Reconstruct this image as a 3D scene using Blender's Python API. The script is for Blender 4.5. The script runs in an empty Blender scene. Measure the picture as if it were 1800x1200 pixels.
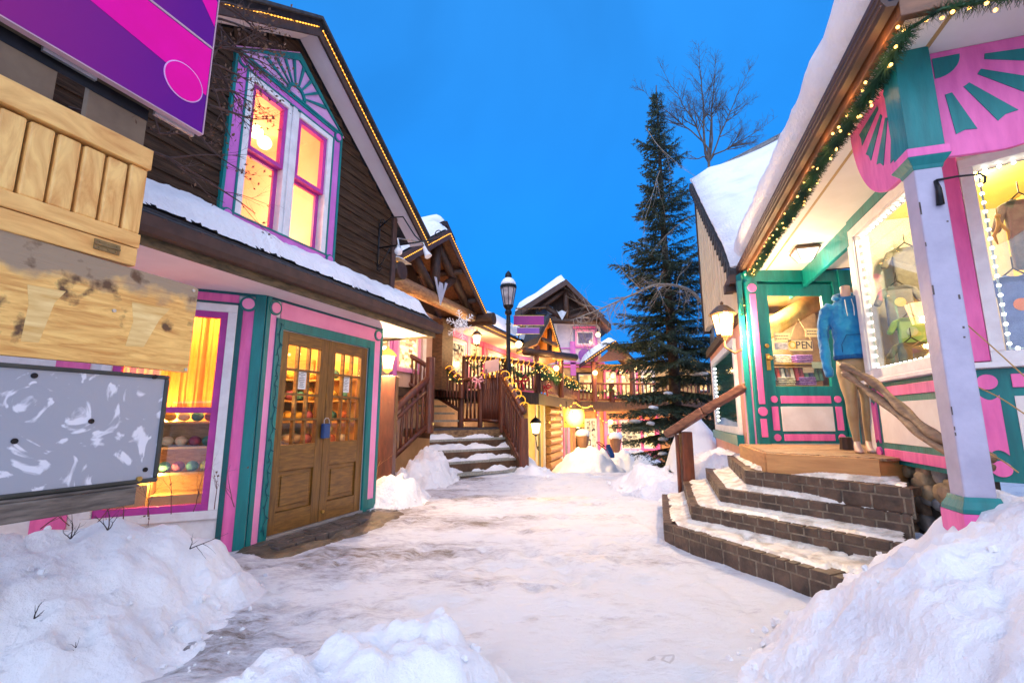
import bpy, bmesh, math, random
from math import sin, cos, pi, radians, sqrt, atan2
from mathutils import Vector, Matrix, noise
sc = bpy.context.scene
COL = sc.collection
random.seed(7)

# ------------------------------------------------------------------ camera
CAMH, PITCH, FPX = 1.2, radians(9.44), 800.0
cd = bpy.data.cameras.new('camera'); cam = bpy.data.objects.new('camera', cd); COL.objects.link(cam)
cd.sensor_width = 36; cd.lens = 16; cd.clip_start = 0.05; cd.clip_end = 2000
cam.location = (0, 0, CAMH); cam.rotation_euler = (radians(90) + PITCH, 0, 0)
sc.camera = cam

# ------------------------------------------------------------------ sky
SUN_EL, SUN_AZ = radians(3), radians(200)       # the last light is behind the camera
wd = bpy.data.worlds.new("World"); sc.world = wd; wd.use_nodes = True
nt = wd.node_tree; nt.nodes.clear(); N = nt.nodes; Lk = nt.links
out = N.new('ShaderNodeOutputWorld')
sky = N.new('ShaderNodeTexSky'); sky.sky_type = 'NISHITA'; sky.sun_disc = False
sky.sun_elevation = SUN_EL; sky.sun_rotation = SUN_AZ; sky.air_density = 1.0; sky.dust_density = 0.2; sky.ozone_density = 5.0
bg1 = N.new('ShaderNodeBackground'); bg1.inputs[1].default_value = 0.05
Lk.new(sky.outputs[0], bg1.inputs[0])
geo = N.new('ShaderNodeTexCoord')
sep = N.new('ShaderNodeSeparateXYZ'); Lk.new(geo.outputs['Generated'], sep.inputs[0])
rmp = N.new('ShaderNodeValToRGB'); Lk.new(sep.outputs['Z'], rmp.inputs[0])
e = rmp.color_ramp.elements
e[0].position = 0.0; e[0].color = (0.0, 0.145, 0.53, 1)
e[1].position = 0.75; e[1].color = (0.018, 0.18, 0.54, 1)
m = e.new(0.3); m.color = (0.002, 0.16, 0.56, 1)
# dusk afterglow low in the sky opposite the view
vm = N.new('ShaderNodeVectorMath'); vm.operation = 'DOT_PRODUCT'
Lk.new(geo.outputs['Generated'], vm.inputs[0]); vm.inputs[1].default_value = Vector((-0.15, -0.9, 0.40)).normalized()
r2 = N.new('ShaderNodeMapRange'); r2.interpolation_type = 'SMOOTHERSTEP'
r2.inputs[1].default_value = -0.15; r2.inputs[2].default_value = 0.85
Lk.new(vm.outputs['Value'], r2.inputs[0])
mixc = N.new('ShaderNodeMix'); mixc.data_type = 'RGBA'
cn = N.new('ShaderNodeTexNoise'); cn.inputs['Scale'].default_value = 1.7; cn.inputs['Detail'].default_value = 5; cn.inputs['Distortion'].default_value = .4; Lk.new(geo.outputs['Generated'], cn.inputs[0])
cr = N.new('ShaderNodeMapRange'); cr.inputs[1].default_value = .35; cr.inputs[2].default_value = .68; cr.inputs[3].default_value = .86; cr.inputs[4].default_value = 1.18; Lk.new(cn.outputs[0], cr.inputs[0])
cm = N.new('ShaderNodeVectorMath'); cm.operation = 'SCALE'; Lk.new(rmp.outputs[0], cm.inputs[0]); Lk.new(cr.outputs[0], cm.inputs['Scale'])
Lk.new(r2.outputs[0], mixc.inputs[0]); Lk.new(cm.outputs[0], mixc.inputs[6]); mixc.inputs[7].default_value = (0.90, 1.06, 1.48, 1)
bg2 = N.new('ShaderNodeBackground'); bg2.inputs[1].default_value = 1.0
Lk.new(mixc.outputs[2], bg2.inputs[0])
addw = N.new('ShaderNodeAddShader'); Lk.new(bg1.outputs[0], addw.inputs[0]); Lk.new(bg2.outputs[0], addw.inputs[1])
Lk.new(addw.outputs[0], out.inputs[0])

sd = bpy.data.lights.new('sun', 'SUN'); sd.energy = 0.42; sd.angle = radians(35); sd.color = (1.0, 0.92, 0.86)
so = bpy.data.objects.new('sun', sd); COL.objects.link(so)
so.rotation_euler = Vector((0.3, 0.8, -0.65)).to_track_quat('-Z', 'Y').to_euler(); so.location = (0, -20, 20)

vs = sc.view_settings; vs.view_transform = 'Standard'; vs.look = 'None'; vs.exposure = 0.58; vs.gamma = 1.0; vs.use_curve_mapping = False
sc.cycles.use_denoising = True
sc.cycles.max_bounces = 6; sc.cycles.diffuse_bounces = 3; sc.cycles.glossy_bounces = 3; sc.cycles.transparent_max_bounces = 10; sc.cycles.transmission_bounces = 4
sc.cycles.sample_clamp_indirect = 4.0; sc.cycles.caustics_reflective = False; sc.cycles.caustics_refractive = False

# ------------------------------------------------------------------ helpers
def ray(px, py):
    """ratios X/Y and (Z-CAMH)/Y of the sight line at a photo position; used to survey real distances"""
    u, v = (px - 900) / FPX, (600 - py) / FPX
    yd = cos(PITCH) - v * sin(PITCH); zd = sin(PITCH) + v * cos(PITCH)
    return u / yd, zd / yd
def PY(px, py, Y):
    a, b = ray(px, py); return Vector((a * Y, Y, CAMH + b * Y))
def PZ(px, py, z):
    a, b = ray(px, py); Y = (z - CAMH) / b; return Vector((a * Y, Y, z))

class Fr:
    """a wall frame: s runs along the wall, o stands out of it, z is up"""
    def __init__(s, ox, oy, az, side=1):
        s.o = Vector((ox, oy, 0)); a = radians(az)
        s.d = Vector((sin(a), cos(a), 0)); s.n = Vector((cos(a), -sin(a), 0)) * side
    def w(s, p): return s.o + s.d * p[0] + s.n * p[1] + Vector((0, 0, p[2]))
    def pl(s, px, py, o=0.0):
        a, b = ray(px, py); q = s.o + s.n * o
        t = (a * q.y - q.x) / (s.d.x - a * s.d.y)
        return t, CAMH + b * (q.y + s.d.y * t)
    def inv(s, P):
        r = Vector((P[0], P[1], 0)) - s.o
        return r.dot(s.d), r.dot(s.n), (P[2] if len(P) > 2 else 0)

ORG = {}
def root(name, loc, label, cat, group=None, kind=None):
    o = bpy.data.objects.new(name, None); COL.objects.link(o); o.location = loc; o.empty_display_size = .1
    ORG[o.name] = Vector(loc); o['label'] = label; o['category'] = cat
    if group: o['group'] = group
    if kind: o['kind'] = kind
    return o
def tag(o, label=None, cat=None, group=None, kind=None):
    if label: o['label'] = label
    if cat: o['category'] = cat
    if group: o['group'] = group
    if kind: o['kind'] = kind
    return o
def dup(o, loc=None, parent=None, label=None, rotz=None, mat=None):
    c = o.copy(); COL.objects.link(c)
    if loc is not None: c.location = loc
    if rotz is not None: c.rotation_euler = (0, 0, rotz)
    if parent: c.parent = parent
    if label: c['label'] = label
    if mat is not None and o.type == 'MESH':
        c.data = o.data.copy(); c.data.materials.clear(); c.data.materials.append(mat)
    for ch in list(o.children):
        d = ch.copy(); COL.objects.link(d); d.parent = c
        for g in list(ch.children):
            k = g.copy(); COL.objects.link(k); k.parent = d
    ORG[c.name] = Vector(c.location)
    return c

class MB:
    def __init__(s, F=None): s.v = []; s.f = []; s.F = F; s.mi = []
    def W(s, p): return s.F.w(p) if s.F else Vector(p)
    def add(s, vs, fs, m=0, raw=False):
        k = len(s.v); s.v += [Vector(p) if raw else s.W(p) for p in vs]
        s.f += [tuple(i + k for i in f) for f in fs]; s.mi += [m] * len(fs); return s
    def box(s, a0, a1, b0, b1, c0, c1, m=0):
        return s.add([(a0,b0,c0),(a1,b0,c0),(a1,b1,c0),(a0,b1,c0),(a0,b0,c1),(a1,b0,c1),(a1,b1,c1),(a0,b1,c1)],
                     [(0,3,2,1),(4,5,6,7),(0,1,5,4),(1,2,6,5),(2,3,7,6),(3,0,4,7)], m)
    def plate(s, poly, o0, o1, m=0):          # outline in (s,z), extruded through o
        n = len(poly)
        return s.add([(p[0], o0, p[1]) for p in poly] + [(p[0], o1, p[1]) for p in poly],
                     [tuple(range(n))[::-1], tuple(range(n, 2*n))] + [(i, (i+1) % n, n+(i+1) % n, n+i) for i in range(n)], m)
    def slab(s, poly, z0, z1, m=0):           # outline in (x,y), extruded through z
        n = len(poly)
        return s.add([(p[0], p[1], z0) for p in poly] + [(p[0], p[1], z1) for p in poly],
                     [tuple(range(n))[::-1], tuple(range(n, 2*n))] + [(i, (i+1) % n, n+(i+1) % n, n+i) for i in range(n)], m)
    def hexa(s, a, b, m=0):                   # two quads joined
        return s.add(list(a) + list(b), [(3,2,1,0),(4,5,6,7),(0,1,5,4),(1,2,6,5),(2,3,7,6),(3,0,4,7)], m)
    def tube(s, pts, r, n=8, m=0, caps=True, raw=False):
        P = [Vector(p) if raw else s.W(p) for p in pts]
        R = r if isinstance(r, (list, tuple)) else [r] * len(P)
        k = len(s.v); up = None
        for i, p in enumerate(P):
            t = (P[min(i+1, len(P)-1)] - P[max(i-1, 0)])
            if t.length < 1e-9: t = Vector((0, 0, 1))
            t.normalize()
            if up is None: up = Vector((0, 0, 1)) if abs(t.z) < .9 else Vector((0, 1, 0))
            a = t.cross(up)
            if a.length < 1e-5: a = t.cross(Vector((1, 0, .1)))
            a.normalize(); b = a.cross(t).normalized(); up = b
            for j in range(n):
                q = 2 * pi * j / n; s.v.append(p + (a * cos(q) + b * sin(q)) * R[i])
        for i in range(len(P) - 1):
            for j in range(n):
                s.f.append((k+i*n+j, k+i*n+(j+1) % n, k+(i+1)*n+(j+1) % n, k+(i+1)*n+j)); s.mi.append(m)
        if caps:
            s.f.append(tuple(k + j for j in range(n))[::-1]); s.f.append(tuple(k + (len(P)-1)*n + j for j in range(n))); s.mi += [m, m]
        return s
    def beam(s, a, b, w, h, m=0, up=(0, 0, 1), raw=False):
        A = Vector(a) if raw else s.W(a); B = Vector(b) if raw else s.W(b)
        t = (B - A).normalized(); sd_ = t.cross(Vector(up)).normalized() * w / 2; u = sd_.cross(t).normalized() * h / 2
        return s.add([A-sd_-u, A+sd_-u, A+sd_+u, A-sd_+u, B-sd_-u, B+sd_-u, B+sd_+u, B-sd_+u],
                     [(3,2,1,0),(4,5,6,7),(0,1,5,4),(1,2,6,5),(2,3,7,6),(3,0,4,7)], m, raw=True)
    def lathe(s, prof, c, n=16, m=0):         # profile [(r,z)] round a vertical axis
        C0 = s.W(c); k = len(s.v)
        for r, z in prof:
            for j in range(n):
                q = 2*pi*j/n; s.v.append(C0 + Vector((r*cos(q), r*sin(q), z)))
        for i in range(len(prof)-1):
            for j in range(n):
                s.f.append((k+i*n+j, k+i*n+(j+1) % n, k+(i+1)*n+(j+1) % n, k+(i+1)*n+j)); s.mi.append(m)
        s.f.append(tuple(k+j for j in range(n))[::-1]); s.f.append(tuple(k+(len(prof)-1)*n+j for j in range(n))); s.mi += [m, m]
        return s
    def disc(s, a, z, r, o0, o1, n=20, m=0):
        return s.plate([(a + r*cos(2*pi*i/n), z + r*sin(2*pi*i/n)) for i in range(n)], o0, o1, m)
    def ball(s, c, r, n=8, k=6, m=0, raw=False, sz=1.0):
        C0 = Vector(c) if raw else s.W(c); b = len(s.v)
        s.v.append(C0 - Vector((0, 0, r*sz)))
        for i in range(1, k):
            th = pi*i/k
            for j in range(n):
                q = 2*pi*j/n; s.v.append(C0 + Vector((r*sin(th)*cos(q), r*sin(th)*sin(q), -r*cos(th)*sz)))
        s.v.append(C0 + Vector((0, 0, r*sz))); top = len(s.v)-1
        for j in range(n):
            s.f.append((b, b+1+(j+1) % n, b+1+j)); s.f.append((top, top-n+j, top-n+(j+1) % n)); s.mi += [m, m]
        for i in range(k-2):
            for j in range(n):
                s.f.append((b+1+i*n+j, b+1+i*n+(j+1) % n, b+1+(i+1)*n+(j+1) % n, b+1+(i+1)*n+j)); s.mi.append(m)
        return s
    def build(s, name, mat, parent=None, smooth=False, bevel=0, fix=True, org=None, label=None, cat=None, group=None, kind=None):
        if parent is not None: o0 = ORG[parent.name]
        elif org is not None: o0 = Vector(org)
        else:
            xs = [v.x for v in s.v]; ys = [v.y for v in s.v]
            o0 = Vector(((min(xs)+max(xs))/2, (min(ys)+max(ys))/2, min(v.z for v in s.v)))
        me = bpy.data.meshes.new(name)
        me.from_pydata([tuple(v - o0) for v in s.v], [], s.f)
        mats = mat if isinstance(mat, (list, tuple)) else [mat]
        for q in mats: me.materials.append(q)
        if len(mats) > 1: me.polygons.foreach_set('material_index', s.mi)
        if fix:
            bm = bmesh.new(); bm.from_mesh(me); bmesh.ops.recalc_face_normals(bm, faces=bm.faces); bm.to_mesh(me); bm.free()
        if smooth: me.polygons.foreach_set('use_smooth', [True]*len(me.polygons))
        me.update()
        o = bpy.data.objects.new(name, me); COL.objects.link(o); ORG[o.name] = o0
        if parent is not None: o.parent = parent
        else: o.location = o0
        if bevel:
            b = o.modifiers.new('bevel', 'BEVEL'); b.width = bevel; b.segments = 2; b.limit_method = 'ANGLE'; b.angle_limit = radians(40)
        if smooth == 'auto':
            pass
        return tag(o, label, cat, group, kind)

# ------------------------------------------------------------------ materials
MT = {}
def mk(name, c, c2=None, rough=.6, sc_=6, bump=.0, bsc=None, metal=0, stretch=(1,1,1), amt=1.0, lo=.35, hi=.65, detail=6, spec=.5, sheen=0, distort=0, coat=0):
    if name in MT: return MT[name]
    mt = bpy.data.materials.new(name); mt.use_nodes = True; t = mt.node_tree; n = t.nodes; l = t.links
    p = n['Principled BSDF']; p.inputs['Roughness'].default_value = rough; p.inputs['Metallic'].default_value = metal
    p.inputs['Specular IOR Level'].default_value = spec
    if coat: p.inputs['Coat Weight'].default_value = coat
    if sheen: p.inputs['Sheen Weight'].default_value = sheen
    tc = n.new('ShaderNodeTexCoord'); mp = n.new('ShaderNodeMapping'); mp.inputs['Scale'].default_value = stretch
    l.new(tc.outputs['Object'], mp.inputs[0])
    nz = n.new('ShaderNodeTexNoise'); nz.inputs['Scale'].default_value = sc_; nz.inputs['Detail'].default_value = detail; nz.inputs['Roughness'].default_value = .6
    nz.inputs['Distortion'].default_value = distort
    l.new(mp.outputs[0], nz.inputs['Vector'])
    rp = n.new('ShaderNodeValToRGB'); c2 = c2 or tuple(x*.78 for x in c)
    rp.color_ramp.elements[0].position = lo; rp.color_ramp.elements[0].color = (*c2, 1)
    rp.color_ramp.elements[1].position = hi; rp.color_ramp.elements[1].color = (*c, 1)
    l.new(nz.outputs[0], rp.inputs[0]); l.new(rp.outputs[0], p.inputs['Base Color'])
    if bump:
        bp = n.new('ShaderNodeBump'); bp.inputs['Strength'].default_value = bump; bp.inputs['Distance'].default_value = .02
        nb = nz
        if bsc:
            nb = n.new('ShaderNodeTexNoise'); nb.inputs['Scale'].default_value = bsc; nb.inputs['Detail'].default_value = 5; l.new(mp.outputs[0], nb.inputs['Vector'])
        l.new(nb.outputs[0], bp.inputs['Height']); l.new(bp.outputs[0], p.inputs['Normal'])
    MT[name] = mt; return mt
def emi(name, c, s):
    if name in MT: return MT[name]
    mt = bpy.data.materials.new(name); mt.use_nodes = True; t = mt.node_tree; n = t.nodes; n.clear()
    o = n.new('ShaderNodeOutputMaterial'); e = n.new('ShaderNodeEmission'); e.inputs[0].default_value = (*c, 1); e.inputs[1].default_value = s
    t.links.new(e.outputs[0], o.inputs[0]); MT[name] = mt; return mt
def glassm(name, tint=(1,1,1), refl=.12, rough=.02):
    if name in MT: return MT[name]
    mt = bpy.data.materials.new(name); mt.use_nodes = True; t = mt.node_tree; n = t.nodes; n.clear(); l = t.links
    o = n.new('ShaderNodeOutputMaterial'); tr = n.new('ShaderNodeBsdfTransparent'); tr.inputs[0].default_value = (*tint, 1)
    g = n.new('ShaderNodeBsdfGlossy'); g.inputs['Roughness'].default_value = rough
    gm = n.new('ShaderNodeNewGeometry'); dt = n.new('ShaderNodeVectorMath'); dt.operation = 'DOT_PRODUCT'; l.new(gm.outputs['Normal'], dt.inputs[0]); l.new(gm.outputs['Incoming'], dt.inputs[1])
    ab = n.new('ShaderNodeMath'); ab.operation = 'ABSOLUTE'; l.new(dt.outputs['Value'], ab.inputs[0])
    om = n.new('ShaderNodeMath'); om.operation = 'SUBTRACT'; om.inputs[0].default_value = 1; l.new(ab.outputs[0], om.inputs[1])
    pw = n.new('ShaderNodeMath'); pw.operation = 'POWER'; pw.inputs[1].default_value = 5; l.new(om.outputs[0], pw.inputs[0])
    mp = n.new('ShaderNodeMath'); mp.operation = 'MULTIPLY_ADD'; mp.inputs[1].default_value = .8; mp.inputs[2].default_value = refl*.5; mp.use_clamp = True; l.new(pw.outputs[0], mp.inputs[0])
    mx = n.new('ShaderNodeMixShader'); l.new(mp.outputs[0], mx.inputs[0])
    l.new(tr.outputs[0], mx.inputs[1]); l.new(g.outputs[0], mx.inputs[2]); l.new(mx.outputs[0], o.inputs[0])
    MT[name] = mt; return mt
def litwin(name, c1, c2, s, sc_=5, stretch=(1,1,1)):
    """a lit interior seen through far glass: painted emission, random bright and dark blocks stand for goods"""
    if name in MT: return MT[name]
    mt = bpy.data.materials.new(name); mt.use_nodes = True; t = mt.node_tree; n = t.nodes; l = t.links
    p = n['Principled BSDF']; p.inputs['Roughness'].default_value = .08; p.inputs['Base Color'].default_value = (.02, .02, .02, 1)
    tc = n.new('ShaderNodeTexCoord'); mp = n.new('ShaderNodeMapping'); mp.inputs['Scale'].default_value = stretch; l.new(tc.outputs['Object'], mp.inputs[0])
    vz = n.new('ShaderNodeTexVoronoi'); vz.inputs['Scale'].default_value = sc_; vz.distance = 'CHEBYCHEV'; vz.inputs['Randomness'].default_value = .75; l.new(mp.outputs[0], vz.inputs['Vector'])
    sp = n.new('ShaderNodeSeparateColor'); l.new(vz.outputs['Color'], sp.inputs[0])
    rp = n.new('ShaderNodeValToRGB'); rp.color_ramp.elements[0].color = (*c2, 1); rp.color_ramp.elements[1].color = (*c1, 1); rp.color_ramp.elements[0].position = .1; rp.color_ramp.elements[1].position = .8
    l.new(sp.outputs[0], rp.inputs[0]); l.new(rp.outputs[0], p.inputs['Emission Color']); p.inputs['Emission Strength'].default_value = s
    MT[name] = mt; return mt

TEAL = mk('teal_paint', (.0, .20, .195), (.0, .13, .13), rough=.42, bump=.15, bsc=9, stretch=(5, 5, 1), sc_=2.5)
TEALD = mk('dark_teal_paint', (.0, .10, .11), (.0, .07, .08), rough=.45)
PINK = mk('pink_paint', (.86, .16, .42), (.68, .10, .32), rough=.5, bump=.15, bsc=9, stretch=(5, 5, 1), sc_=2.5)
PINKL = mk('light_pink_paint', (.90, .33, .56), (.82, .26, .48), rough=.5, bump=.1, bsc=40, sc_=3)
VIO = mk('violet_pink_paint', (.62, .17, .55), (.50, .12, .46), rough=.5, bump=.1, bsc=40, sc_=3)
MAG = mk('magenta_sash_paint', (.50, .045, .32), (.38, .03, .25), rough=.45)
CREAM = mk('cream_paint', (.80, .74, .70), (.70, .62, .58), rough=.6, sc_=4, bump=.08, bsc=20)
SOFF = mk('pale_soffit_paint', (.78, .66, .66), (.70, .56, .56), rough=.65, sc_=2)
WHITE = mk('white_paint', (.80, .78, .78), (.68, .64, .64), rough=.5, sc_=8, bump=.1, bsc=25)
SIDING = mk('weathered_siding', (.088, .050, .028), (.018, .011, .008), rough=.75, sc_=3, bump=.5, bsc=9, stretch=(1.2, 1.2, 12), lo=.3, hi=.72, spec=.12)
DKWOOD = mk('dark_wood', (.055, .024, .014), (.018, .009, .006), rough=.65, sc_=5, bump=.3, stretch=(4, 4, 1))
BROWN = mk('brown_gutter_paint', (.075, .034, .025), (.04, .019, .015), rough=.6, sc_=8)
RAIL = mk('red_brown_log', (.16, .042, .019), (.06, .016, .009), rough=.45, sc_=4, bump=.3, stretch=(5, 5, 1), lo=.3, hi=.7, coat=.15)
DOORW = mk('varnished_door_wood', (.25, .118, .020), (.09, .038, .008), rough=.38, sc_=4, bump=.12, stretch=(9, 9, 1), lo=.3, hi=.7, coat=.08)
DOORH = mk('varnished_door_wood_cross', (.27, .13, .022), (.10, .042, .009), rough=.38, sc_=4, bump=.12, stretch=(1.5, 1.5, 10), lo=.3, hi=.7, coat=.08)
FASC = mk('mossy_fascia_wood', (.17, .12, .065), (.05, .042, .024), rough=.8, sc_=5, bump=.4, stretch=(1.5, 1.5, 5))
SHING = mk('dark_shingle', (.05, .05, .055), (.02, .02, .024), rough=.85, sc_=14, bump=.6)
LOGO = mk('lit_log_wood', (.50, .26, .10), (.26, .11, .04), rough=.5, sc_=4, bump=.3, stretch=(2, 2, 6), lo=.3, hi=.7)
TRUSS = mk('truss_timber', (.065, .026, .012), (.025, .010, .006), rough=.6, sc_=4, bump=.3, stretch=(3, 3, 3))
IRON = mk('black_iron', (.022, .022, .026), (.012, .012, .014), rough=.42, metal=.6)
STEEL = mk('galvanised_steel', (.55, .56, .58), (.4, .41, .43), rough=.4, metal=.8)
BRASS = mk('brass', (.62, .42, .12), (.45, .28, .08), rough=.3, metal=.9)
DECKW = mk('deck_plank', (.42, .26, .13), (.22, .125, .065), rough=.6, sc_=5, bump=.3, stretch=(2, 8, 2))
CEDAR = mk('cedar_board', (.62, .30, .10), (.44, .19, .06), rough=.55, sc_=3, bump=.2, stretch=(1.2, 1.2, 9), lo=.3, hi=.7)
GLASS = glassm('window_glass')
GLASSU = glassm('dusk_reflecting_glass', refl=.07, rough=.01)
BULB = emi('warm_bulb', (1.0, .50, .12), 4.5)
BULBS = emi('rope_light_glow', (1.0, .40, .04), 1.1)
COLDB = emi('cold_led', (.95, 1.0, .95), 9)
LAMPG = emi('lantern_glow', (1.0, .66, .26), 7)
def point(loc, e, c=(1, .62, .3), r=.06):
    d = bpy.data.lights.new('lamp_or_fill', 'POINT'); d.energy = e; d.color = c; d.shadow_soft_size = r
    o = bpy.data.objects.new('lamp_or_fill', d); COL.objects.link(o); o.location = loc; return o

def snowmat():
    mt = bpy.data.materials.new('snow'); mt.use_nodes = True; t = mt.node_tree; n = t.nodes; l = t.links
    p = n['Principled BSDF']; p.inputs['Roughness'].default_value = .75; p.inputs['Specular IOR Level'].default_value = .25
    tc = n.new('ShaderNodeTexCoord'); nz = n.new('ShaderNodeTexNoise'); nz.inputs['Scale'].default_value = 1.6; nz.inputs['Detail'].default_value = 9; l.new(tc.outputs['Object'], nz.inputs['Vector'])
    rp = n.new('ShaderNodeValToRGB'); rp.color_ramp.elements[0].color = (.66, .66, .72, 1); rp.color_ramp.elements[1].color = (.90, .89, .90, 1); rp.color_ramp.elements[0].position = .25; rp.color_ramp.elements[1].position = .5
    l.new(nz.outputs[0], rp.inputs[0]); l.new(rp.outputs[0], p.inputs['Base Color'])
    n2 = n.new('ShaderNodeTexNoise'); n2.inputs['Scale'].default_value = 34; n2.inputs['Detail'].default_value = 8; n2.inputs['Roughness'].default_value = .7; l.new(tc.outputs['Object'], n2.inputs['Vector'])
    n3 = n.new('ShaderNodeTexVoronoi'); n3.inputs['Scale'].default_value = 26; l.new(tc.outputs['Object'], n3.inputs['Vector'])
    ad = n.new('ShaderNodeMath'); ad.operation = 'MULTIPLY_ADD'; ad.inputs[1].default_value = .5; l.new(n3.outputs['Distance'], ad.inputs[0]); l.new(n2.outputs[0], ad.inputs[2])
    bp = n.new('ShaderNodeBump'); bp.inputs['Strength'].default_value = .7; bp.inputs['Distance'].default_value = .03; l.new(ad.outputs[0], bp.inputs['Height']); l.new(bp.outputs[0], p.inputs['Normal'])
    p.inputs['Subsurface Weight'].default_value = 0
    return mt
SNOW = snowmat()
def icemat():
    mt = bpy.data.materials.new('trodden_snow'); mt.use_nodes = True; t = mt.node_tree; n = t.nodes; l = t.links
    p = n['Principled BSDF']
    tc = n.new('ShaderNodeTexCoord'); mp = n.new('ShaderNodeMapping'); mp.inputs['Rotation'].default_value = (0, 0, radians(-50)); mp.inputs['Scale'].default_value = (1, 2.2, 1); l.new(tc.outputs['Object'], mp.inputs[0])
    def nzz(s, d, r=.6, src=mp):
        q = n.new('ShaderNodeTexNoise'); q.inputs['Scale'].default_value = s; q.inputs['Detail'].default_value = d; q.inputs['Roughness'].default_value = r; l.new(src.outputs[0], q.inputs['Vector']); return q
    a = nzz(.7, 10, .68); b = nzz(9, 9, .75); c = nzz(2.4, 8, .7)
    r1 = n.new('ShaderNodeValToRGB'); E = r1.color_ramp.elements
    E[0].position = .30; E[0].color = (.26, .215, .19, 1); E[1].position = .52; E[1].color = (.88, .88, .90, 1); k = E.new(.40); k.color = (.62, .61, .66, 1)
    mxx = n.new('ShaderNodeMath'); mxx.operation = 'MULTIPLY_ADD'; mxx.inputs[1].default_value = .60; l.new(b.outputs[0], mxx.inputs[0])
    sb = n.new('ShaderNodeMath'); sb.operation = 'SUBTRACT'; sb.inputs[1].default_value = .33; l.new(a.outputs[0], sb.inputs[0]); spx = n.new('ShaderNodeSeparateXYZ'); l.new(tc.outputs['Object'], spx.inputs[0])
    gx = n.new('ShaderNodeMapRange'); gx.inputs[1].default_value = -1.6; gx.inputs[2].default_value = 1.2; gx.inputs[3].default_value = -.085; gx.inputs[4].default_value = .10; l.new(spx.outputs['X'], gx.inputs[0])
    gs = n.new('ShaderNodeMath'); gs.operation = 'ADD'; l.new(sb.outputs[0], gs.inputs[0]); l.new(gx.outputs[0], gs.inputs[1]); gy = n.new('ShaderNodeMapRange'); gy.inputs[1].default_value = 2.4; gy.inputs[2].default_value = 4.2; gy.inputs[3].default_value = .12; gy.inputs[4].default_value = 0; l.new(spx.outputs['Y'], gy.inputs[0])
    g2 = n.new('ShaderNodeMath'); g2.operation = 'ADD'; l.new(gs.outputs[0], g2.inputs[0]); l.new(gy.outputs[0], g2.inputs[1]); l.new(g2.outputs[0], mxx.inputs[2])
    l.new(mxx.outputs[0], r1.inputs[0])
    r3 = n.new('ShaderNodeValToRGB'); r3.color_ramp.elements[0].position = .3; r3.color_ramp.elements[0].color = (.7, .66, .62, 1); r3.color_ramp.elements[1].position = .46; r3.color_ramp.elements[1].color = (1, 1, 1, 1); l.new(c.outputs[0], r3.inputs[0])
    mm = n.new('ShaderNodeMix'); mm.data_type = 'RGBA'; mm.blend_type = 'MULTIPLY'; mm.inputs[0].default_value = .5; l.new(r1.outputs[0], mm.inputs[6]); l.new(r3.outputs[0], mm.inputs[7])
    sk = nzz(75, 3, .6, tc); sr = n.new('ShaderNodeMapRange'); sr.inputs[1].default_value = .66; sr.inputs[2].default_value = .72; l.new(sk.outputs[0], sr.inputs[0])
    m3 = n.new('ShaderNodeMix'); m3.data_type = 'RGBA'; l.new(sr.outputs[0], m3.inputs[0]); l.new(mm.outputs[2], m3.inputs[6]); m3.inputs[7].default_value = (.22, .18, .16, 1)
    l.new(m3.outputs[2], p.inputs['Base Color'])
    r2 = n.new('ShaderNodeMapRange'); r2.inputs[1].default_value = .35; r2.inputs[2].default_value = .6; r2.inputs[3].default_value = .28; r2.inputs[4].default_value = .7; l.new(mxx.outputs[0], r2.inputs[0]); l.new(r2.outputs[0], p.inputs['Roughness'])
    d = nzz(30, 8, .75, tc)
    dn = n.new('ShaderNodeMath'); dn.operation = 'ADD'; l.new(d.outputs[0], dn.inputs[0]); l.new(b.outputs[0], dn.inputs[1])
    bp = n.new('ShaderNodeBump'); bp.inputs['Strength'].default_value = .9; bp.inputs['Distance'].default_value = .045; l.new(dn.outputs[0], bp.inputs['Height']); l.new(bp.outputs[0], p.inputs['Normal'])
    tc.outputs[3]; 
    return mt
ICE = icemat()
def NZ(x, y, z=0, s=1.0, o=4): return noise.fractal(Vector((x*s, y*s, z*s)), 1.0, 2.0, o)
def sst(a, b, x):
    t = max(0, min(1, (x - a) / (b - a))); return t*t*(3 - 2*t)
def grid(fn, x0, x1, y0, y1, st, F=None, skip=True):
    """a height field as one sheet; fn gives the height or None"""
    nx = int((x1-x0)/st)+1; ny = int((y1-y0)/st)+1; mb = MB(F); idx = {}
    for j in range(ny):
        for i in range(nx):
            x = x0+i*st; y = y0+j*st; h = fn(x, y)
            if h is None: continue
            idx[i, j] = len(mb.v); mb.v.append(mb.W((x, y, h)))
    for j in range(ny-1):
        for i in range(nx-1):
            q = [(i, j), (i+1, j), (i+1, j+1), (i, j+1)]
            if all(k in idx for k in q): mb.f.append(tuple(idx[k] for k in q)); mb.mi.append(0)
    return mb
def inpoly(x, y, P):
    c = False; j = len(P)-1
    for i in range(len(P)):
        if (P[i][1] > y) != (P[j][1] > y) and x < (P[j][0]-P[i][0])*(y-P[i][1])/(P[j][1]-P[i][1])+P[i][0]: c = not c
        j = i
    return c
def dseg(x, y, a, b):
    dx, dy = b[0]-a[0], b[1]-a[1]; L2 = dx*dx+dy*dy
    t = max(0, min(1, ((x-a[0])*dx+(y-a[1])*dy)/L2)) if L2 else 0
    return sqrt((x-a[0]-t*dx)**2+(y-a[1]-t*dy)**2), t
def dpoly(x, y, P, closed=True):
    n = len(P); return min(dseg(x, y, P[i], P[(i+1) % n])[0] for i in range(n if closed else n-1))
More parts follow.
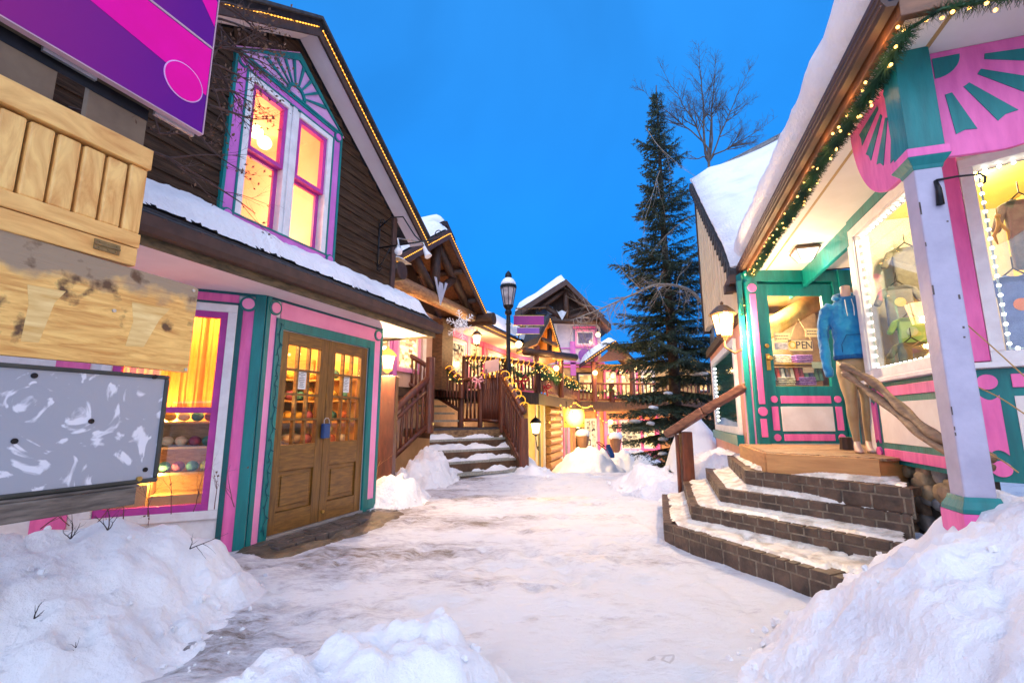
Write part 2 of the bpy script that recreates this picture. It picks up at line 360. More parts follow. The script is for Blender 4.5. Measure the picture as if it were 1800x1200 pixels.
def text_mesh(txt, size, depth=.002):
    cu = bpy.data.curves.new('lettering', 'FONT'); cu.body = txt; cu.size = size; cu.extrude = depth; cu.align_x = 'CENTER'; cu.align_y = 'CENTER'
    o = bpy.data.objects.new('lettering', cu); COL.objects.link(o)
    dg = bpy.context.evaluated_depsgraph_get(); me = bpy.data.meshes.new_from_object(o.evaluated_get(dg))
    vs_ = [v.co.copy() for v in me.vertices]; fs = [tuple(p.vertices) for p in me.polygons]
    bpy.data.objects.remove(o); bpy.data.curves.remove(cu); bpy.data.meshes.remove(me); return vs_, fs
def lettering(name, txt, size, F, s, o, z, mat, parent, sgn=1, sx=1.0):
    v, f = text_mesh(txt, size); mb = MB(F); mb.add([(s + sgn*p.x*sx, o + p.z, z + p.y) for p in v], f); return mb.build(name, mat, parent)
def frame_rect(mb, s0, s1, z0, z1, w, o0, o1):
    mb.box(s0, s1, o0, o1, z0, z0+w); mb.box(s0, s1, o0, o1, z1-w, z1); mb.box(s0, s0+w, o0, o1, z0+w, z1-w); mb.box(s1-w, s1, o0, o1, z0+w, z1-w)
# ================================================================== GROUND
def ground(x, y):
    z = .035*NZ(x, y, 0, .55) + .018*NZ(x, y, 3, 2.6, 6) + .010*abs(NZ(x*1.6-y*.4, y, 6, 6.0, 3)) - (.12*max(0, .42-noise.voronoi(Vector((x*4.6+NZ(x, y, 2, 2)*.6, y*3.4, 1)))[0][0]) if 1 < y < 11 else 0)
    z *= max(.3, 1 - max(0, y-10)/30) if y < 60 else .3
    drop = sst(10.2, 13.5, y) * (1 - .0*x)
    z -= 1.0*drop*.95
    if x > 1.5 and y < 6: z += -.02
    return z
mb = MB()
ys = [-200, -60, -20, -8, -3, -1] + [i*.045 for i in range(0, 311)] + [14+.35*i for i in range(30)] + [26, 32, 45, 80, 200, 900]
xs = [-900, -200, -60, -20, -9, -6] + [-4.6+.045*i for i in range(214)] + [5.2, 6, 7, 8, 10, 13, 20, 60, 200, 900]
for y in ys:
    for x in xs: mb.v.append(Vector((x, y, ground(x, y))))
nx = len(xs)
for j in range(len(ys)-1):
    for i in range(nx-1): mb.f.append((j*nx+i, j*nx+i+1, (j+1)*nx+i+1, (j+1)*nx+i)); mb.mi.append(0)
mb.build('ground', ICE, smooth=True, fix=False, org=(0, 0, 0), kind='structure')

LUMP = lambda x, y, z=0: .07*NZ(x, y, z, 1.6) + .035*NZ(x, y, z+5, 5) + .012*NZ(x, y, z+9, 16, 3)
def bank(name, fn, x0, x1, y0, y1, st, label, group=None, lump=1.0, seed=0):
    def g(x, y):
        h = fn(x, y)
        if h is None or h <= -.02: return None
        gz = ground(x, y)
        k = min(1, max(h, 0)/.10)
        crag = abs(noise.noise(Vector((x*3.1, y*3.1, seed))))*.11 + abs(noise.noise(Vector((x*8, y*8, seed+3))))*.06 + abs(noise.noise(Vector((x*19+y*4, y*19, seed+7))))*.022
        ch = max(0, .5-noise.voronoi(Vector((x*4.2+NZ(x, y, 2, 3)*.5, y*4.2, seed)))[0][0])*.17 + max(0, .5-noise.voronoi(Vector((x*10, y*10+NZ(x, y, 1, 5)*.4, seed)))[0][0])*.06
        sm = 1-.38*sst(.12, .5, h); return gz - .03 + h + (LUMP(x, y, seed) + (crag + ch - .07)*sm)*lump*k
    mb = grid(g, x0, x1, y0, y1, st)
    o = mb.build(name, SNOW, smooth=True, fix=False, label=label, cat='snow pile', group=group)
    cr = MB(); random.seed(seed*7+1); vv = list(mb.v); lowv = [v for v in vv if v.z-ground(v.x, v.y) < .10]
    for q in range(int(min(170, len(vv)/60))):
        v = random.choice(lowv if (random.random() < .6 and lowv) else vv); r = random.uniform(.006, .02)*(1.5 if random.random() < .12 else 1)*(2.2 if st > .03 else 1); k = len(cr.v)
        p = v+Vector((random.uniform(-.05, .05), random.uniform(-.05, .05), 0)); p.z = max(v.z, ground(p.x, p.y))+r*.3
        if abs(p.x) < .2 and p.y < .5: continue
        cr.ball(p, r, 6, 4, raw=True)
        for j in range(k, len(cr.v)): cr.v[j] += Vector((random.uniform(-1, 1), random.uniform(-1, 1), random.uniform(-1, 1)))*r*.38
    if cr.v: tag(cr.build('snow_crumbs', SNOW, o, fix=False), kind='stuff')
    return o

# left bank, in front of the yarn shop window, behind the old sign
CR = [(-2.18, 3.28, .50), (-2.45, 2.95, .60), (-2.9, 2.55, .58), (-3.6, 1.9, .62), (-5, .6, .7)]
def f_left(x, y):
    best = 9; H = .6; sd_ = 1
    for a, b in zip(CR[:-1], CR[1:]):
        d, t = dseg(x, y, a, b)
        if d < best:
            best = d; H = a[2]+(b[2]-a[2])*t; sd_ = (b[0]-a[0])*(y-a[1])-(b[1]-a[1])*(x-a[0])
    w = 1.1-.56*sst(2.2, 3.4, y)
    q = best/w
    return H*(1-sst(0, 1, q)) - .0 if q < 1.02 else None
bank('snow_bank', f_left, -5.2, -.7, .4, 4.4, .028, 'large pale snow bank with twigs poking out, below the old grey and plywood signs', seed=1)
def f_front(x, y):
    d, t = dseg(x, y, (-.95, 1.35), (-.36, 1.86)); w = .56+.10*t
    q = d/w
    return .42*(1-sst(.15, 1, q)) if q < 1.03 else None
bank('snow_bank', f_front, -2.2, .7, .2, 2.8, .022, 'low rounded snow mound in the foreground in the middle of the path', seed=2, lump=1.0)
RP = [(.75, .3), (.93, 2.2), (1.13, 2.5), (1.5, 2.9), (1.95, 3.28), (2.45, 3.32), (3.0, 3.0), (3.2, 2.4), (4.2, 1.4), (4.2, .3)]
def f_right(x, y):
    if not inpoly(x, y, RP):
        return -.02+.0 if dpoly(x, y, RP) < .05 else None
    d = dpoly(x, y, RP); 
    return min(1.02*d*(1.0-.14*d), 1.02)
bank('snow_bank', f_right, .7, 3.6, .3, 3.45, .024, 'big lumpy snow bank beside the curved brick steps and around the white porch post', seed=3, lump=1.0)
# banks beside stairs and in the lower court
def blob(cx, cy, rx, ry, h, rot=0, p=1.0):
    c, s_ = cos(radians(rot)), sin(radians(rot))
    def f(x, y):
        dx, dy = x-cx, y-cy; u = (dx*c+dy*s_)/rx; v = (-dx*s_+dy*c)/ry; q = sqrt(u*u+v*v)
        return h*(1-sst(.22, 1, q)*.6-.4*q*q) if q < 1.0 else None
    return f
def bblob(label, cx, cy, rx, ry, h, rot=0, st=.05, seed=0, lump=1.4, group=None):
    r = max(rx, ry)*1.1
    return bank('snow_bank', blob(cx, cy, rx, ry, h, rot), cx-r, cx+r, cy-r, cy+r, st, label, group, lump, seed)
bblob('crumbly snow heap against the left side of the wooden stairs', -1.62, 9.0, .60, 1.25, .55, -10, .03, 4, 1.9)
bblob('small snow heap lit warm by the lantern beside the pink door frame', -1.75, 6.75, .55, .9, .38, -20, .035, 5, 1.3)
bblob('snow drift at the foot of the right stair rail above the lower court', .42, 10.3, .5, 1.1, .16, 20, .05, 6)
bblob('low snow ridge beside the end post of the brown handrail', 2.35, 7.6, .55, 1.5, .42, 15, .04, 7, 1.2)
bblob('tall snow heap behind the brown handrail by the teal door', 2.95, 6.7, .62, 1.35, .78, 18, .035, 8, 1.2)
# lower court heaps
def bigheap(cx, cy, rx, ry, h, rot, seed, label, base=None):
    f = blob(cx, cy, rx, ry, h, rot)
    def g(x, y):
        hh = f(x, y)
        if hh is None: return None
        k = min(1, max(hh, 0)/.2)
        return ground(x, y)-.04+hh+(LUMP(x, y, seed)*1.2+abs(noise.noise(Vector((x*2.5, y*2.5, seed))))*.22+max(0, .5-noise.voronoi(Vector((x*2.4, y*2.4, seed)))[0][0])*.3-.08)*k
    mb = grid(g, cx-rx*1.2, cx+rx*1.2, cy-ry*1.3, cy+ry*1.3, .07)
    return mb.build('snow_bank', SNOW, smooth=True, fix=False, label=label, cat='snow pile')
bigheap(2.45, 14.9, 1.6, 1.9, 1.15, 0, 11, 'large snow pile in the lower court with a blue shovel stuck in it')
bigheap(4.15, 16.4, 1.7, 1.5, 1.0, 0, 12, 'wide low snow pile in front of the lower pink shop windows')
bigheap(.45, 12.3, .42, 1.4, .75, 0, 13, 'bluish snow slope under the walkway beside the log pillar')
bigheap(4.2, 10.9, .7, 1.6, 1.25, 0, 14, 'shaded snow ridge at the right of the court entrance')

# bare paving at the yarn shop door
FL = Fr(-2.14, 5.28, 20.4)
def f_pav(s, o): return None
PAV = mk('dark_wet_paving', (.13, .11, .10), (.05, .042, .038), rough=.35, sc_=9, bump=.5)
DIRT = mk('wet_brown_dirt', (.17, .12, .075), (.06, .045, .03), rough=.5, sc_=5, bump=.7, bsc=25)
mb = MB(FL)
random.seed(3)
for r in range(3):
    s = -.86 + .07*(r % 2)
    while s < .9:
        w = random.uniform(.16, .24); mb.box(s, min(s+w, .98), .03+.115*r, .03+.115*r+.105, -.03, .034+random.uniform(0, .006)); s += w+.012
mb.build('paving', PAV, bevel=.005, kind='structure')
def f_dirt(s, o):
    e = .62+.10*NZ(s, 7, 0, 2.2) - .22*max(0, abs(s)-.6)
    if -1.05 < s < 1.08+.05*NZ(s, o, 2, 3) and .0 < o < e: w_ = FL.w((s, o, 0)); return ground(w_.x, w_.y)+.022+.006*NZ(s, o, 0, 9)-.03*sst(e-.10, e, o)-.03*sst(.9, 1.08, abs(s))
    return None
grid(f_dirt, -1.1, 1.2, 0, .9, .022, FL).build('dirt_patch', DIRT, smooth=True, fix=False, kind='structure')
mb = grid(lambda x, y: ground(x, y)+.02+.03*NZ(x, y, 1, 1.5) if ((x-5.6)/1.7)**2+((y-17.4)/3.4)**2 < 1+.2*NZ(x, y, 4, 1.2) else None, 3.5, 7.6, 13.8, 21, .15)
mb.build('path', DIRT, smooth=True, fix=False, kind='structure')

# ================================================================== LEFT SHOP
ZS = 2.40                                       # soffit height
shop = root('shop_building', FL.w((0, 0, 0)), 'yarn shop with pink and teal trim below and dark siding gable above', 'building')
FB = Fr(*(FL.w((-.91, 0, 0)).xy), 245, -1)
# lower wall shell
mb = MB(FL); mb.box(-.91, -.78, -.12, 0, 0, ZS+.3); mb.box(.76, .98, -.12, 0, 0, ZS+.3); mb.box(-.78, .76, -.12, 0, 2.14, ZS+.3); mb.box(.86, .98, -4.5, -.12, 0, ZS+.3); mb.box(-.78, -.70, -.11, -.001, 0, 2.14); mb.box(.70, .76, -.11, -.001, 0, 2.14); mb.box(-.70, .70, -.11, -.007, 2.092, 2.14)
mb.F = FB; mb.box(0, .235, -.12, -.002, 0, ZS+.3); mb.box(.235, 1.2, -.12, 0, 0, .30); mb.box(.235, 1.2, -.12, 0, 2.27, ZS+.3); mb.box(1.2, 4.2, -.12, 0, 0, ZS+.3)
mb.build('wall', WHITE, shop)
# trim
mb = MB(FL)
mb.box(-.91, -.86, 0, .022, 0, ZS); mb.box(-.785, -.70, 0, .03, 0, 2.20)
mb.box(.70, .80, 0, .03, 0, 2.20); mb.box(.935, .98, 0, .022, 0, ZS); mb.box(-.70, .70, 0, .03, 2.095, 2.2)
mb.box(.80, .935, 0, .03, .05, .17)
mb.F = FB; mb.box(.0, .095, 0, .024, 0, ZS)
mb.build('trim', TEAL, shop, bevel=.004)
mb = MB(FL); mb.box(-.86, .94, 0, .018, 2.375, ZS); mb.F = FB; mb.box(.19, .235, 0, .024, 0, 2.27); mb.box(.095, 1.6, 0, .018, 2.375, ZS); mb.box(.19, 1.6, 0, .02, 2.27, 2.295)
mb.build('trim', TEALD, shop)
mb = MB(FL); mb.box(-.86, -.785, 0, .012, 0, 2.24); mb.box(.80, .935, 0, .012, .17, 2.24); mb.box(-.73, .82, 0, .012, 2.2, 2.375)
mb.build('trim', PINKL, shop)
mb = MB(FB); mb.box(.095, .19, 0, .012, 0, 2.24); mb.box(.235, 1.6, 0, .012, 2.295, 2.375); mb.box(1.28, 1.5, 0, .012, 0, 2.27)
mb.build('trim', PINK, shop)
for F_, s_, m1 in ((FL, -.815, PINKL), (FL, .87, PINKL), (FB, .15, PINKL)):
    mb = MB(F_); mb.disc(s_, 2.295, .075, 0, .028); mb.build('rosette_ring', TEAL, shop)
    mb = MB(F_); mb.disc(s_, 2.295, .054, .028, .036); mb.build('rosette', m1, shop)
# shop window on the splayed wall
wb = MB(FB); frame_rect(wb, .235, 1.2, .30, 2.27, .075, -.08, .035); win = wb.build('window', WHITE, shop, bevel=.006)
mb = MB(FB); frame_rect(mb, .31, 1.125, .375, 2.195, .06, -.05, .01); mb.box(.37, 1.065, -.05, .012, 1.24, 1.29); mb.build('sash', MAG, win, bevel=.003)
mb = MB(FB); mb.box(.37, 1.065, -.035, -.031, .43, 2.14); mb.build('pane', GLASS, win)
# room behind
ROOM = mk('warm_room_paint', (.85, .50, .16), (.72, .38, .10), rough=.8, sc_=2)
mb = MB(FL)
mb.add([(.85, -.14, .02), (-3.2, -.14, .02), (-3.2, -2.9, .02), (.85, -2.9, .02), (.85, -.14, 2.65), (-3.2, -.14, 2.65), (-3.2, -2.9, 2.65), (.85, -2.9, 2.65)],
       [(0, 1, 2, 3), (4, 7, 6, 5), (0, 3, 7, 4), (3, 2, 6, 7)])
mb.build('interior', ROOM, shop, fix=False)
point(FL.w((0, -.7, 2.3)), 85, (1, .60, .24), .1); point(FB.w((.8, -.34, 1.19)), 44, (1, .56, .14), .03); point(FB.w((.75, -.13, .68)), 10, (1, .56, .14), .02); point(FB.w((.7, -.30, 2.15)), 40, (1, .56, .14), .05); point(FB.w((.75, -.9, 1.9)), 15, (1, .48, .14), .1)  # the low lights by the shelf glass are hidden fills added to brighten the yarn
# curtain in the upper half of the splayed window
CURT = mk('yellow_curtain', (.85, .55, .16), (.62, .36, .07), rough=.8, sc_=2.5, stretch=(1, 1, .5), distort=1)
mb = grid(lambda s, o: None, 0, 1, 0, 1, .5)
cv = MB(FB)
n = 60
for i in range(n+1):
    s = .30+1.0*i/n
    for z in (1.26, 2.3): cv.v.append(FB.w((s, -.14+.02*sin(i*.75)+.012*sin(i*1.9), z)))
cv.f = [(2*i, 2*i+2, 2*i+3, 2*i+1) for i in range(n)]; cv.mi = [0]*n
_t = CURT.node_tree; _p = _t.nodes['Principled BSDF']; _tr = _t.nodes.new('ShaderNodeBsdfTranslucent'); _tr.inputs[0].default_value = (.9, .30, .07, 1); _mx = _t.nodes.new('ShaderNodeMixShader'); _mx.inputs[0].default_value = .6; _o = [q for q in _t.nodes if q.type == 'OUTPUT_MATERIAL'][0]; _t.links.new(_p.outputs[0], _mx.inputs[1]); _t.links.new(_tr.outputs[0], _mx.inputs[2]); _t.links.new(_mx.outputs[0], _o.inputs[0])
cv.build('curtain', CURT, label='yellow cloth curtain glowing in the upper half of the yarn shop window', cat='curtain')
# doors
for sgn, lab in ((-1, 'left'), (1, 'right')):
    a0, a1 = (-.70+.0, -.003) if sgn < 0 else (.003, .70)
    st = .115
    mb = MB(FL); mb.box(a0, a0+st, -.06, -.005, .06, 2.09); mb.box(a1-st, a1, -.06, -.005, .06, 2.09)
    dr = mb.build('door', DOORW, shop, bevel=.004)
    mb = MB(FL)
    for q0, q1 in ((.06, .26), (.66, .92), (1.96, 2.09)): mb = MB(FL); mb.box(a0+st, a1-st, -.06, -.006, q0, q1); mb.build('door_rail', DOORH, dr, bevel=.004)
    mb = MB(FL); mb.box(a0+st, a1-st, -.05, -.028, .26, .66); mb.box(a0+st+.05, a1-st-.05, -.03, -.014, .31, .61); mb.build('panel', DOORH, dr, bevel=.008)
    mb = MB(FL); w = (a1-a0-2*st); hz = 1.04
    for k in (1, 2): mb.box(a0+st+w*k/3-.011, a0+st+w*k/3+.011, -.055, -.01, .92, 1.96)
    for k in (1, 2, 3): mb.box(a0+st, a1-st, -.054, -.011, .92+hz*k/4-.011, .92+hz*k/4+.011)
    mb.build('glazing_bars', DOORH, dr)
    mb = MB(FL); mb.box(a0+st, a1-st, -.034, -.031, .92, 1.96); mb.build('pane', GLASS, dr)
    if sgn > 0:
        mb = MB(FL); mb.box(.03, .075, -.005, .006, .96, 1.12); mb.disc(.052, 1.07, .028, .006, .05); mb.disc(.055, .16, .02, -.004, .012); mb.build('handle', BRASS, dr, bevel=.003)
mb = MB(FL); mb.box(-.72, .72, -.07, .03, .03, .06); mb.build('threshold', STEEL, shop, bevel=.004)
mb = MB(FL); mb.box(-.06, .035, .004, .06, .965, 1.13); 
lb = mb.build('key_box', mk('blue_plastic', (.02, .07, .22), rough=.35), bevel=.012, label='blue key lock box hanging on the double door handle', cat='lock box')
mb = MB(FL); mb.tube([(-.04, .03, 1.12), (-.04, .03, 1.17), (-.02, .03, 1.19), (.02, .03, 1.19), (.04, .03, 1.16), (.04, .03, 1.12)], .006, 6); mb.build('shackle', STEEL, lb)
ORG[lb.name] = ORG[lb.name]
PAPER = mk('white_paper', (.82, .82, .80), rough=.7); INK = mk('grey_ink', (.08, .08, .09))
for (s_, lbl) in ((-.355, 'white paper notice taped in the left leaf of the double door'), (.345, 'white paper notice taped in the right leaf of the double door')):
    mb = MB(FL); mb.box(s_-.062, s_+.062, -.029, -.027, 1.50, 1.70); nt_ = mb.build('paper_notice', PAPER, label=lbl, cat='notice', group='paper notices on the double door')
    mb = MB(FL); random.seed(int(s_*100)+90)
    for k in range(9):
        z = 1.68-.019*k; q = random.uniform(.015, .045); mb.box(s_-q, s_+q, -.0265, -.026, z-.006, z)
    mb.build('writing', INK, nt_)
# lower soffit, fascia, gutter, roof
GL = 1.69
def lowroof(a, b):
    return a, b
mb = MB(FL); mb.box(-5.2, GL-.03, -.0, .40, ZS, ZS+.02); mb.box(-5.2, -.91, -4, 0, ZS, ZS+.02); mb.box(.98, GL-.03, -3, 0, ZS, ZS+.02); mb.build('soffit', SOFF, shop)
mb = MB(FL); mb.box(-5.2, GL, .40, .43, ZS-.03, ZS+.13); mb.box(GL-.03, GL, -2.5, .40, ZS-.03, ZS+.15); mb.build('fascia', FASC, shop, bevel=.004)
prof = [(.432, .06), (.46, .03), (.52, .035), (.55, .07), (.555, .15), (.54, .155), (.532, .10), (.50, .06), (.46, .06), (.445, .15)]
mb = MB(FL); mb.add([(-5.2, p[0], ZS+p[1]) for p in prof]+[(GL+.02, p[0], ZS+p[1]) for p in prof], [(i, (i+1) % 10, 10+(i+1) % 10, 10+i) for i in range(10)]+[tuple(range(10)), tuple(range(10, 20))])
for k in range(24): s = -4.6+.26*k; mb.box(s, s+.02, .43, .56, ZS+.14, ZS+.156)
mb.build('gutter', BROWN, shop)
rz = lambda o: ZS+.17+(.46-o)*.72
mb = MB(FL)
for k in range(6):
    o0 = .47-.09*k; o1 = o0-.11
    mb.hexa([(-5.2, o0, rz(o0)), (GL, o0, rz(o0)), (GL, o1, rz(o1)-.01), (-5.2, o1, rz(o1)-.01)], [(-5.2, o0, rz(o0)+.03), (GL, o0, rz(o0)+.03), (GL, o1, rz(o1)+.01), (-5.2, o1, rz(o1)+.01)])
mb.add([(1.1, 0, rz(0)), (GL, 0, rz(0)), (GL, -2.5, rz(0)-.1), (1.1, -2.5, rz(0)-.1), (GL, .45, rz(.45)), (GL, .45, ZS+.12), (GL, -2.5, ZS+.12)], [(0, 1, 2, 3), (1, 4, 5, 6, 2)])
mb.build('lower_roof', SHING, shop)
def f_sn(s, o):
    e = .455-.06-.05*NZ(s, 0, 0, 1.6)-.035*abs(NZ(s, 3, 2, 7))
    if s < -2.6: pass
    if o > e or o < -.01: return None
    th = .11+.05*NZ(s, o, 5, 1.3)+.02*NZ(s, o, 2, 6)
    g = sst(GL+.0, GL-.25, s)
    if g <= 0: return None
    return rz(o)+.02+max(.0, th)*(sst(e+.005, e-.12, o))*g + .03*g
mb = grid(f_sn, -5.0, GL, -.02, .45, .02, FL); sn = mb.build('roof_snow', SNOW, shop, smooth=True, fix=False)
# upper gable wall
rk = lambda s: 5.42 - .684*abs(s+.8)
mb = MB(FL); z = 2.66; random.seed(5)
while z < 5.3:
    h = .125; zt = z+h
    hw = min((5.42-zt)/.684, 9)
    lo_, hi_ = max(-5.2, -.8-hw), min(1.1, -.8+hw)
    spans = [(lo_, hi_)]
    if zt > 2.97 and z < 4.60: spans = [(lo_, -1.46), (-.14, hi_)]
    if hw > 0:
        for a, b in spans:
            if b-a > .05: mb.hexa([(a, -.06, z), (b, -.06, z), (b, .022, z), (a, .022, z)], [(a, -.06, zt+.01), (b, -.06, zt+.01), (b, .004, zt+.01), (a, .004, zt+.01)])
    z = zt
mb.build('siding', SIDING, shop, fix=True)
mb = MB(FL); mb.plate([(-1.46, 4.58), (-.14, 4.58), (-.14, 4.95), (-.8, 5.41), (-1.46, 4.95)], -.05, -.012); mb.plate([(-.14, 2.7), (1.1, 2.7), (1.1, 4.11), (-.14, 4.95)], -.05, -.012); mb.plate([(-3.4, 2.7), (-1.46, 2.7), (-1.46, 4.95), (-3.4, 3.65)], -.05, -.012); mb.build('backing', SIDING, shop)
mb = MB(FL); mb.box(1.07, 1.16, -.06, .045, 2.72, 4.1); mb.build('corner_board', BROWN, shop, bevel=.004)
mb = MB(FL); mb.box(1.06, 1.1, -6, -.07, 2.6, 4.1); mb.plate([(-1.3, 2.62), (-.2, 2.62), (-.2, 2.96), (-1.3, 2.96)], -.12, -.065); mb.build('wall', SIDING, shop)
mb = MB(FL); mb.box(-1.6, .1, .0, .05, 2.90, 2.935); mb.build('flashing', mk('rusty_flashing', (.30, .13, .05), (.1, .05, .03), sc_=9), shop)
# roof
def rkp(o0, o1, d0, d1, mbx, sl=-3.6, sr=1.56):
    for a, b in ((-.8, sl), (-.8, sr)):
        mbx.hexa([(a, o0, rk(a)+d0), (b, o0, rk(b)+d0), (b, o1, rk(b)+d0), (a, o1, rk(a)+d0)], [(a, o0, rk(a)+d1), (b, o0, rk(b)+d1), (b, o1, rk(b)+d1), (a, o1, rk(a)+d1)])
mb = MB(FL); rkp(.30, -7, .045, .15, mb); rkp(.335, -7.0, .153, .19, mb, -3.64, 1.62); mb.build('roof', SHING, shop)
mb = MB(FL); rkp(.27, .02, .0, .04, mb); mb.build('soffit', SOFF, shop)
mb = MB(FL); rkp(.30, .272, -.05, .17, mb, -3.63, 1.6); mb.build('bargeboard', DKWOOD, shop)
# upper window
wz0, wz1 = 2.97, 4.56
mb = MB(FL); frame_rect(mb, -1.53, -.07, 2.96, 4.66, .028, 0, .052); mb.box(-1.53, -.07, 0, .051, 3.06, 3.075); mb.box(-1.4, -1.38, 0, .05, 3.07, 4.56); mb.box(-.22, -.2, 0, .05, 3.07, 4.56); mb.box(-1.4, -.2, 0, .05, 4.55, 4.565)
mb.build('trim', TEAL, shop)
mb = MB(FL); mb.box(-1.502, -1.4, 0, .04, 2.99, 4.632); mb.box(-.2, -.098, 0, .04, 2.99, 4.632); mb.box(-1.4, -.2, 0, .04, 4.565, 4.632); mb.box(-1.4, -.2, 0, .04, 2.988, 3.06)
mb.build('trim', VIO, shop)
for s_ in (-1.45, -.15):
    for z_ in (3.03, 4.60):
        mb = MB(FL); mb.disc(s_, z_, .058, .04, .058); mb.build('rosette_ring', TEAL, shop); mb = MB(FL); mb.disc(s_, z_, .04, .058, .066); mb.build('rosette', VIO, shop)
wb = MB(FL); wb.box(-1.38, -1.31, -.05, .045, 3.075, 4.55); wb.box(-.29, -.22, -.05, .045, 3.075, 4.55); wb.box(-.875, -.725, -.05, .03, 3.075, 4.55); wb.box(-.83, -.77, .03, .05, 3.075, 4.55)
wb.box(-1.31, -.875, -.05, .045, 4.49, 4.55); wb.box(-.725, -.29, -.05, .045, 4.49, 4.55)
uw = wb.build('window', WHITE, shop, bevel=.006)
for a, b in ((-1.31, -.875), (-.725, -.29)):
    mb = MB(FL); frame_rect(mb, a, b, 3.78, 4.49, .045, -.04, .02); frame_rect(mb, a+.002, b-.002, 3.075, 3.80, .048, -.075, -.042); mb.build('sash', MAG, uw, bevel=.003)
    mb = MB(FL); mb.box(a+.04, b-.04, -.02, -.016, 3.82, 4.46); mb.box(a+.04, b-.04, -.06, -.056, 3.11, 3.77); mb.build('pane', GLASSU, uw)
PEACH = mk('peach_room_paint', (.92, .52, .30), (.84, .42, .22), rough=.8, sc_=1.5)
mb = MB(FL)
mb.add([(.0, -.085, 2.8), (-1.6, -.085, 2.8), (-1.6, -2.2, 2.8), (0, -2.2, 2.8), (0, -.085, 4.75), (-1.6, -.085, 4.75), (-1.6, -2.2, 4.75), (0, -2.2, 4.75)], [(0, 1, 2, 3), (4, 7, 6, 5), (0, 3, 7, 4), (1, 5, 6, 2), (3, 2, 6, 7)])
mb.build('interior', PEACH, shop, fix=False)
point(FL.w((-1.0, -1.0, 3.9)), 58, (1, .60, .33), .12); point(FL.w((-.5, -.9, 3.4)), 26, (1, .60, .36), .2)
mb = MB(FL); g = FL.pl(450, 232, -.9); mb.ball((g[0], -.9, g[1]), .085, 14, 10); mb.ball((g[0]+.17, -.95, g[1]-.03), .085, 14, 10)
gl = mb.build('ceiling_lamp', LAMPG, smooth=True, label='two glowing round globes of a ceiling lamp inside the upper bedroom window', cat='ceiling lamp')
mb = MB(FL); mb.tube([(g[0]+.08, -.93, g[1]+.12), (g[0]+.08, -.93, 4.75)], .012, 6); mb.tube([(g[0], -.9, g[1]+.08), (g[0]+.08, -.93, g[1]+.14), (g[0]+.17, -.95, g[1]+.05)], .012, 6); mb.build('stem', BRASS, gl)
# sunburst gable ornament
A0, A1, AP = (-1.54, 4.67), (-.06, 4.67), (-.8, 5.20)
mb = MB(FL); mb.plate([A0, A1, AP], .0, .03); orn = mb.build('gable_ornament', mk('pale_violet_paint', (.66, .36, .62), (.56, .28, .52), rough=.5), shop)
mb = MB(FL); c0 = (-.8, 4.70)
for a, b, dz in ((A0, AP, .06), (A1, AP, .06)):
    mb.plate([a, (a[0], a[1]+dz*.2), (AP[0], AP[1]+.03), (AP[0], AP[1]-dz)] if True else [], .03, .05)
mb.box(-1.5, -.1, .03, .05, 4.67, 4.695)
def hitr(t):      # distance along a ray from c0 to the rake
    dx, dz = cos(t), sin(t); r = (5.17-.03-c0[1])/(dz+.70*abs(dx)); return r
for k in range(1, 9):
    t = pi*k/9; r1 = hitr(t-.045); r2_ = hitr(t+.045)
    mb.plate([(c0[0]+.12*cos(t-.05), c0[1]+.12*sin(t-.05)), (c0[0]+r1*cos(t-.045), c0[1]+r1*sin(t-.045)), (c0[0]+r2_*cos(t+.045), c0[1]+r2_*sin(t+.045)), (c0[0]+.12*cos(t+.05), c0[1]+.12*sin(t+.05))], .0305, .048)
mb.build('rays', TEAL, orn)
mb = MB(FL); pts = [(c0[0]+.13*cos(pi*i/16), c0[1]+.13*sin(pi*i/16)) for i in range(17)]; pin = [(c0[0]+.095*cos(pi*i/16), c0[1]+.095*sin(pi*i/16)) for i in range(17)]
mb.plate(pts+pin[::-1], .03, .052); mb.build('arc', TEAL, orn)
mb = MB(FL); mb.plate([(-1.58, 4.67), (-1.54, 4.67), (-.8, 5.21), (-.06, 4.67), (-.02, 4.67), (-.8, 5.25)], .0, .033); mb.build('trim', PINKL, orn)

def bulbset(parent, P, r, mat, mx=100):
    proto = None; P = sorted(P, key=lambda p: (p-Vector((0, 0, CAMH))).length); o0 = ORG[parent.name]
    for p in P[:mx]:
        if proto is None:
            m_ = MB(); m_.ball(o0, r, 7, 6, raw=True); proto = m_.build('bulb', mat, parent, fix=False, smooth=True); proto.location = p-o0
        else: c = proto.copy(); COL.objects.link(c); c.parent = parent; c.location = p-o0
    if len(P) > mx:
        m_ = MB()
        for p in P[mx:]: m_.ball(p, r, 6, 5, raw=True)
        tag(m_.build('bulb', mat, parent, fix=False), kind='stuff')
def ropelight(name, pts, label, r=.008, every=.045, F=None, mat=None, raw=True, br=.012):
    """a wire with its row of tiny lamps"""
    P = [Vector(p) for p in pts]; mb = MB()
    wire = MB(); wire.tube(P, r*.6, 5, raw=True)
    o = wire.build(name, mat or BULBS, label=label, cat='string lights')
    L = 0; bl = MB()
    for a, b in zip(P[:-1], P[1:]):
        d = (b-a).length; t = (every - L) if L else 0
        while t < d: bl.ball(a+(b-a)*(t/d), br*.7, 5, 4, raw=True); t += every
        L = d-(t-every)
    tag(bl.build('bulb_row', emi('small_amber_bulb', (1, .46, .07), 2.4), o, fix=False), kind='stuff')
    return o
ropelight('rope_light', [FL.w((-3.5, .32, rk(-3.5)+.05)), FL.w((-.83, .32, rk(-.83)+.05))], 'warm rope light along the left slope of the dark gable roof edge')
ropelight('rope_light', [FL.w((-.77, .32, rk(-.77)+.05)), FL.w((1.58, .32, rk(1.58)+.05))], 'warm rope light down the right slope of the dark gable roof edge')
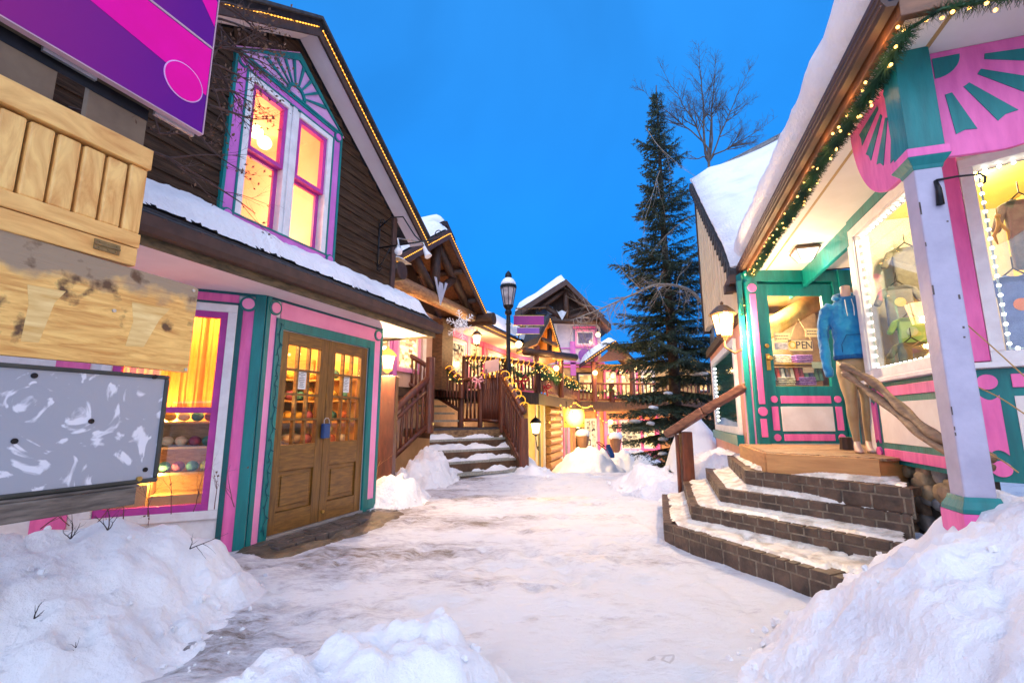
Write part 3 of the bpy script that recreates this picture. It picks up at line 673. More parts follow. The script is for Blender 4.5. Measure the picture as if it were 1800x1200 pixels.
# small clip of wires at the gable peak
# green wire lights beside the door
mb = MB(FL); pts = [(-.745+.012*sin(i*1.3), .036+.006*sin(i*2.1), 2.15-.035*i) for i in range(60)]
mb.tube(pts, .004, 5)
for i in range(0, 60, 3): mb.tube([pts[i], (pts[i][0]+.028*(-1)**i, .045, pts[i][2]-.02)], .005, 5)
mb.build('wire_lights', TEALD, label='unlit dark green string of lights hanging down the left door jamb', cat='string lights')

# shelves and yarn
YC = [('mustard', (.65, .40, .06)), ('cream', (.80, .66, .38)), ('rust', (.50, .13, .04)), ('olive', (.26, .30, .07)), ('plum', (.28, .07, .12)), ('grey', (.42, .38, .30)), ('teal', (.08, .26, .22))]
YM = [mk('yarn_'+n_, c_, rough=.9, sc_=18, bump=.9, stretch=(1, 1, 3)) for n_, c_ in YC]
SHELF = mk('shelf_wood', (.58, .34, .12), (.40, .22, .07), rough=.6, stretch=(2, 2, 8))
def shelf(F, s0, s1, o0, o1, zs, label, ztop):
    r = root('display_shelf', F.w(((s0+s1)/2, o0, zs[0])), label, 'shelf')
    for z_ in zs: mb = MB(F); mb.box(s0, s1, o1, o0, z_-.022, z_); mb.build('board', SHELF, r)
    mb = MB(F); mb.box(s0-.02, s0, o1, o0, .03, ztop); mb.box(s1, s1+.02, o1, o0, .03, ztop); mb.box(s0, s1, o1-.015, o1, .03, ztop); mb.build('side_panel', SHELF, r); return r
protoy = {}
ORD = ['first', 'second', 'third', 'fourth', 'fifth', 'sixth', 'seventh', 'eighth', 'ninth', 'tenth', 'eleventh']
def yarn(F, s, o, z, k, r, where, grp):
    nm = YC[k][0]
    lab = nm+' yarn ball, '+where
    if (k, r) not in protoy:
        mb = MB(); mb.ball((0, 0, r*.92), r, 12, 8, sz=.92); q = mb.build('yarn_ball', YM[k], smooth=True, fix=False, org=(0, 0, 0)); protoy[k, r] = q; q.location = F.w((s, o, z)); tag(q, lab, 'yarn', grp)
    else: q = dup(protoy[k, r], F.w((s, o, z)), label=lab); q['group'] = grp
shelf(FB, .34, 1.3, -.16, -.40, [.70, .93, 1.16], 'low wooden shelf of yarn balls behind the splayed shop window', 1.24)
random.seed(11)
for i, z_ in enumerate((.70, .93, 1.16)):
    s = .40; c_ = 0
    while s < 1.26:
        c_ += 1; yarn(FB, s, -.24, z_+.0, random.randrange(7), .052, '%s from right, %s shelf of splayed window' % (ORD[c_-1], ('bottom', 'middle', 'top')[i]), 'yarn balls in the splayed window'); s += .108
shelf(FL, -.9, .8, -1.0, -1.3, [.55, .85, 1.15, 1.42, 1.70], 'tall wooden shelf of yarn balls seen through the double door', 2.0)
for i, z_ in enumerate((.85, 1.15, 1.42, 1.70)):
    s = -.8; c_ = 0
    while s < .75:
        c_ += 1; yarn(FL, s, -1.10, z_, random.randrange(7), .075, '%s from left, %s shelf behind double door' % (ORD[c_-1], ('lowest', 'second', 'third', 'top')[i]), 'yarn balls behind the double door'); s += .165
FI = Fr(*(FL.w((.84, -.25, 0)).xy), 0); FI.d = -FL.n; FI.n = -FL.d
shelf(FI, 0, 1.9, 0, -.02, [.6, .9, 1.2, 1.5, 1.8], 'deep side shelf of yarn balls behind the right leaf of the double door', 2.1) if False else None
rr9 = root('display_shelf', FI.w((.9, .1, .6)), 'side shelf of yarn balls behind the right leaf of the double door', 'shelf')
for z_ in (.55, .85, 1.15, 1.42, 1.70): mb = MB(FI); mb.box(0, 1.9, 0, .24, z_-.022, z_); mb.build('board', SHELF, rr9)
for i, z_ in enumerate((.85, 1.15, 1.42, 1.70)):
    for j in range(8): yarn(FI, .1+.2*j, .13, z_, random.randrange(7), .075, '%s from the front, %s side shelf by right door leaf' % (ORD[j], ('lowest', 'second', 'third', 'top')[i]), 'yarn balls on the side shelf')
CARD = mk('cardboard', (.55, .33, .13), (.46, .26, .09), rough=.8, sc_=3)
for (s_, w_, z0_, h_, lb_) in ((.38, .40, .31, .2, 'cardboard box on the floor of the splayed shop window, right one'), (.80, .36, .31, .3, 'cardboard box on the floor of the splayed shop window, left one')):
    mb = MB(FB); mb.box(s_, s_+w_, -.155, -.10, z0_, z0_+h_); mb.box(s_, s_+w_, -.40, -.155, z0_, z0_+h_); mb.box(s_+w_/2-.03, s_+w_/2+.03, -.1, -.098, z0_, z0_+h_); mb.build('cardboard_box', CARD, bevel=.003, label=lb_, cat='box')
# strings of small shop lamps seen over the shelves
mb = MB(FL)
for k in range(9): mb.ball((-.7+.17*k, -.95, 2.02+.02*sin(k*2)), .02, 6, 5)
mb.build('fairy_lights', BULB, label='row of glowing bulbs over the yarn shelf inside the double door', cat='string lights')

# lanterns -----------------------------------------------------------
def lantern_body(mb_cage, mb_gl, c, h=.30, r=.10):
    """carriage lantern: base cup, tapered glass, cage bars, domed cap with finial"""
    x, y, z = c
    mb_gl.lathe([(r*.62, z*0+.04*h), (r*.72, .25*h), (r*.95, .62*h)], (x, y, z), 8)
    mb_cage.lathe([(r*.15, -.16*h), (r*.35, -.10*h), (r*.7, -.02*h), (r*.7, .04*h)], (x, y, z), 8)
    mb_cage.lathe([(r*1.12, .62*h), (r*1.22, .67*h), (r*.95, .78*h), (r*.5, .92*h), (r*.12, .97*h), (r*.16, 1.02*h), (.005, 1.08*h)], (x, y, z), 16)
    for j in range(4):
        q = pi/4+pi/2*j; mb_cage.tube([(x+r*.64*cos(q), y+r*.64*sin(q), z+.03*h), (x+r*.97*cos(q), y+r*.97*sin(q), z+.63*h)], r*.06, 5)
def lantern(loc, label, h=.3, r=.1, arm=None, energy=6, group=None, name='wall_lantern', capm=None):
    rt = root(name, loc, label, 'lantern', group)
    a, b = MB(), MB(); lantern_body(a, b, loc, h, r)
    if arm: 
        L = Vector(loc); A = Vector(arm); a.tube([L+Vector((0, 0, -.12*h)), L+Vector((0, 0, -.35*h)), (L+A)/2+Vector((0, 0, -.45*h)), A+Vector((0, 0, -.2*h)), A], r*.1, 6, raw=True); a.ball(A, r*.16, 8, 6, raw=True)
    a.build('cage', capm or IRON, rt, smooth=False); b.build('glass', LAMPG, rt)
    if energy: point(Vector(loc)+Vector((0, -r*1.35, .1*h)), energy, (1, .64, .32), r*.25)
    return rt
# ================================================================== OLD SIGN GROUP, near left
FS = Fr(-1.718, 2.3, 20.4)
def pz(px, py, o=0): return FS.pl(px, py, o)
PURP = mk('purple_sign_face', (.20, .008, .24), (.13, .004, .19), rough=.6, spec=.2, sc_=.8)
_t = PURP.node_tree; _p = _t.nodes['Principled BSDF']; _s = _t.nodes.new('ShaderNodeSeparateXYZ'); _t.links.new(_t.nodes['Texture Coordinate'].outputs['Object'], _s.inputs[0]); _r = _t.nodes.new('ShaderNodeMapRange'); _r.inputs[1].default_value = -1.1; _r.inputs[2].default_value = -.1; _t.links.new(_s.outputs['Y'], _r.inputs[0]); _m = _t.nodes.new('ShaderNodeMix'); _m.data_type = 'RGBA'; _m.inputs[6].default_value = (.34, .02, .17, 1); _m.inputs[7].default_value = (.13, .004, .22, 1); _t.links.new(_r.outputs[0], _m.inputs[0]); _t.links.new(_m.outputs[2], _p.inputs['Base Color'])
PINKS = mk('hot_pink_sign_face', (.90, .0, .34), (.86, .0, .30), rough=.6, spec=.2)
ORED = mk('magenta_sign_face', (.34, .0, .20), (.24, .0, .18), rough=.35, sc_=.7)
BACKB = mk('grey_brown_backboard', (.25, .17, .10), (.12, .075, .045), rough=.7, sc_=3, bump=.2, lo=.3, hi=.7)
PALEW = mk('lamplit_planed_wood', (.95, .56, .17), (.60, .23, .045), rough=.5, sc_=3.2, bump=.15, stretch=(.9, .9, 4), lo=.25, hi=.65, distort=1.2)  # warm lamplight on the boards is put into this yellow
PALEV = mk('lamplit_slat_wood', (.96, .58, .18), (.60, .23, .045), rough=.5, sc_=3.6, bump=.15, stretch=(4, 4, .9), lo=.25, hi=.6, distort=1.2)  # slats too carry the warm lamplight in their colour
RIM = mk('sign_rim', (.62, .38, .42), (.5, .3, .34), rough=.5)
zb = pz(355, 235)[1]; zs2 = pz(376, 88)[1]
r0 = root('shop_sign', FS.w((0, 0, zb)), 'large purple and hot pink sign panel with a pink disc, top left', 'sign')
mb = MB(FS); mb.box(-1.6, .0, -.03, .0, zb, zs2-.006); mb.build('panel', PURP, r0, bevel=.002)
mb = MB(FS); mb.box(-1.6, .0, -.03, .0, zs2+.006, zs2+.75); mb.build('panel', PURP, r0, bevel=.002)
def zl(px, py): t = FS.pl(px, py); return (t[0], t[1])
# pink band: runs from lower right to upper left
a, b, c, d = zl(372, 175), zl(372, 95), zl(300, -75), zl(158, 0)
mb = MB(FS); mb.plate([(-.004, a[1]), (-.004, zs2-.012), (FS.pl(256, 0)[0], zs2-.012), (FS.pl(158, 0)[0], FS.pl(158, 0)[1])], .0, .0015); mb.build('band', PINKS, r0)
mb = MB(FS); mb.plate([(-.004, zs2+.3), (-.004, zs2+.14), (-.35, zs2+.55), (-.35, zs2+.7)], .0, .0015); mb.build('band', PINKS, r0)
cc = zl(323, 144); hh = abs(zl(323, 112)[1]-zl(323, 177)[1])/2
mb = MB(FS); mb.disc(cc[0], cc[1], hh, 0, .003, 40); mb.build('disc_ring', mk('pale_pink_print', (.9, .45, .8), rough=.4), r0)
mb = MB(FS); mb.disc(cc[0], cc[1], hh-.006, .003, .005, 40); mb.build('disc', PINKS, r0)
mb = MB(FS); mb.box(-1.6, .004, -.032, .004, zb-.006, zb); mb.box(.0, .005, -.032, .004, zb, zs2+.75); mb.box(-1.6, .0, -.031, .003, zs2-.006, zs2+.006); mb.build('rim', RIM, r0)
mb = MB(FS); g = zl(330, 228)
mb.box(-.66, -.47, -.05, -.032, zb-.022, zb+.03); mb.build('bracket', STEEL, r0); mb = MB(FS); mb.box(-.22, -.02, -.05, -.032, zb-.022, zb+.03); mb.build('bracket', STEEL, r0)
# backing board with square hole
e1 = pz(268, 255)[0]; zt = pz(268, 190)[1]+.02; zb2 = pz(268, 285)[1]-.02
h0, h1, hz0, hz1 = pz(108, 180)[0], pz(166, 200)[0], pz(160, 212)[1], pz(140, 132)[1]
rb = root('backing_board', FS.w((e1, -.05, zb2)), 'grey brown flat backing board with a square hole, between purple sign and slatted board', 'board')
mb = MB(FS); mb.box(-1.6, h0, -.11, -.07, zb2-.1, zb+.06); mb.box(h1, e1, -.11, -.07, zb2-.1, zb+.06); mb.box(h0, h1, -.11, -.07, zb2-.1, hz0); mb.build('panel', BACKB, rb, bevel=.003)
mb = MB(FS); mb.box(-1.6, e1-.02, -.105, -.066, zb+.06, zb+.4); mb.box(-1.55, -1.4, -.25, -.12, -.2, zb+.4); mb.box(-1.6, e1, -.069, -.066, hz1-.0, zb+.0); mb.build('post', IRON, rb)
# slatted board (crate like)
tl = pz(268, 270)[1]; bt = pz(242, 470)[1]; er = pz(262, 300)[0]+.0
tb = pz(268, 303)[1]; bb0 = pz(250, 415)[1]
rc = root('slatted_board', FS.w((er, 0, bt)), 'pale slatted wooden board with a rusty hinge, above the weathered plywood board', 'board')
mb = MB(FS); mb.box(-1.6, er+.004, -.065, .012, tb, tl+.01); mb.build('top_rail', PALEW, rc, bevel=.004)
mb = MB(FS); mb.box(-1.6, er, -.065, .010, bt+.09, bb0-.0); mb.build('bottom_rail', PALEW, rc, bevel=.004)
mb = MB(FS); mb.box(-1.6, er-.004, -.065, .008, bt, bt+.086); mb.build('bottom_rail', PALEW, rc, bevel=.004)
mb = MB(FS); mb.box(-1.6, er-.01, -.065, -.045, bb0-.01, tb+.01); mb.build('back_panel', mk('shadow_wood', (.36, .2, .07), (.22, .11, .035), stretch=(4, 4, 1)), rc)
s = er-.002; k = 0; sw = .075
while s > -1.5:
    mb = MB(FS); mb.box(s-sw, s, -.044, .0, bb0, tb-.002-.012*(k > 0)); q = mb.build('slat', PALEV, rc, bevel=.010); s -= sw+.010; k += 1; sw = .080
hg = pz(188, 435)
mb = MB(FS); mb.box(hg[0]-.055, hg[0]+.045, .008, .014, hg[1]-.025, hg[1]+.022); mb.tube([(hg[0]-.055, .016, hg[1]), (hg[0]+.045, .016, hg[1])], .005, 6)
for q in (-.035, .0, .03):
    for w in (-.014, .012): mb.disc(hg[0]+q, hg[1]+w, .004, .014, .017, 8)
mb.build('hinge', mk('old_hinge', (.34, .22, .08), (.18, .11, .04), rough=.5, metal=.3, sc_=20), rc, bevel=.001)
# weathered plywood
def plymat():
    m_ = mk('lamplit_weathered_plywood', (.95, .57, .16), (.56, .22, .04), rough=.6, sc_=4.2, bump=.3, stretch=(1.2, 1.2, 9), lo=.28, hi=.62, distort=.6)  # plywood grain, its yellow deepened to hold warm lamplight
    t = m_.node_tree; n = t.nodes; l = t.links; p = n['Principled BSDF']; src = p.inputs['Base Color'].links[0].from_socket
    tc = n.new('ShaderNodeTexCoord'); sp = n.new('ShaderNodeSeparateXYZ'); l.new(tc.outputs['Object'], sp.inputs[0])
    nz = n.new('ShaderNodeTexNoise'); nz.inputs['Scale'].default_value = 7; nz.inputs['Detail'].default_value = 8; l.new(tc.outputs['Object'], nz.inputs[0])
    ad = n.new('ShaderNodeMath'); ad.operation = 'MULTIPLY_ADD'; ad.inputs[1].default_value = .28; l.new(nz.outputs[0], ad.inputs[0]); l.new(sp.outputs['Z'], ad.inputs[2])
    mr = n.new('ShaderNodeMapRange'); mr.inputs[1].default_value = .47; mr.inputs[2].default_value = .53; l.new(ad.outputs[0], mr.inputs[0])
    mx = n.new('ShaderNodeMix'); mx.data_type = 'RGBA'; l.new(mr.outputs[0], mx.inputs[0]); l.new(src, mx.inputs[6]); mx.inputs[7].default_value = (.34, .235, .14, 1)
    n2 = n.new('ShaderNodeTexNoise'); n2.inputs['Scale'].default_value = 9; n2.inputs['Detail'].default_value = 9; l.new(tc.outputs['Object'], n2.inputs[0])
    r2 = n.new('ShaderNodeMapRange'); r2.inputs[1].default_value = .57; r2.inputs[2].default_value = .66; l.new(n2.outputs[0], r2.inputs[0])
    m2 = n.new('ShaderNodeMix'); m2.data_type = 'RGBA'; l.new(r2.outputs[0], m2.inputs[0]); l.new(mx.outputs[2], m2.inputs[6]); m2.inputs[7].default_value = (.12, .055, .02, 1)
    l.new(m2.outputs[2], p.inputs['Base Color']); return m_
PLY = plymat()
p1, p2, p3_ = pz(350, 507), pz(335, 655), pz(0, 635)
pe = .5*(p1[0]+p2[0])
rp_ = root('plywood_board', FS.w((pe, .0, p2[1])), 'weathered yellow plywood board with ghost marks and screws, above the grey metal sign', 'board')
mb = MB(FS); mb.plate([(-1.6, p2[1]), (-.3, p2[1]+.005), (pe-.01, p2[1]), (p1[0]-.002, p1[1]-.005), (p1[0]-.03, p1[1]+.004), (-1.6, p1[1]+.05)], -.035, .0); mb.build('panel', PLY, rp_, bevel=.002)
GH = mk('paler_ghost_mark', (.93, .68, .28), (.66, .36, .09), rough=.6, stretch=(1.2, 1.2, 9), sc_=3)
for (x0_, y0_) in ((48, 500), (232, 530)):
    q = lambda x, y: zl(x, y)
    mb = MB(FS); mb.plate([q(x0_, y0_), q(x0_+68, y0_+12), q(x0_+48, y0_+32), q(x0_+20, y0_+102-(x0_ > 100)*22), q(x0_-12, y0_+100-(x0_ > 100)*22), q(x0_+2, y0_+35)], 0, .0008); mb.build('ghost_mark', GH, rp_)
for px_, py_ in ((342, 510), (328, 650), (203, 545)):
    g = zl(px_, py_); mb = MB(FS); mb.disc(g[0]-.006, g[1]-.004+.006*(py_ > 600), .008, 0, .005, 10); mb.build('screw', STEEL, rp_)
# grey metal sign
t0, t1 = pz(293, 660), pz(280, 845); ge = pz(287, 750)[0]
rg = root('metal_sign', FS.w((ge, 0, t1[1])), 'scratched grey blank metal sign face in a dark frame, lowest of the left sign boards', 'sign')
GREYM = mk('scratched_grey_paint', (.72, .72, .76), (.34, .35, .39), rough=.32, sc_=5.5, bump=.1, lo=.57, hi=.63, distort=3.0, detail=9, metal=.1)
GREYM.node_tree.nodes['Noise Texture'].inputs['Roughness'].default_value = .45
mb = MB(FS); mb.box(-1.6, ge-.02, -.03, .0, t1[1]+.02, t0[1]-.018); mb.build('panel', GREYM, rg)
mb = MB(FS); mb.box(-1.6, ge, -.06, .010, t1[1], t1[1]+.02); mb.box(-1.6, ge, -.06, .010, t0[1]-.018, t0[1]); mb.box(ge-.02, ge, -.06, .010, t1[1]+.02, t0[1]-.018); mb.build('frame', mk('dark_sign_frame', (.05, .05, .04), (.025, .025, .02), rough=.5), rg, bevel=.006)
for px_, py_, m_ in ((160, 740, IRON), (60, 660, IRON), (25, 775, IRON), (270, 662, IRON), (243, 841, BRASS), (255, 825, IRON)):
    g = zl(px_, py_); mb = MB(FS); mb.disc(g[0], g[1], .011, 0, .013 if py_ > 840 or py_ == 662 else .004, 12); mb.build('rivet', m_, rg)
mb = MB(FS); mb.box(-1.6, ge-.11, -.13, .045, t1[1]-.085, t1[1]-.012); mb.box(-1.6, ge-.09, -.1, .03, t1[1]-.012, t1[1]); rr = mb.build('ledge', mk('weathered_grey_timber', (.20, .16, .13), (.07, .055, .045), rough=.8, bump=.4, stretch=(1, 1, 6)), rg, bevel=.005)

# ------------------------------------------------------------- bare twigs
BARK = mk('twig_bark', (.10, .05, .04), (.035, .018, .015), rough=.8, sc_=20)
BARKL = mk('pale_twig_bark', (.32, .25, .20), (.16, .12, .10), rough=.8, sc_=20)
LEAF = mk('dry_leaf', (.26, .13, .07), (.10, .05, .03), rough=.8, sc_=20)
def twig(mb, p, d, L, r, depth, lf=None, curl=.25, seg=6, spread=.8, kids=3, sag=0.0):
    P = [Vector(p)]; d = Vector(d).normalized(); R = [r]
    for i in range(seg):
        d = (d + Vector((random.gauss(0, 1), random.gauss(0, 1), random.gauss(0, 1)-sag)) * curl*.5).normalized()
        P.append(P[-1] + d*L/seg); R.append(r*(1-.75*(i+1)/seg))
    mb.tube(P, R, 5 if r > .004 else 3, raw=True, caps=False)
    if lf is not None:
        for i in range(2, len(P)):
            if random.random() < .05:
                c = P[i]+Vector((random.gauss(0, 1), random.gauss(0, 1), random.gauss(-.6, 1)))*.012; u = Vector((random.gauss(0, 1), random.gauss(0, 1), random.gauss(0, 1))).normalized()*.012; w = u.cross(Vector((.3, .5, .8))).normalized()*.009
                lf.add([c-u, c+w, c+u*1.2, c-w*.8], [(0, 1, 2, 3)], raw=True)
    if depth > 0:
        for k in range(kids):
            i = random.randint(1, len(P)-2); t = (P[i+1]-P[i]).normalized()
            q = (t + Vector((random.gauss(0, 1), random.gauss(0, 1), random.gauss(0, 1)))*spread*.6).normalized()
            twig(mb, P[i], q, L*random.uniform(.4, .65), R[i]*.65, depth-1, lf, curl, seg, spread, kids, sag)
random.seed(21)
XST = [(372-2*(i % 3), 4+13*i, 372+random.randint(30, 110), 4+13*i+random.randint(-50, 60), random.uniform(.2, .42), .004, 2) for i in range(0, 15, 2)]
def shrubtwigs(label, starts, cat='shrub', leaves=True, m=BARK, name='bare_shrub', **kw):
    mb = MB(); lf = MB() if leaves else None
    for (p, q, L, r, dep) in starts: twig(mb, p, Vector(q), L, r, dep, lf, **kw)
    o = mb.build(name, m, smooth=True, fix=False, label=label, cat=cat)
    if leaves and lf.v: lf.build('leaves', LEAF, o, fix=False)
    return o
def PS(px, py, o=-.2): g = FS.pl(px, py, o); return FS.w((g[0], o, g[1]))
st_ = []
for (x, y, x2, y2, L, r, dp_) in ((255, 262, 400, 330, .62, .0045, 2), (262, 225, 340, 260, .3, .003, 2), (350, 235, 385, 300, .25, .003, 2), (365, 20, 430, 110, .38, .004, 3), (370, 60, 480, 120, .45, .004, 2), (360, 110, 440, 130, .35, .004, 3), (380, 0, 470, 60, .4, .004, 2), (372, 150, 400, 210, .25, .003, 2), (340, 70, 380, 130, .35, .004, 2), (150, 200, 156, 140, .16, .004, 1), (120, 190, 160, 200, .16, .004, 2), (370, 90, 420, 170, .3, .003, 2), *XST):
    A_ = PS(x, y); B_ = PS(x2, y2); st_.append((A_, B_-A_, L*1.25, r*2.3, dp_+(dp_ < 3)))
shrubtwigs('bare leafless vine twigs with a few dry leaves behind the purple sign', st_, kids=4)
for (x, y, o_, lab, ss) in ((190, 925, 'left', 'dark thorny twig sticking out of the snow under the grey sign, the taller one', [(0, .3, .9, .16), (.6, .1, .5, .12), (-.5, 0, .6, .12)]),
                        (125, 940, '', 'dark forked twig in the snow bank below the left end of the grey sign', [(0, .1, .9, .14), (.5, .2, .7, .1), (-.6, .2, .4, .1)]),
                        (75, 990, '', 'tiny forked twig poking out of the lower left snow bank', [(.1, 0, .9, .07), (.7, 0, .6, .05)]),
                        (150, 1030, '', 'thin bent twig standing in the middle of the left snow bank', [(.1, 0, 1, .08), (-.6, 0, .7, .04)]),
                        (340, 905, '', 'long thorny twig lying across the snow top by the pink corner board', [(.95, .25, .3, .22), (.3, 0, .9, .08)])):
    Y_ = {190: 2.85, 125: 2.75, 75: 2.35, 150: 2.3, 340: 3.1}[x]; A_ = PY(x, y, Y_)
    zz = ground(A_.x, A_.y)-.03+(f_left(A_.x, A_.y) or 0)
    A_.z = min(A_.z, zz+.05)
    shrubtwigs(lab, [(A_-Vector((0, 0, .02)), (q[0], q[1], q[2]), q[3], .004, 1) for q in ss], leaves=False, m=mk('dark_twig', (.03, .015, .015)), kids=3, name='twig', cat='twig')
st_ = []
for i in range(9):
    A_ = Vector((-3.0+.10*i, 3.05+.09*i, .5)); st_.append((A_, Vector((random.gauss(0, .5), random.gauss(0, .3), 1)), .34, .004, 2))
shrubtwigs('tangle of reddish rose stems between the left snow bank and the shop wall', st_, m=mk('red_rose_stem', (.20, .05, .04), (.08, .02, .02)), kids=3)
st_ = [(Vector((-1.93+.02*i, 6.35+.05*i, .2)), Vector((.2*(i-1), .1, 1)), .42, .006, 2) for i in range(3)]
shrubtwigs('small bare sapling wrapped in light wire by the lantern snow heap', st_, leaves=False, m=mk('straw_wire', (.5, .3, .08)), kids=2)

# ------------------------------------------------------------- iron bracket with spot lamps on the siding
bp_ = lambda px, py, o: (lambda g: FL.w((g[0], o, g[1])))(FL.pl(px, py, o))
rbk = root('sign_bracket', bp_(672, 440, .05), 'empty scrolled black iron sign bracket on the dark siding corner', 'bracket')
def scroll(mb, c, r, turns, F, o, a0=0, dirn=1, th=.008, n=26):
    pts = []
    for i in range(n):
        t = i/(n-1); a = a0+dirn*2*pi*turns*t; q = r*(1-.8*t); pts.append((c[0], o, 0)); pts[-1] = (c[0]+q*cos(a), o, c[1]+q*sin(a))
    mb.tube(pts, th, 6)
b0 = FL.pl(668, 400, .03); b1 = FL.pl(668, 470, .03)
mb = MB(FL); sS = b0[0]; mb.box(sS-.015, sS+.015, .02, .03, b1[1], b0[1]+.06)
zA = FL.pl(668, 437, .03)[1]
# arm stands out from the wall towards the path
mb.tube([(sS, .03, zA), (sS, .95, zA)], .012, 8)
mb.tube([(sS, .03, b0[1]), (sS, .2, b0[1]+.12), (sS, .4, b0[1]+.10), (sS, .6, zA+.1), (sS, .7, zA)], .009, 6)
mb.tube([(sS, .03, b1[1]), (sS, .10, b1[1]+.05), (sS, .22, zA-.02)], .008, 6)
def scr3(o, z, r, a0, d): mb.tube([(sS, o+r*(1-.8*t/20)*cos(a0+d*t*.42), z+r*(1-.8*t/20)*sin(a0+d*t*.42)) for t in range(21)], .007, 5)
scr3(.95, zA+.07, .07, -pi/2, 1); scr3(.06, b0[1]+.08, .05, -pi/2, 1); scr3(.06, b1[1]-.03, .045, pi/2, 1); scr3(.82, zA-.05, .045, pi/2, -1)
mb.build('scrollwork', IRON, rbk, smooth=True)
rsp = root('spotlight', FL.w((sS, .35, zA-.05)), 'white bare round bulb spotlight on the iron bracket, nearer the wall', 'spotlight', 'spotlights on the iron bracket')
mb = MB(FL); mb.lathe([(.02, .04), (.035, .0), (.035, -.03)], (sS, .35, zA-.03), 10); mb.tube([(sS, .35, zA+.01), (sS, .33, zA+.1)], .012, 6); mb.build('socket', STEEL, rsp)
mb = MB(FL); mb.ball((sS, .35, zA-.09), .055, 12, 8); mb.build('bulb', WHITE, rsp, smooth=True)
rsp = root('spotlight', FL.w((sS, .78, zA-.2)), 'white cone spotlight hanging from the tip of the iron bracket', 'spotlight', 'spotlights on the iron bracket')
mb = MB(FL); mb.tube([(sS, .33, zA+.1), (sS, .55, zA+.04), (sS, .74, zA-.02), (sS, .76, zA-.08)], .008, 6); mb.build('arm', STEEL, rsp)
mb = MB(FL); mb.tube([(sS, .75, zA-.08), (sS, .78, zA-.15), (sS+.0, .82, zA-.22)], [.022, .03, .05], 12); mb.build('lamp_head', WHITE, rsp)

# ================================================================== RIGHT SHOP
FR = Fr(1.68, 1.81, 17.8, -1)
ZG = 3.08
rs = root('shop_building', FR.w((2.8, -.8, .8)), 'clothing shop with pink and teal trim, bay windows and snow covered roof on the right', 'building')
BC = (2.77, -.81); B2 = (1.354, -.815)
s1, s0_ = BC[0], B2[0]; oB = -.812
WS, WT = 1.58, 2.92
def rwall(mb, *a): mb.box(*a)
# bay face one: window one
mb = MB(FR); mb.box(s0_+.02, s1, oB-.12, oB-.002, .95, WS-.05); mb.box(s0_+.02, s1, oB-.12, oB, 2.98, ZG); mb.build('wall', CREAM, rs)
w1 = MB(FR); frame_rect(w1, s0_+.13, s1, WS-.05, 2.98, .085, oB-.10, oB+.03); w1o = w1.build('window', WHITE, rs, bevel=.005)
mb = MB(FR); frame_rect(mb, s0_+.215, s1-.085, WS+.035, 2.895, .012, oB-.05, oB+.01); mb.build('sash', CREAM, w1o)
mb = MB(FR); mb.box(s0_+.22, s1-.09, oB-.02, oB-.016, WS+.035, 2.895); mb.build('pane', GLASS, w1o)
mb = MB(FR); mb.box(s0_+.1, s1+.02, oB, oB+.075, WS-.085, WS-.05); mb.build('sill', WHITE, w1o, bevel=.005)
mb = MB(FR); mb.box(s0_, s1+.0, oB, oB+.03, 2.985, ZG); mb.build('header', TEAL, rs)
# panelled apron under a bay window
def apron(F, a, b, zlo, zhi, oo, dark=False):
    mb = MB(F); mb.box(a, b, oo-.02, oo+.012, zlo, zhi); base = mb.build('apron', TEAL, rs, bevel=.002)
    t = .115
    def pp(m, *q): k = MB(F); k.box(*q); k.build('apron_strip', m, base, bevel=.003)
    pp(PINK, a+t+.06, b-t-.06, oo+.012, oo+.026, zhi-t-.0, zhi-.035)
    pp(PINK, a+t+.06, b-t-.06, oo+.012, oo+.026, zlo+.035, zlo+t)
    for x0_ in (a+.03, b-.03-.085):
        k = MB(F); z0_, z1_ = zlo+t+.06, zhi-t-.06; n_ = 8
        arc = [(x0_+.085*i/n_, z1_-.012+.03*((2*i/n_-1)**2)) for i in range(n_+1)]; arc2 = [(x0_+.085*(1-i/n_), z0_+.012-.03*((2*i/n_-1)**2)) for i in range(n_+1)]
        k.plate(arc+arc2, oo+.012, oo+.026); k.build('apron_strip', PINK, base)
        for zc in (zhi-.078, zlo+.078):
            k = MB(F); k.disc(x0_+.0425, zc, .046, oo+.012, oo+.03); k.build('rosette', PINK, base)
    pp(CREAM, a+t+.06, b-t-.06, oo+.012, oo+.02, zlo+t+.05, zhi-t-.05)
apron(FR, s0_, s1, .82, WS-.09, oB+.0)
# bay face two, splayed
C2 = FR.w((s0_, oB, 0))
FT = Fr(C2.x, C2.y, 135, 1); FT.n = Vector((-.7071, -.7071, 0))
mb = MB(FT); mb.box(0, 1.1, -.1, 0, .9, WS-.05); mb.box(.0, 1.1, -.1, 0, 2.85, ZG); mb.build('wall', CREAM, rs)
mb = MB(FT); mb.box(-.0, .105, -.08, .022, WS-.04, ZG-.0); mb.build('corner_board', PINK, rs, bevel=.004)
mb = MB(FT); mb.box(-.03, .0, -.08, .03, WS-.04, ZG-.0); mb.F = FR; mb.box(s0_+.03, s0_+.125, oB-.05, oB+.022, WS-.04, 2.98); mb.build('corner_board', PINK, rs, bevel=.004)
w2 = MB(FT); frame_rect(w2, .107, .95, WS-.05, 2.86, .065, -.09, .03); w2o = w2.build('window', WHITE, rs, bevel=.005)
mb = MB(FT); mb.box(.172, .885, -.02, -.016, WS+.01, 2.8); mb.build('pane', GLASS, w2o)
mb = MB(FT); mb.box(-.02, 1.0, 0, .07, WS-.085, WS-.05); mb.build('sill', WHITE, w2o, bevel=.005)
apron(FT, 0.0, 1.0, .82, WS-.09, 0.0)
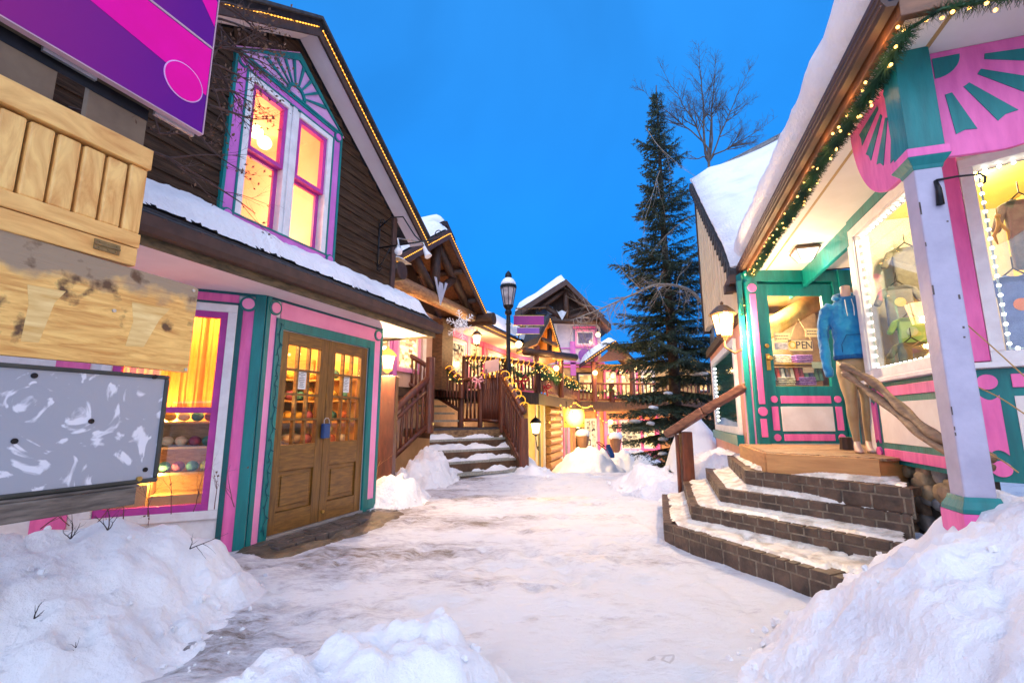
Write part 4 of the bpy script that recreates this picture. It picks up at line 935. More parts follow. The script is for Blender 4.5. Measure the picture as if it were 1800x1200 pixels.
# room
RYEL = mk('shop_room_paint', (.88, .64, .18), (.76, .50, .11), rough=.8, sc_=2)
mb = MB(FR)
mb.add([(s1-.0, oB-.14, .9), (-.4, oB-.9, .9), (-.4, -4.2, .9), (s1, -4.2, .9), (s1, oB-.14, 3.06), (-.4, oB-.9, 3.06), (-.4, -4.2, 3.06), (s1, -4.2, 3.06)], [(0, 1, 2, 3), (4, 7, 6, 5), (0, 3, 7, 4), (1, 5, 6, 2), (3, 2, 6, 7)])
mb.build('interior', RYEL, rs, fix=False)
mb = MB(FR); mb.box(s0_-.2, s1-.02, -2.0, -1.96, .95, 3.05); mb.build('display_back', RYEL, rs)
point(FR.w((2.0, -1.25, 2.95)), 60, (1, .82, .42), .08); point(FR.w((1.0, -1.6, 2.9)), 85, (1, .84, .46), .08)
# porch floor side wall + entrance
# side wall from the bay corner back to the entrance
E0 = Vector((3.05, 5.7, 0)); FD = Fr(E0.x, E0.y, 90, 1)      # door wall, s to the right, n towards the camera
rock = mk('rough_stone_wall', (.36, .27, .19), (.12, .085, .06), rough=.85, sc_=3.5, bump=.9, bsc=6)
mb = MB(FR); mb.box(s1, s1+.12, -3.0, oB-.0, .82, ZG); mb.build('wall', WHITE, rs)
mb = MB(FD); mb.box(1.22, 2.6, -.12, .0, .82, 2.85); mb.build('stone_wall', rock, rs)
mb = MB(FD); mb.box(1.16, 2.6, -.05, .05, 2.85, ZG); mb.box(-.02, 1.16, -.06, .03, 2.93, ZG); mb.build('header', TEAL, rs)
mb = MB(FR); g = FR.inv((3.05, 5.7)); mb.box(s1+.0, 5.0, -.84, -.80, 2.86, ZG); mb.build('header', TEAL, rs)
# jamb
ZD = .88
mb = MB(FD); mb.box(-.04, .115, -.12, .03, ZD-.06, 2.93); mb.box(1.085, 1.22, -.12, .03, ZD-.02, 2.93); mb.build('jamb', TEAL, rs, bevel=.006)
k = MB(FD); k.box(.0, .075, .03, .042, ZD+.48, 2.76); k.build('jamb_strip', PINK, rs, bevel=.003)
k = MB(FD); k.box(.0, .075, .03, .042, ZD+.08, ZD+.30); k.build('jamb_strip', PINK, rs, bevel=.003)
for z_ in (ZD+.39, 2.84):
    k = MB(FD); k.disc(.0375, z_, .055, .03, .045); k.build('rosette', PINK, rs)
# door leaf
d0, d1 = .12, 1.08
mb = MB(FD); mb.box(d0, d0+.13, -.05, .0, ZD, 2.90); mb.box(d1-.13, d1, -.05, .0, ZD, 2.90); mb.box(d0+.13, d1-.13, -.05, .0, 2.75, 2.90); mb.box(d0+.13, d1-.13, -.05, .0, ZD, 1.58)
dr = mb.build('door', TEAL, rs, bevel=.004)
mb = MB(FD); mb.box(d0+.12, d1-.12, -.03, -.026, 1.57, 2.76); mb.build('pane', GLASS, dr)
for q, m_ in (((d0+.17, d1-.17, 1.37, 1.46), PINK), ((d0+.17, d1-.17, ZD+.035, ZD+.115), PINK), ((d0+.045, d0+.125, ZD+.16, 1.33), PINK), ((d1-.125, d1-.045, ZD+.16, 1.33), PINK), ((d0+.16, d1-.16, ZD+.15, 1.33), CREAM)):
    k = MB(FD); k.box(q[0], q[1], .0, .012, q[2], q[3]); k.build('door_panel', m_, dr, bevel=.003)
for x_, z_ in ((d0+.085, 1.42), (d1-.085, 1.42), (d1-.085, ZD+.075), (d0+.085, ZD+.075)):
    k = MB(FD); k.disc(x_, z_, .042, .0, .014); k.build('rosette', PINK, dr)
k = MB(FD); k.box(d0+.03, d0+.085, .0, .012, 1.78, 1.99); k.disc(d0+.057, 1.93, .03, .012, .07, 14); k.build('handle', BRASS, dr, bevel=.008)
k = MB(FD); k.disc(d0+.055, 2.09, .028, .0, .018, 14); k.build('lock', BRASS, dr, bevel=.003)
k = MB(FD); k.box(d0, d1+.1, -.06, .05, ZD-.03, ZD+.004); k.build('threshold', STEEL, rs)
# wall left of the entrance running back
mb = MB(FR); a_ = FR.inv((3.05, 5.7)); FJ = a_
mb.box(a_[0]+.0, 8.6, -.17, -.07, .3, 2.62); 
lw = mb.build('wall', mk('salmon_wall_paint', (.72, .34, .26), (.60, .26, .2), rough=.6, sc_=3), rs)
mb = MB(FR); mb.box(a_[0], a_[0]+.5, -.07, -.045, .5, 2.3); mb.build('trim', PINKL, rs); mb = MB(FR); mb.box(a_[0]-.02, a_[0]+.05, -.05, .01, .8, 2.95); mb.build('trim', TEAL, rs, bevel=.004)
w3a, w3b = FR.pl(1294, 640, -.05)[0], FR.pl(1252, 640, -.05)[0]
w3 = MB(FR); frame_rect(w3, w3a, w3b, .95, 2.35, .11, -.07, -.02); w3o = w3.build('window', WHITE, rs, bevel=.005)
mb = MB(FR); mb.box(w3a+.1, w3b-.1, -.062, -.058, 1.05, 2.25); mb.build('pane', mk('dark_green_glass', (.02, .10, .09), rough=.06), w3o)
mb = MB(FR); mb.box(w3a-.05, w3b+.1, -.07, .02, .80, .95); mb.build('sill', TEAL, w3o)
# stone base below deck and bay
random.seed(9)
def stones(F, a, b, z0, z1, o, label=None, parent=None, n=26):
    body = MB(F); body.box(a, b, o-.15, o-.03, z0, z1); pr = body.build('stone_base', mk('dark_mortar', (.10, .08, .065), (.05, .04, .035), rough=.9, bump=.5), rs)
    for i in range(n):
        s = random.uniform(a, b); z = random.uniform(z0, z1); rx, rz_ = random.uniform(.07, .13), random.uniform(.05, .1)
        m_ = MB(F); nn = 9; pts = [(s+rx*cos(2*pi*j/nn)*random.uniform(.8, 1.1), z+rz_*sin(2*pi*j/nn)*random.uniform(.8, 1.1)) for j in range(nn)]
        m_.plate(pts, o-.06, o+random.uniform(.0, .05)); m_.build('stone', ROCKS[i % 3], pr, bevel=.03, smooth=True)
ROCKS = [mk('brown_field_stone', (.30, .21, .14), (.15, .10, .07), rough=.8, sc_=9, bump=.5), mk('grey_field_stone', (.26, .25, .25), (.12, .12, .125), rough=.8, sc_=9, bump=.5), mk('tan_field_stone', (.38, .27, .15), (.2, .14, .08), rough=.8, sc_=9, bump=.5)]
stones(FR, s0_+.2, s1+.2, .3, .82, oB-.02, n=30)
# soffit, gutter, fascia, roof, snow
RE = 4.42; RN = .12                                   # roof runs from s=RN (near end) to RE
mb = MB(FR); mb.box(RN, RE, -3.2, -.16, ZG, ZG+.02); mb.build('soffit', mk('cream_soffit_paint', (.80, .75, .68), (.72, .66, .58), rough=.6, sc_=2), rs)
mb = MB(FR); mb.box(RN, RE, -.37, -.35, ZG-.004, ZG); mb.build('soffit_batten', mk('ochre_batten', (.45, .28, .10)), rs)
mb = MB(FR); mb.box(RN, RE, -.16, -.12, ZG-.02, ZG+.12); mb.box(RN-.04, RN, -3.2, -.12, ZG-.03, ZG+.15)
mb.build('fascia', mk('warm_brown_fascia', (.24, .10, .045), (.12, .05, .025), rough=.5, sc_=4, stretch=(2, 2, 6), bump=.2), rs, bevel=.004)
mb = MB(FR); pr_ = [(-.12+(a-.022)*.62, b) for a, b in [(.022, .05), (.05, .02), (.11, .025), (.14, .06), (.145, .14), (.13, .145), (.12, .09), (.09, .05), (.05, .05), (.035, .14)]]
mb.add([(RN-.05, p[0], ZG+p[1]) for p in pr_]+[(RE+.02, p[0], ZG+p[1]) for p in pr_], [(i, (i+1) % 10, 10+(i+1) % 10, 10+i) for i in range(10)]+[tuple(range(10)), tuple(range(10, 20))])
for z_ in (.035, .075, .11): mb.tube([(RN-.05, -.044, ZG+z_), (RE+.02, -.044, ZG+z_)], .005, 5)
mb.build('gutter', BROWN, rs)
rr_ = lambda o: ZG+.16+(-.12-o)*.70
mb = MB(FR); mb.hexa([(RN-.06, -.11, rr_(-.11)), (RE, -.11, rr_(-.11)), (RE, -3.4, rr_(-3.4)), (RN-.06, -3.4, rr_(-3.4))], [(RN-.06, -.11, rr_(-.11)+.06), (RE, -.11, rr_(-.11)+.06), (RE, -3.4, rr_(-3.4)+.06), (RN-.06, -3.4, rr_(-3.4)+.06)]); mb.build('roof', SHING, rs)

mb = MB(FR); mb.add([(RN-.04, -.12, ZG+.15), (RN-.04, -3.2, ZG+.15), (RN-.04, -3.2, rr_(-3.2)), (RN-.04, -.12, rr_(-.12))], [(0, 1, 2, 3)]); mb.build('gable_board', DKWOOD, rs)
# thick snow blanket with rounded lip
def snowroof(F, s_a, s_b, ofn, zfn, oin, thick, name, parent, st=.06, lipr=.28, sagf=.0):
    mb = MB(F); nn = int((s_b-s_a)/st)+1; cols = []
    for i in range(nn):
        s = s_a+(s_b-s_a)*i/(nn-1); o0 = ofn(s); col = []
        T = thick*(1+.25*NZ(s, 0, 0, .9))
        ends = min(1, sst(0, .35, s-s_a)+0*.0, sst(0, .35, s_b-s)+.0) if False else min(sst(-.02, .3, s-s_a), sst(-.02, .3, s_b-s))
        T *= .25+.75*ends
        for k in range(8):                              # rounded edge
            a = -pi/2+pi*k/8*.62; oo = o0-lipr*.5+lipr*.5*cos(a)+.015*NZ(s, k, 1, 6); zz = zfn(o0-lipr*.5)+T*.5+T*.5*sin(a); col.append((s, oo, zz))
        L = o0-lipr*.5-oin
        for k in range(1, 22):
            oo = o0-lipr*.35-(L)*k/21.; zz = zfn(oo)+T*(.93+.07*min(1, k/4))+.03*NZ(s, oo, 3, 1.3)+.012*NZ(s, oo, 7, 5); col.append((s, oo, zz))
        cols.append(col)
    m = len(cols[0])
    for c_ in cols: mb.v += [F.w(p) for p in c_]
    for i in range(nn-1):
        for k in range(m-1): mb.f.append((i*m+k, (i+1)*m+k, (i+1)*m+k+1, i*m+k+1)); mb.mi.append(0)
    for i in (0, nn-1): mb.f.append(tuple(i*m+k for k in range(m))); mb.mi.append(0)
    return mb.build(name, SNOW, parent, smooth=True)
snowroof(FR, RN-.02, 4.9, lambda s: -.075+.03*NZ(s, 2, 0, 2), lambda o: rr_(o)+.05, -3.4, .50, 'roof_snow', rs)
# far wing with gable towards the path: ridge across
pk = FR.pl(1217, 335, 0.0); SP = pk[0]; ZP = pk[1]; sl_ = (ZP-ZG)/(SP-RE)
zr = lambda s: ZG+.02+(s-RE+.0)*sl_
WB = FR.pl(1220, 612, 0)[1]
mb = MB(FR); mb.plate([(RE+.15, 2.62), (SP-.6, WB), (SP, WB), (SP, ZP-.12), (RE+.05, ZG-.0), (RE+.15, ZG-.2)], -.16, -.06); 
for k in range(16):
    s = RE+.4+.36*k
    if s < SP-.1: mb.box(s, s+.05, -.07, -.045, max(2.64, WB), min(zr(s)-.12, 9))
mb.build('wing_wall', mk('cream_board_and_batten', (.74, .60, .40), (.64, .50, .32), rough=.6, sc_=2), rs)
mb = MB(FR); mb.box(SP, SP+.07, -.2, -.03, WB-.05, ZP-.05); mb.build('corner_board', DKWOOD, rs)
mb = MB(FR); mb.hexa([(RE-.05, .04, zr(RE-.05)), (RE-.05, -4, zr(RE-.05)), (SP+.2, -4, zr(SP+.2)), (SP+.2, .04, zr(SP+.2))], [(RE-.05, .04, zr(RE-.05)+.12), (RE-.05, -4, zr(RE-.05)+.12), (SP+.2, -4, zr(SP+.2)+.12), (SP+.2, .04, zr(SP+.2)+.12)])
for k in range(24): s = RE+k*.21; mb.box(s, s+.18, .03, .055, zr(s)+.02, zr(s)+.13)
mb.build('wing_roof', SHING, rs)
mb = MB(FR); mb.box(RE-.12, RE+.5, -.3, .06, ZG-.10, ZG+.02); mb.box(RE+.02, RE+.12, -.6, .1, ZG-.18, ZG-.08); mb.build('eave_box', BROWN, rs)
mb = MB(FR); mb.box(RE+.3, 8.7, -.12, .0, 2.5, 2.64); mb.build('cornice', DKWOOD, rs)
# snow on wing
mb = MB(FR); cols = []; NN = 60
for i in range(NN+1):
    s = RE-.0+(SP+.25-RE)*i/NN; col = []
    T = (.42+.16*NZ(s, 1, 0, .6))*(.25+.75*sst(0, .6, s-RE))*(1 if s < SP-.3 else sst(SP+.4, SP-.3, s)*.6+.4)
    for k in range(7):
        a = -pi/2+pi*k/7*.6; col.append((s, -.12+.14*cos(a)+.02*NZ(s, k, 1, 4), zr(s)+.10+T*.5+T*.5*sin(a)))
    for k in range(1, 26):
        oo = -.12-6.5*k/25; col.append((s, oo, zr(s)+.10+T*1.0+2.5*sst(0.2, 6.5, -oo)+.04*NZ(s, oo, 3, 1.1)+.015*NZ(s, oo, 7, 4)))
    cols.append(col)
m = len(cols[0])
for c_ in cols: mb.v += [FR.w(p) for p in c_]
for i in range(NN):
    for k in range(m-1): mb.f.append((i*m+k, (i+1)*m+k, (i+1)*m+k+1, i*m+k+1)); mb.mi.append(0)
for i in (0, NN): mb.f.append(tuple(i*m+k for k in range(m))); mb.mi.append(0)
mb.build('roof_snow', SNOW, rs, smooth=True)
# porch post
pp_ = FR.inv((2.09, 2.15)); ps, po = pp_[0], pp_[1]
zc_ = 2.47
post = root('porch_post', FR.w((ps, po, .7)), 'chipped white square porch post with teal base and capital', 'post')
mb = MB(FR); mb.box(ps-.058, ps+.058, po-.058, po+.058, .84, zc_-.04); mb.build('shaft', mk('chipped_white_shaded', (.44, .40, .50), (.34, .31, .40), rough=.5, sc_=5, bump=.2, bsc=14), post, bevel=.008)  # lilac-grey shade is put into the white of the shaft

def sqring(mb, c, prof):
    k = len(mb.v)
    for (h, z) in prof:
        for (a, b) in ((-1, -1), (1, -1), (1, 1), (-1, 1)): mb.v.append(mb.W((c[0]+a*h, c[1]+b*h, z)))
    for i in range(len(prof)-1):
        for j in range(4): mb.f.append((k+i*4+j, k+i*4+(j+1) % 4, k+(i+1)*4+(j+1) % 4, k+(i+1)*4+j)); mb.mi.append(0)
    mb.f += [(k, k+1, k+2, k+3), tuple(k+(len(prof)-1)*4+j for j in range(4))]; mb.mi += [0, 0]
mb = MB(FR); sqring(mb, (ps, po), [(.085, .78), (.085, .80), (.07, .83), (.065, .85)]); mb.build('moulding', TEAL, post, bevel=.003); mb = MB(FR); sqring(mb, (ps, po), [(.06, zc_-.05), (.065, zc_-.03), (.085, zc_), (.09, zc_+.01)]); mb.build('moulding', TEAL, post, bevel=.003)
mb = MB(FR); mb.box(ps-.088, ps+.088, po-.088, po+.088, .45, .78); mb.build('plinth', PINK, post)
mb = MB(FR); mb.box(ps-.088, ps+.088, po-.088, po+.088, zc_+.01, zc_+.055); mb.build('band', PINK, post, bevel=.003)
mb = MB(FR); mb.box(ps-.075, ps+.075, po-.075, po+.075, zc_+.055, ZG); mb.build('head_block', TEAL, post, bevel=.004)
CHIP = mk('bare_chip', (.10, .07, .06))
random.seed(4)
for k in range(12):
    mb = MB(FR); z_ = random.uniform(.9, 2.3); h_ = random.uniform(.006, .03); mb.box(ps-.0595, ps-.0585, po+.056-.004*random.random(), po+.0595, z_, z_+h_*2) if k < 8 else mb.box(ps-.0592, ps-.0584, po-.03+.01*k*.3-.04, po-.022+.01*k*.3-.04, z_, z_+h_); mb.build('paint_chip', CHIP, post)
# fan brackets either side of the post
def fanb(F, s_from, sg, o, R1, R2, label):
    r_ = root('fan_bracket', F.w((s_from, o, ZG-.7)), label, 'bracket')
    top = ZG-.002; n_ = 20
    pts = [(s_from, top)]+[(s_from, zc_+.02)]
    arc = [(s_from+sg*(R1*.30+R1*.70*sin(pi/2*i/n_)), zc_+.02+(top-zc_-.02)*(1-cos(pi/2*i/n_))) for i in range(n_+1)]
    arc[-1] = (s_from+sg*R1, top)
    mb = MB(F); mb.plate(pts+arc, o-.012, o+.012); mb.build('panel', PINK if sg > 0 or True else PINK, r_, bevel=.004)
    c0 = (s_from+sg*.035, top-.035); H = top-zc_
    for k in range(4):
        t0 = pi/2*(k+.24)/4; t1 = pi/2*(k+.74)/4
        for oo in ((o+.012, o+.0155), (o-.0155, o-.012)):
            def P_(t, q): return (c0[0]+sg*q*cos(t), c0[1]-q*sin(t))
            ro = lambda t: .78*1/sqrt((cos(t)/(R1*.93))**2+(sin(t)/(H*.93))**2)
            mb = MB(F); mb.plate([P_(t0+.03, .30*R1), P_(t0, ro(t0)), P_((t0+t1)/2, ro((t0+t1)/2)*.97), P_(t1, ro(t1)), P_(t1-.03, .30*R1)], *oo); mb.build('slot', TEAL, r_)
    mb = MB(F); mb.plate([c0]+[(c0[0]+sg*.16*R1*cos(pi/2*i/8), c0[1]-.16*R1*sin(pi/2*i/8)) for i in range(9)], o+.012, o+.0155); mb.build('slot', TEAL, r_)
    return r_
fanb(FR, ps+.077, 1, po, .62, .6, 'pink and teal fan shaped bracket on the far side of the porch post')
FQ = Fr(*(FR.w((ps, po, 0)).xy), 107.8, 1); FQ.n = -FR.d      # across the porch end
fanb(FQ, .077, 1, .0, .72, .6, 'pink and teal fan shaped bracket at the near right of the porch post')
# hook on post
hk = root('hook', FR.w((ps-.06, po, 2.2)), 'black iron plant hook screwed to the white porch post', 'hook')
mb = MB(FQ); hz_ = 2.35
mb.tube([(.02, .06, hz_), (.02, .075, hz_-.05), (.02, .07, hz_-.13)], [.008, .012, .016], 8); mb.tube([(.02, .065, hz_), (.10, .068, hz_+.005), (.19, .072, hz_+.0), (.205, .074, hz_-.02), (.20, .074, hz_-.045), (.19, .074, hz_-.05)], [.006, .005, .005, .006, .005, .003], 6); mb.build('iron_hook', IRON, hk, smooth=True)
# ================================================================== BRICK STEPS AND DECK
BRK = mk('dark_brown_block', (.13, .080, .052), (.040, .026, .019), rough=.5, sc_=7, bump=.5, bsc=25)
MORT = mk('pale_mortar', (.26, .21, .15), (.12, .095, .07), rough=.8, sc_=20, bump=.4)
ICEY = mk('yellowish_step_ice', (.84, .79, .70), (.52, .45, .36), rough=.35, sc_=9, bump=.6, bsc=30, lo=.35, hi=.55)
edges = [(.17, (1164, 868), (1167.5, 920), (1441, 1004)), (.34, (1200.5, 842), (1215, 889), (1492, 940)), (.51, (1240, 822), (1265, 858), (1550, 898)), (.69, (1278.6, 800), (1310, 826), (1595, 858))]
stp = root('brick_steps', (2.4, 4.6, 0), 'four curved dark brick steps with icy treads up to the wooden porch deck', 'steps')
polys = []
for (z_, A_, B_, C_) in edges:
    a_, b_, c_ = PZ(*A_, z_), PZ(*B_, z_), PZ(*C_, z_); c2 = c_+(c_-b_).normalized()*{.17: .45, .34: .35, .51: .18, .69: .03}[z_]
    polys.append((z_, [a_.xy, b_.xy, c2.xy, Vector((3.22, 4.0)), Vector((3.4, 6.6)), a_.xy+Vector((.9, .3))]))
random.seed(31)
for k, (z_, P) in enumerate(polys):
    mb = MB(); mb.slab([(p.x, p.y) for p in P], -.1 if k == 0 else polys[k-1][0]-.03, z_-.006); st1 = mb.build('step', MORT, stp)
    mb = MB(); zb_ = -.05 if k == 0 else polys[k-1][0]
    for (p, q) in ((P[0], P[1]), (P[1], P[2])):
        d = q-p; L = d.length; d.normalize(); nrm = Vector((d.y, -d.x)); 
        if nrm.dot(Vector((0, 0))-p) < 0: nrm = -nrm
        for (za, zb3, wl, wh, dep) in ((z_-.062, z_+.002, .07, .16, .16), (zb_, z_-.072, .13, .21, .04)):
            t = 0
            while t < L-.02:
                w = min(random.uniform(wl, wh), L-t); e1 = p+d*t; e2 = p+d*(t+w-.011); pr = random.uniform(.002, .008)
                mb.add([(*(e1+nrm*pr), za), (*(e2+nrm*pr), za), (*(e2-nrm*dep), za), (*(e1-nrm*dep), za), (*(e1+nrm*pr), zb3), (*(e2+nrm*pr), zb3), (*(e2-nrm*dep), zb3), (*(e1-nrm*dep), zb3)], [(0, 3, 2, 1), (4, 5, 6, 7), (0, 1, 5, 4), (1, 2, 6, 5), (2, 3, 7, 6), (3, 0, 4, 7)]); t += w
    mb.build('block_course', BRK, st1, bevel=.006)
    nxt = polys[k+1][1] if k < 3 else [Vector(q) for q in ((2.87, 5.75), (2.42, 4.40), (2.96, 3.75), (3.6, 3.7), (3.6, 5.8))]
    def fi(x, y, P=P, nxt=nxt, z_=z_, k=k):
        if not inpoly(x, y, P) or (inpoly(x, y, nxt) and dpoly(x, y, nxt) > .03): return None
        d1 = min(dseg(x, y, P[0], P[1])[0], dseg(x, y, P[1], P[2])[0]); d2 = dpoly(x, y, nxt)
        n_ = .48+.8*NZ(x, y, k, 4.2, 6)+.35*sst(.0, .14, d1)+.25*(1-sst(0, .08, d2))
        
        return z_-.012+(.012+.022*sst(.30, .6, n_)+.010*abs(NZ(x, y, 8, 8))+.025*(1-sst(0, .09, d2)))*sst(.03+.012*NZ(x, y, 3, 5), .12, d1)*sst(.42, .62, n_)
    mb = grid(fi, 1.6, 3.4, 3.0, 6.4, .018)
    if mb.v: mb.build('step_ice', ICEY, st1, smooth=True, fix=False)
dk = root('porch_deck', (2.9, 4.8, .7), 'small planked cedar porch deck at the top of the brick steps', 'deck')
D = [PZ(1312, 781, ZD-.01).xy, PZ(1349, 795, ZD-.01).xy, PZ(1547, 806, ZD-.01).xy]
D[0] = Vector((2.86, 5.78)); DP = D+[Vector((3.5, 3.95)), Vector((4.6, 5.75))]
mb = MB(); mb.slab([(p.x, p.y) for p in DP], .66, ZD-.03); mb.build('frame', CEDAR, dk)
mb = MB()
for p, q in ((D[0], D[1]), (D[1], D[2])):
    d = (q-p).normalized(); nn = Vector((d.y, -d.x)); nn = -nn if nn.dot(-p) < 0 else nn
    e = [p+nn*.002, q+nn*.002, q+nn*.04, p+nn*.04]; mb.slab([(v.x, v.y) for v in e], .655, ZD-.012)
mb.build('fascia_board', CEDAR, dk, bevel=.004)
dirp = (D[2]-D[1]).normalized(); dirp = Vector((.93, .36)).normalized(); nrp = Vector((-dirp.y, dirp.x)); 
mb = MB(); org_ = D[1]
for k in range(-14, 26):
    c = org_+nrp*.095*k; ts = [t*.02 for t in range(-150, 200) if inpoly(*(c+dirp*t*.02+nrp*.045), DP)]
    if ts:
        a_, b_ = c+dirp*(ts[0]-.01), c+dirp*(ts[-1]+.02); mb.slab([tuple(a_), tuple(b_), tuple(b_+nrp*.084), tuple(a_+nrp*.084)], ZD-.028, ZD-.006+.002*random.random())
mb.build('planks', DECKW, dk, bevel=.003)

# edging stones and handrails
FLATS = mk('mossy_flat_stone', (.16, .14, .07), (.06, .055, .035), rough=.8, sc_=9, bump=.6)
esp = [(1214, 818, .42, .22), (1240, 806, .50, .2), (1268, 794, .60, .2), (1298, 778, .70, .2)]
for i, (x, y, z_, r) in enumerate(esp):
    c = PZ(x, y, z_)
    mb = MB(); nn = 9; random.seed(40+i); pts = [(c.x+r*.8*cos(2*pi*j/nn)*random.uniform(.8, 1.1), c.y+r*.55*sin(2*pi*j/nn)*random.uniform(.8, 1.1)) for j in range(nn)]
    mb.slab(pts, z_-.04, z_+.02); mb.build('edging_stone', FLATS, bevel=.012, label='flat mossy edging stone left of the brick steps, %s from the bottom' % ('first', 'second', 'third', 'last')[i], cat='stone', group='flat edging stones')
hr = root('handrail', PZ(1208, 872, .1), 'red brown half log handrail left of the brick steps', 'handrail')
mb = MB(); a_ = PY(1172, 764, 6.62); b_ = PY(1312, 678, 5.75); m1 = (a_+b_)/2+Vector((0, 0, .015))
mb.beam(a_, m1, .15, .11, raw=True); mb.beam(m1, b_, .14, .10, raw=True); mb.build('rail', mk('half_log_rail', (.20, .085, .05), (.09, .035, .022), rough=.5, sc_=5, bump=.4, stretch=(2, 2, 5)), hr, bevel=.02)
c = PY(1207, 800, 6.5); mb = MB(); mb.box(c.x-.075, c.x+.075, c.y-.07, c.y+.07, -.1, 1.0); mb.box(c.x-.135, c.x-.085, c.y+.0, c.y+.05, -.1, .96); mb.build('post', RAIL, hr, bevel=.012)
lr = root('log_rail', PY(1640, 765, 2.85), 'twisted double log rail running down behind the white porch post', 'handrail')
LOGB = mk('weathered_split_log', (.30, .18, .10), (.09, .05, .03), rough=.6, sc_=5, bump=.6, stretch=(2, 2, 5), lo=.3, hi=.65)
def spl(P, n=8):
    o = []
    for i in range(len(P)-1):
        p0, p1, p2, p3 = P[max(i-1, 0)], P[i], P[i+1], P[min(i+2, len(P)-1)]
        for k in range(n):
            t = k/n; o.append(.5*((2*p1)+(p2-p0)*t+(2*p0-5*p1+4*p2-p3)*t*t+(-p0+3*p1-3*p2+p3)*t**3))
    return o+[P[-1]]
pt = [PY(1480, 642, 3.75), PY(1530, 668, 3.5), PY(1590, 722, 3.1), PY(1650, 770, 2.75), PY(1745, 806, 2.45)]
mb = MB(); P_ = spl(pt); mb.tube(P_, [.030+.006*sin(i*.9) for i in range(len(P_))], 9, raw=True); mb.build('rail', LOGB, lr, smooth=True)
pt = [PY(1484, 655, 3.72), PY(1530, 690, 3.47), PY(1590, 738, 3.07), PY(1650, 786, 2.72), PY(1745, 822, 2.42)]
mb = MB(); P_ = spl(pt); mb.tube(P_, [.026+.006*sin(i*.7+1) for i in range(len(P_))], 9, raw=True); mb.build('rail', LOGB, lr, smooth=True)
# tree stump by the mannequin
c = PZ(1505, 791, ZD); mb = MB(); mb.lathe([(.065, 0), (.06, .06), (.058, .12), (.05, .122)], (c.x, c.y+.12, ZD), 9); mb.build('wood_stump', DKWOOD, bevel=.003, label='small dark wooden stump on the deck beside the mannequin foot', cat='stump')

# ------------------------------------------------------------- mannequin
mo = PZ(1526, 795, ZD)+Vector((0, .04, 0)); 
fw = Vector((-.45, -.89, 0)).normalized(); rt_ = Vector((-fw.y, fw.x, 0))
mn = root('mannequin', mo, 'headless shop mannequin in a blue hoodie and tan leggings on the porch', 'mannequin')
def loft(mb, rings, n=20, caps=True):
    k = len(mb.v)
    for (c, ax, ay, r1, r2) in rings:
        for j in range(n):
            q = 2*pi*j/n; mb.v.append(c+ax*r1*cos(q)+ay*r2*sin(q))
    for i in range(len(rings)-1):
        for j in range(n): mb.f.append((k+i*n+j, k+i*n+(j+1) % n, k+(i+1)*n+(j+1) % n, k+(i+1)*n+j)); mb.mi.append(0)
    if caps: mb.f += [tuple(k+j for j in range(n))[::-1], tuple(k+(len(rings)-1)*n+j for j in range(n))]; mb.mi += [0, 0]
def ring(r, f, z, w, d): return (mo+rt_*r*.88+fw*f+Vector((0, 0, z)), rt_, fw, w*.86, d*.86)
H = 1.0
SKINM = mk('mannequin_skin', (.62, .44, .34), (.56, .38, .30), rough=.45)
mb = MB()
loft(mb, [ring(0, 0, 1.40, .05, .055), ring(0, .01, 1.50, .048, .052), ring(0, .015, 1.585, .047, .05), ring(0, .015, 1.592, .03, .03)])
mb.build('body', SKINM, mn, smooth=True)
for sg, ff in ((-1, .02), (1, -.06)):
    mb = MB(); loft(mb, [ring(sg*.06+.0, ff, .10, .030, .035), ring(sg*.06, ff+.01, .045, .036, .05), ring(sg*.06, ff+.05, .02, .04, .10), ring(sg*.06, ff+.055, .0, .038, .10)]); mb.build('foot', SKINM, mn, smooth=True)
mb = MB()
TAN = mk('tan_legging', (.40, .27, .12), (.30, .195, .085), rough=.45, sc_=8, bump=.3, bsc=6, sheen=.2)
loft(mb, [ring(0, -.0, .98, .12, .09), ring(0, -.01, .90, .155, .115), ring(0, -.01, .82, .165, .125), ring(0, -.01, .76, .15, .11)])
for sg, ff, kf in ((-1, .02, .05), (1, -.06, .0)):
    loft(mb, [ring(sg*.075, -.01, .84, .085, .105), ring(sg*.082, .0, .74, .088, .10), ring(sg*.080, kf*.6, .60, .074, .082), ring(sg*.074, kf, .49, .058, .062), ring(sg*.072, kf, .44, .056, .058), ring(sg*.070, kf*.5+ff*.3, .34, .056, .060), ring(sg*.066, ff*.7, .24, .046, .048), ring(sg*.062, ff, .14, .036, .038), ring(sg*.062, ff, .09, .036, .038)])
o = mb.build('leggings', TAN, mn, smooth=True); rm = o.modifiers.new('fuse', 'REMESH'); rm.mode = 'VOXEL'; rm.voxel_size = .011; sm = o.modifiers.new('smooth', 'SMOOTH'); sm.iterations = 6
BLUE = mk('blue_fleece', (.0, .21, .46), (.0, .14, .36), rough=.85, sc_=5, bump=.5, bsc=7, sheen=.3)
mb = MB()
loft(mb, [ring(0, 0, .87, .165, .125), ring(0, 0, .90, .18, .14), ring(0, 0, .98, .175, .135), ring(0, .0, 1.10, .165, .13), ring(0, .01, 1.22, .175, .135), ring(0, .0, 1.32, .185, .125), ring(0, 0, 1.40, .16, .095), ring(0, 0, 1.46, .085, .075), ring(0, .0, 1.49, .06, .06)])
for sg in (-1, 1):
    pth = [(sg*.135, 0, 1.40, .075), (sg*.20, -.01, 1.34, .072), (sg*.235, -.02, 1.22, .062), (sg*.25, -.02, 1.08, .055), (sg*.255, .01, .95, .05), (sg*.25, .04, .82, .045), (sg*.245, .06, .73, .046), (sg*.242, .065, .70, .036)]
    k = [mo+rt_*p[0]*.88+fw*p[1]+Vector((0, 0, p[2])) for p in pth]; mb.tube(k, [p[3]*.86 for p in pth], 14, raw=True)
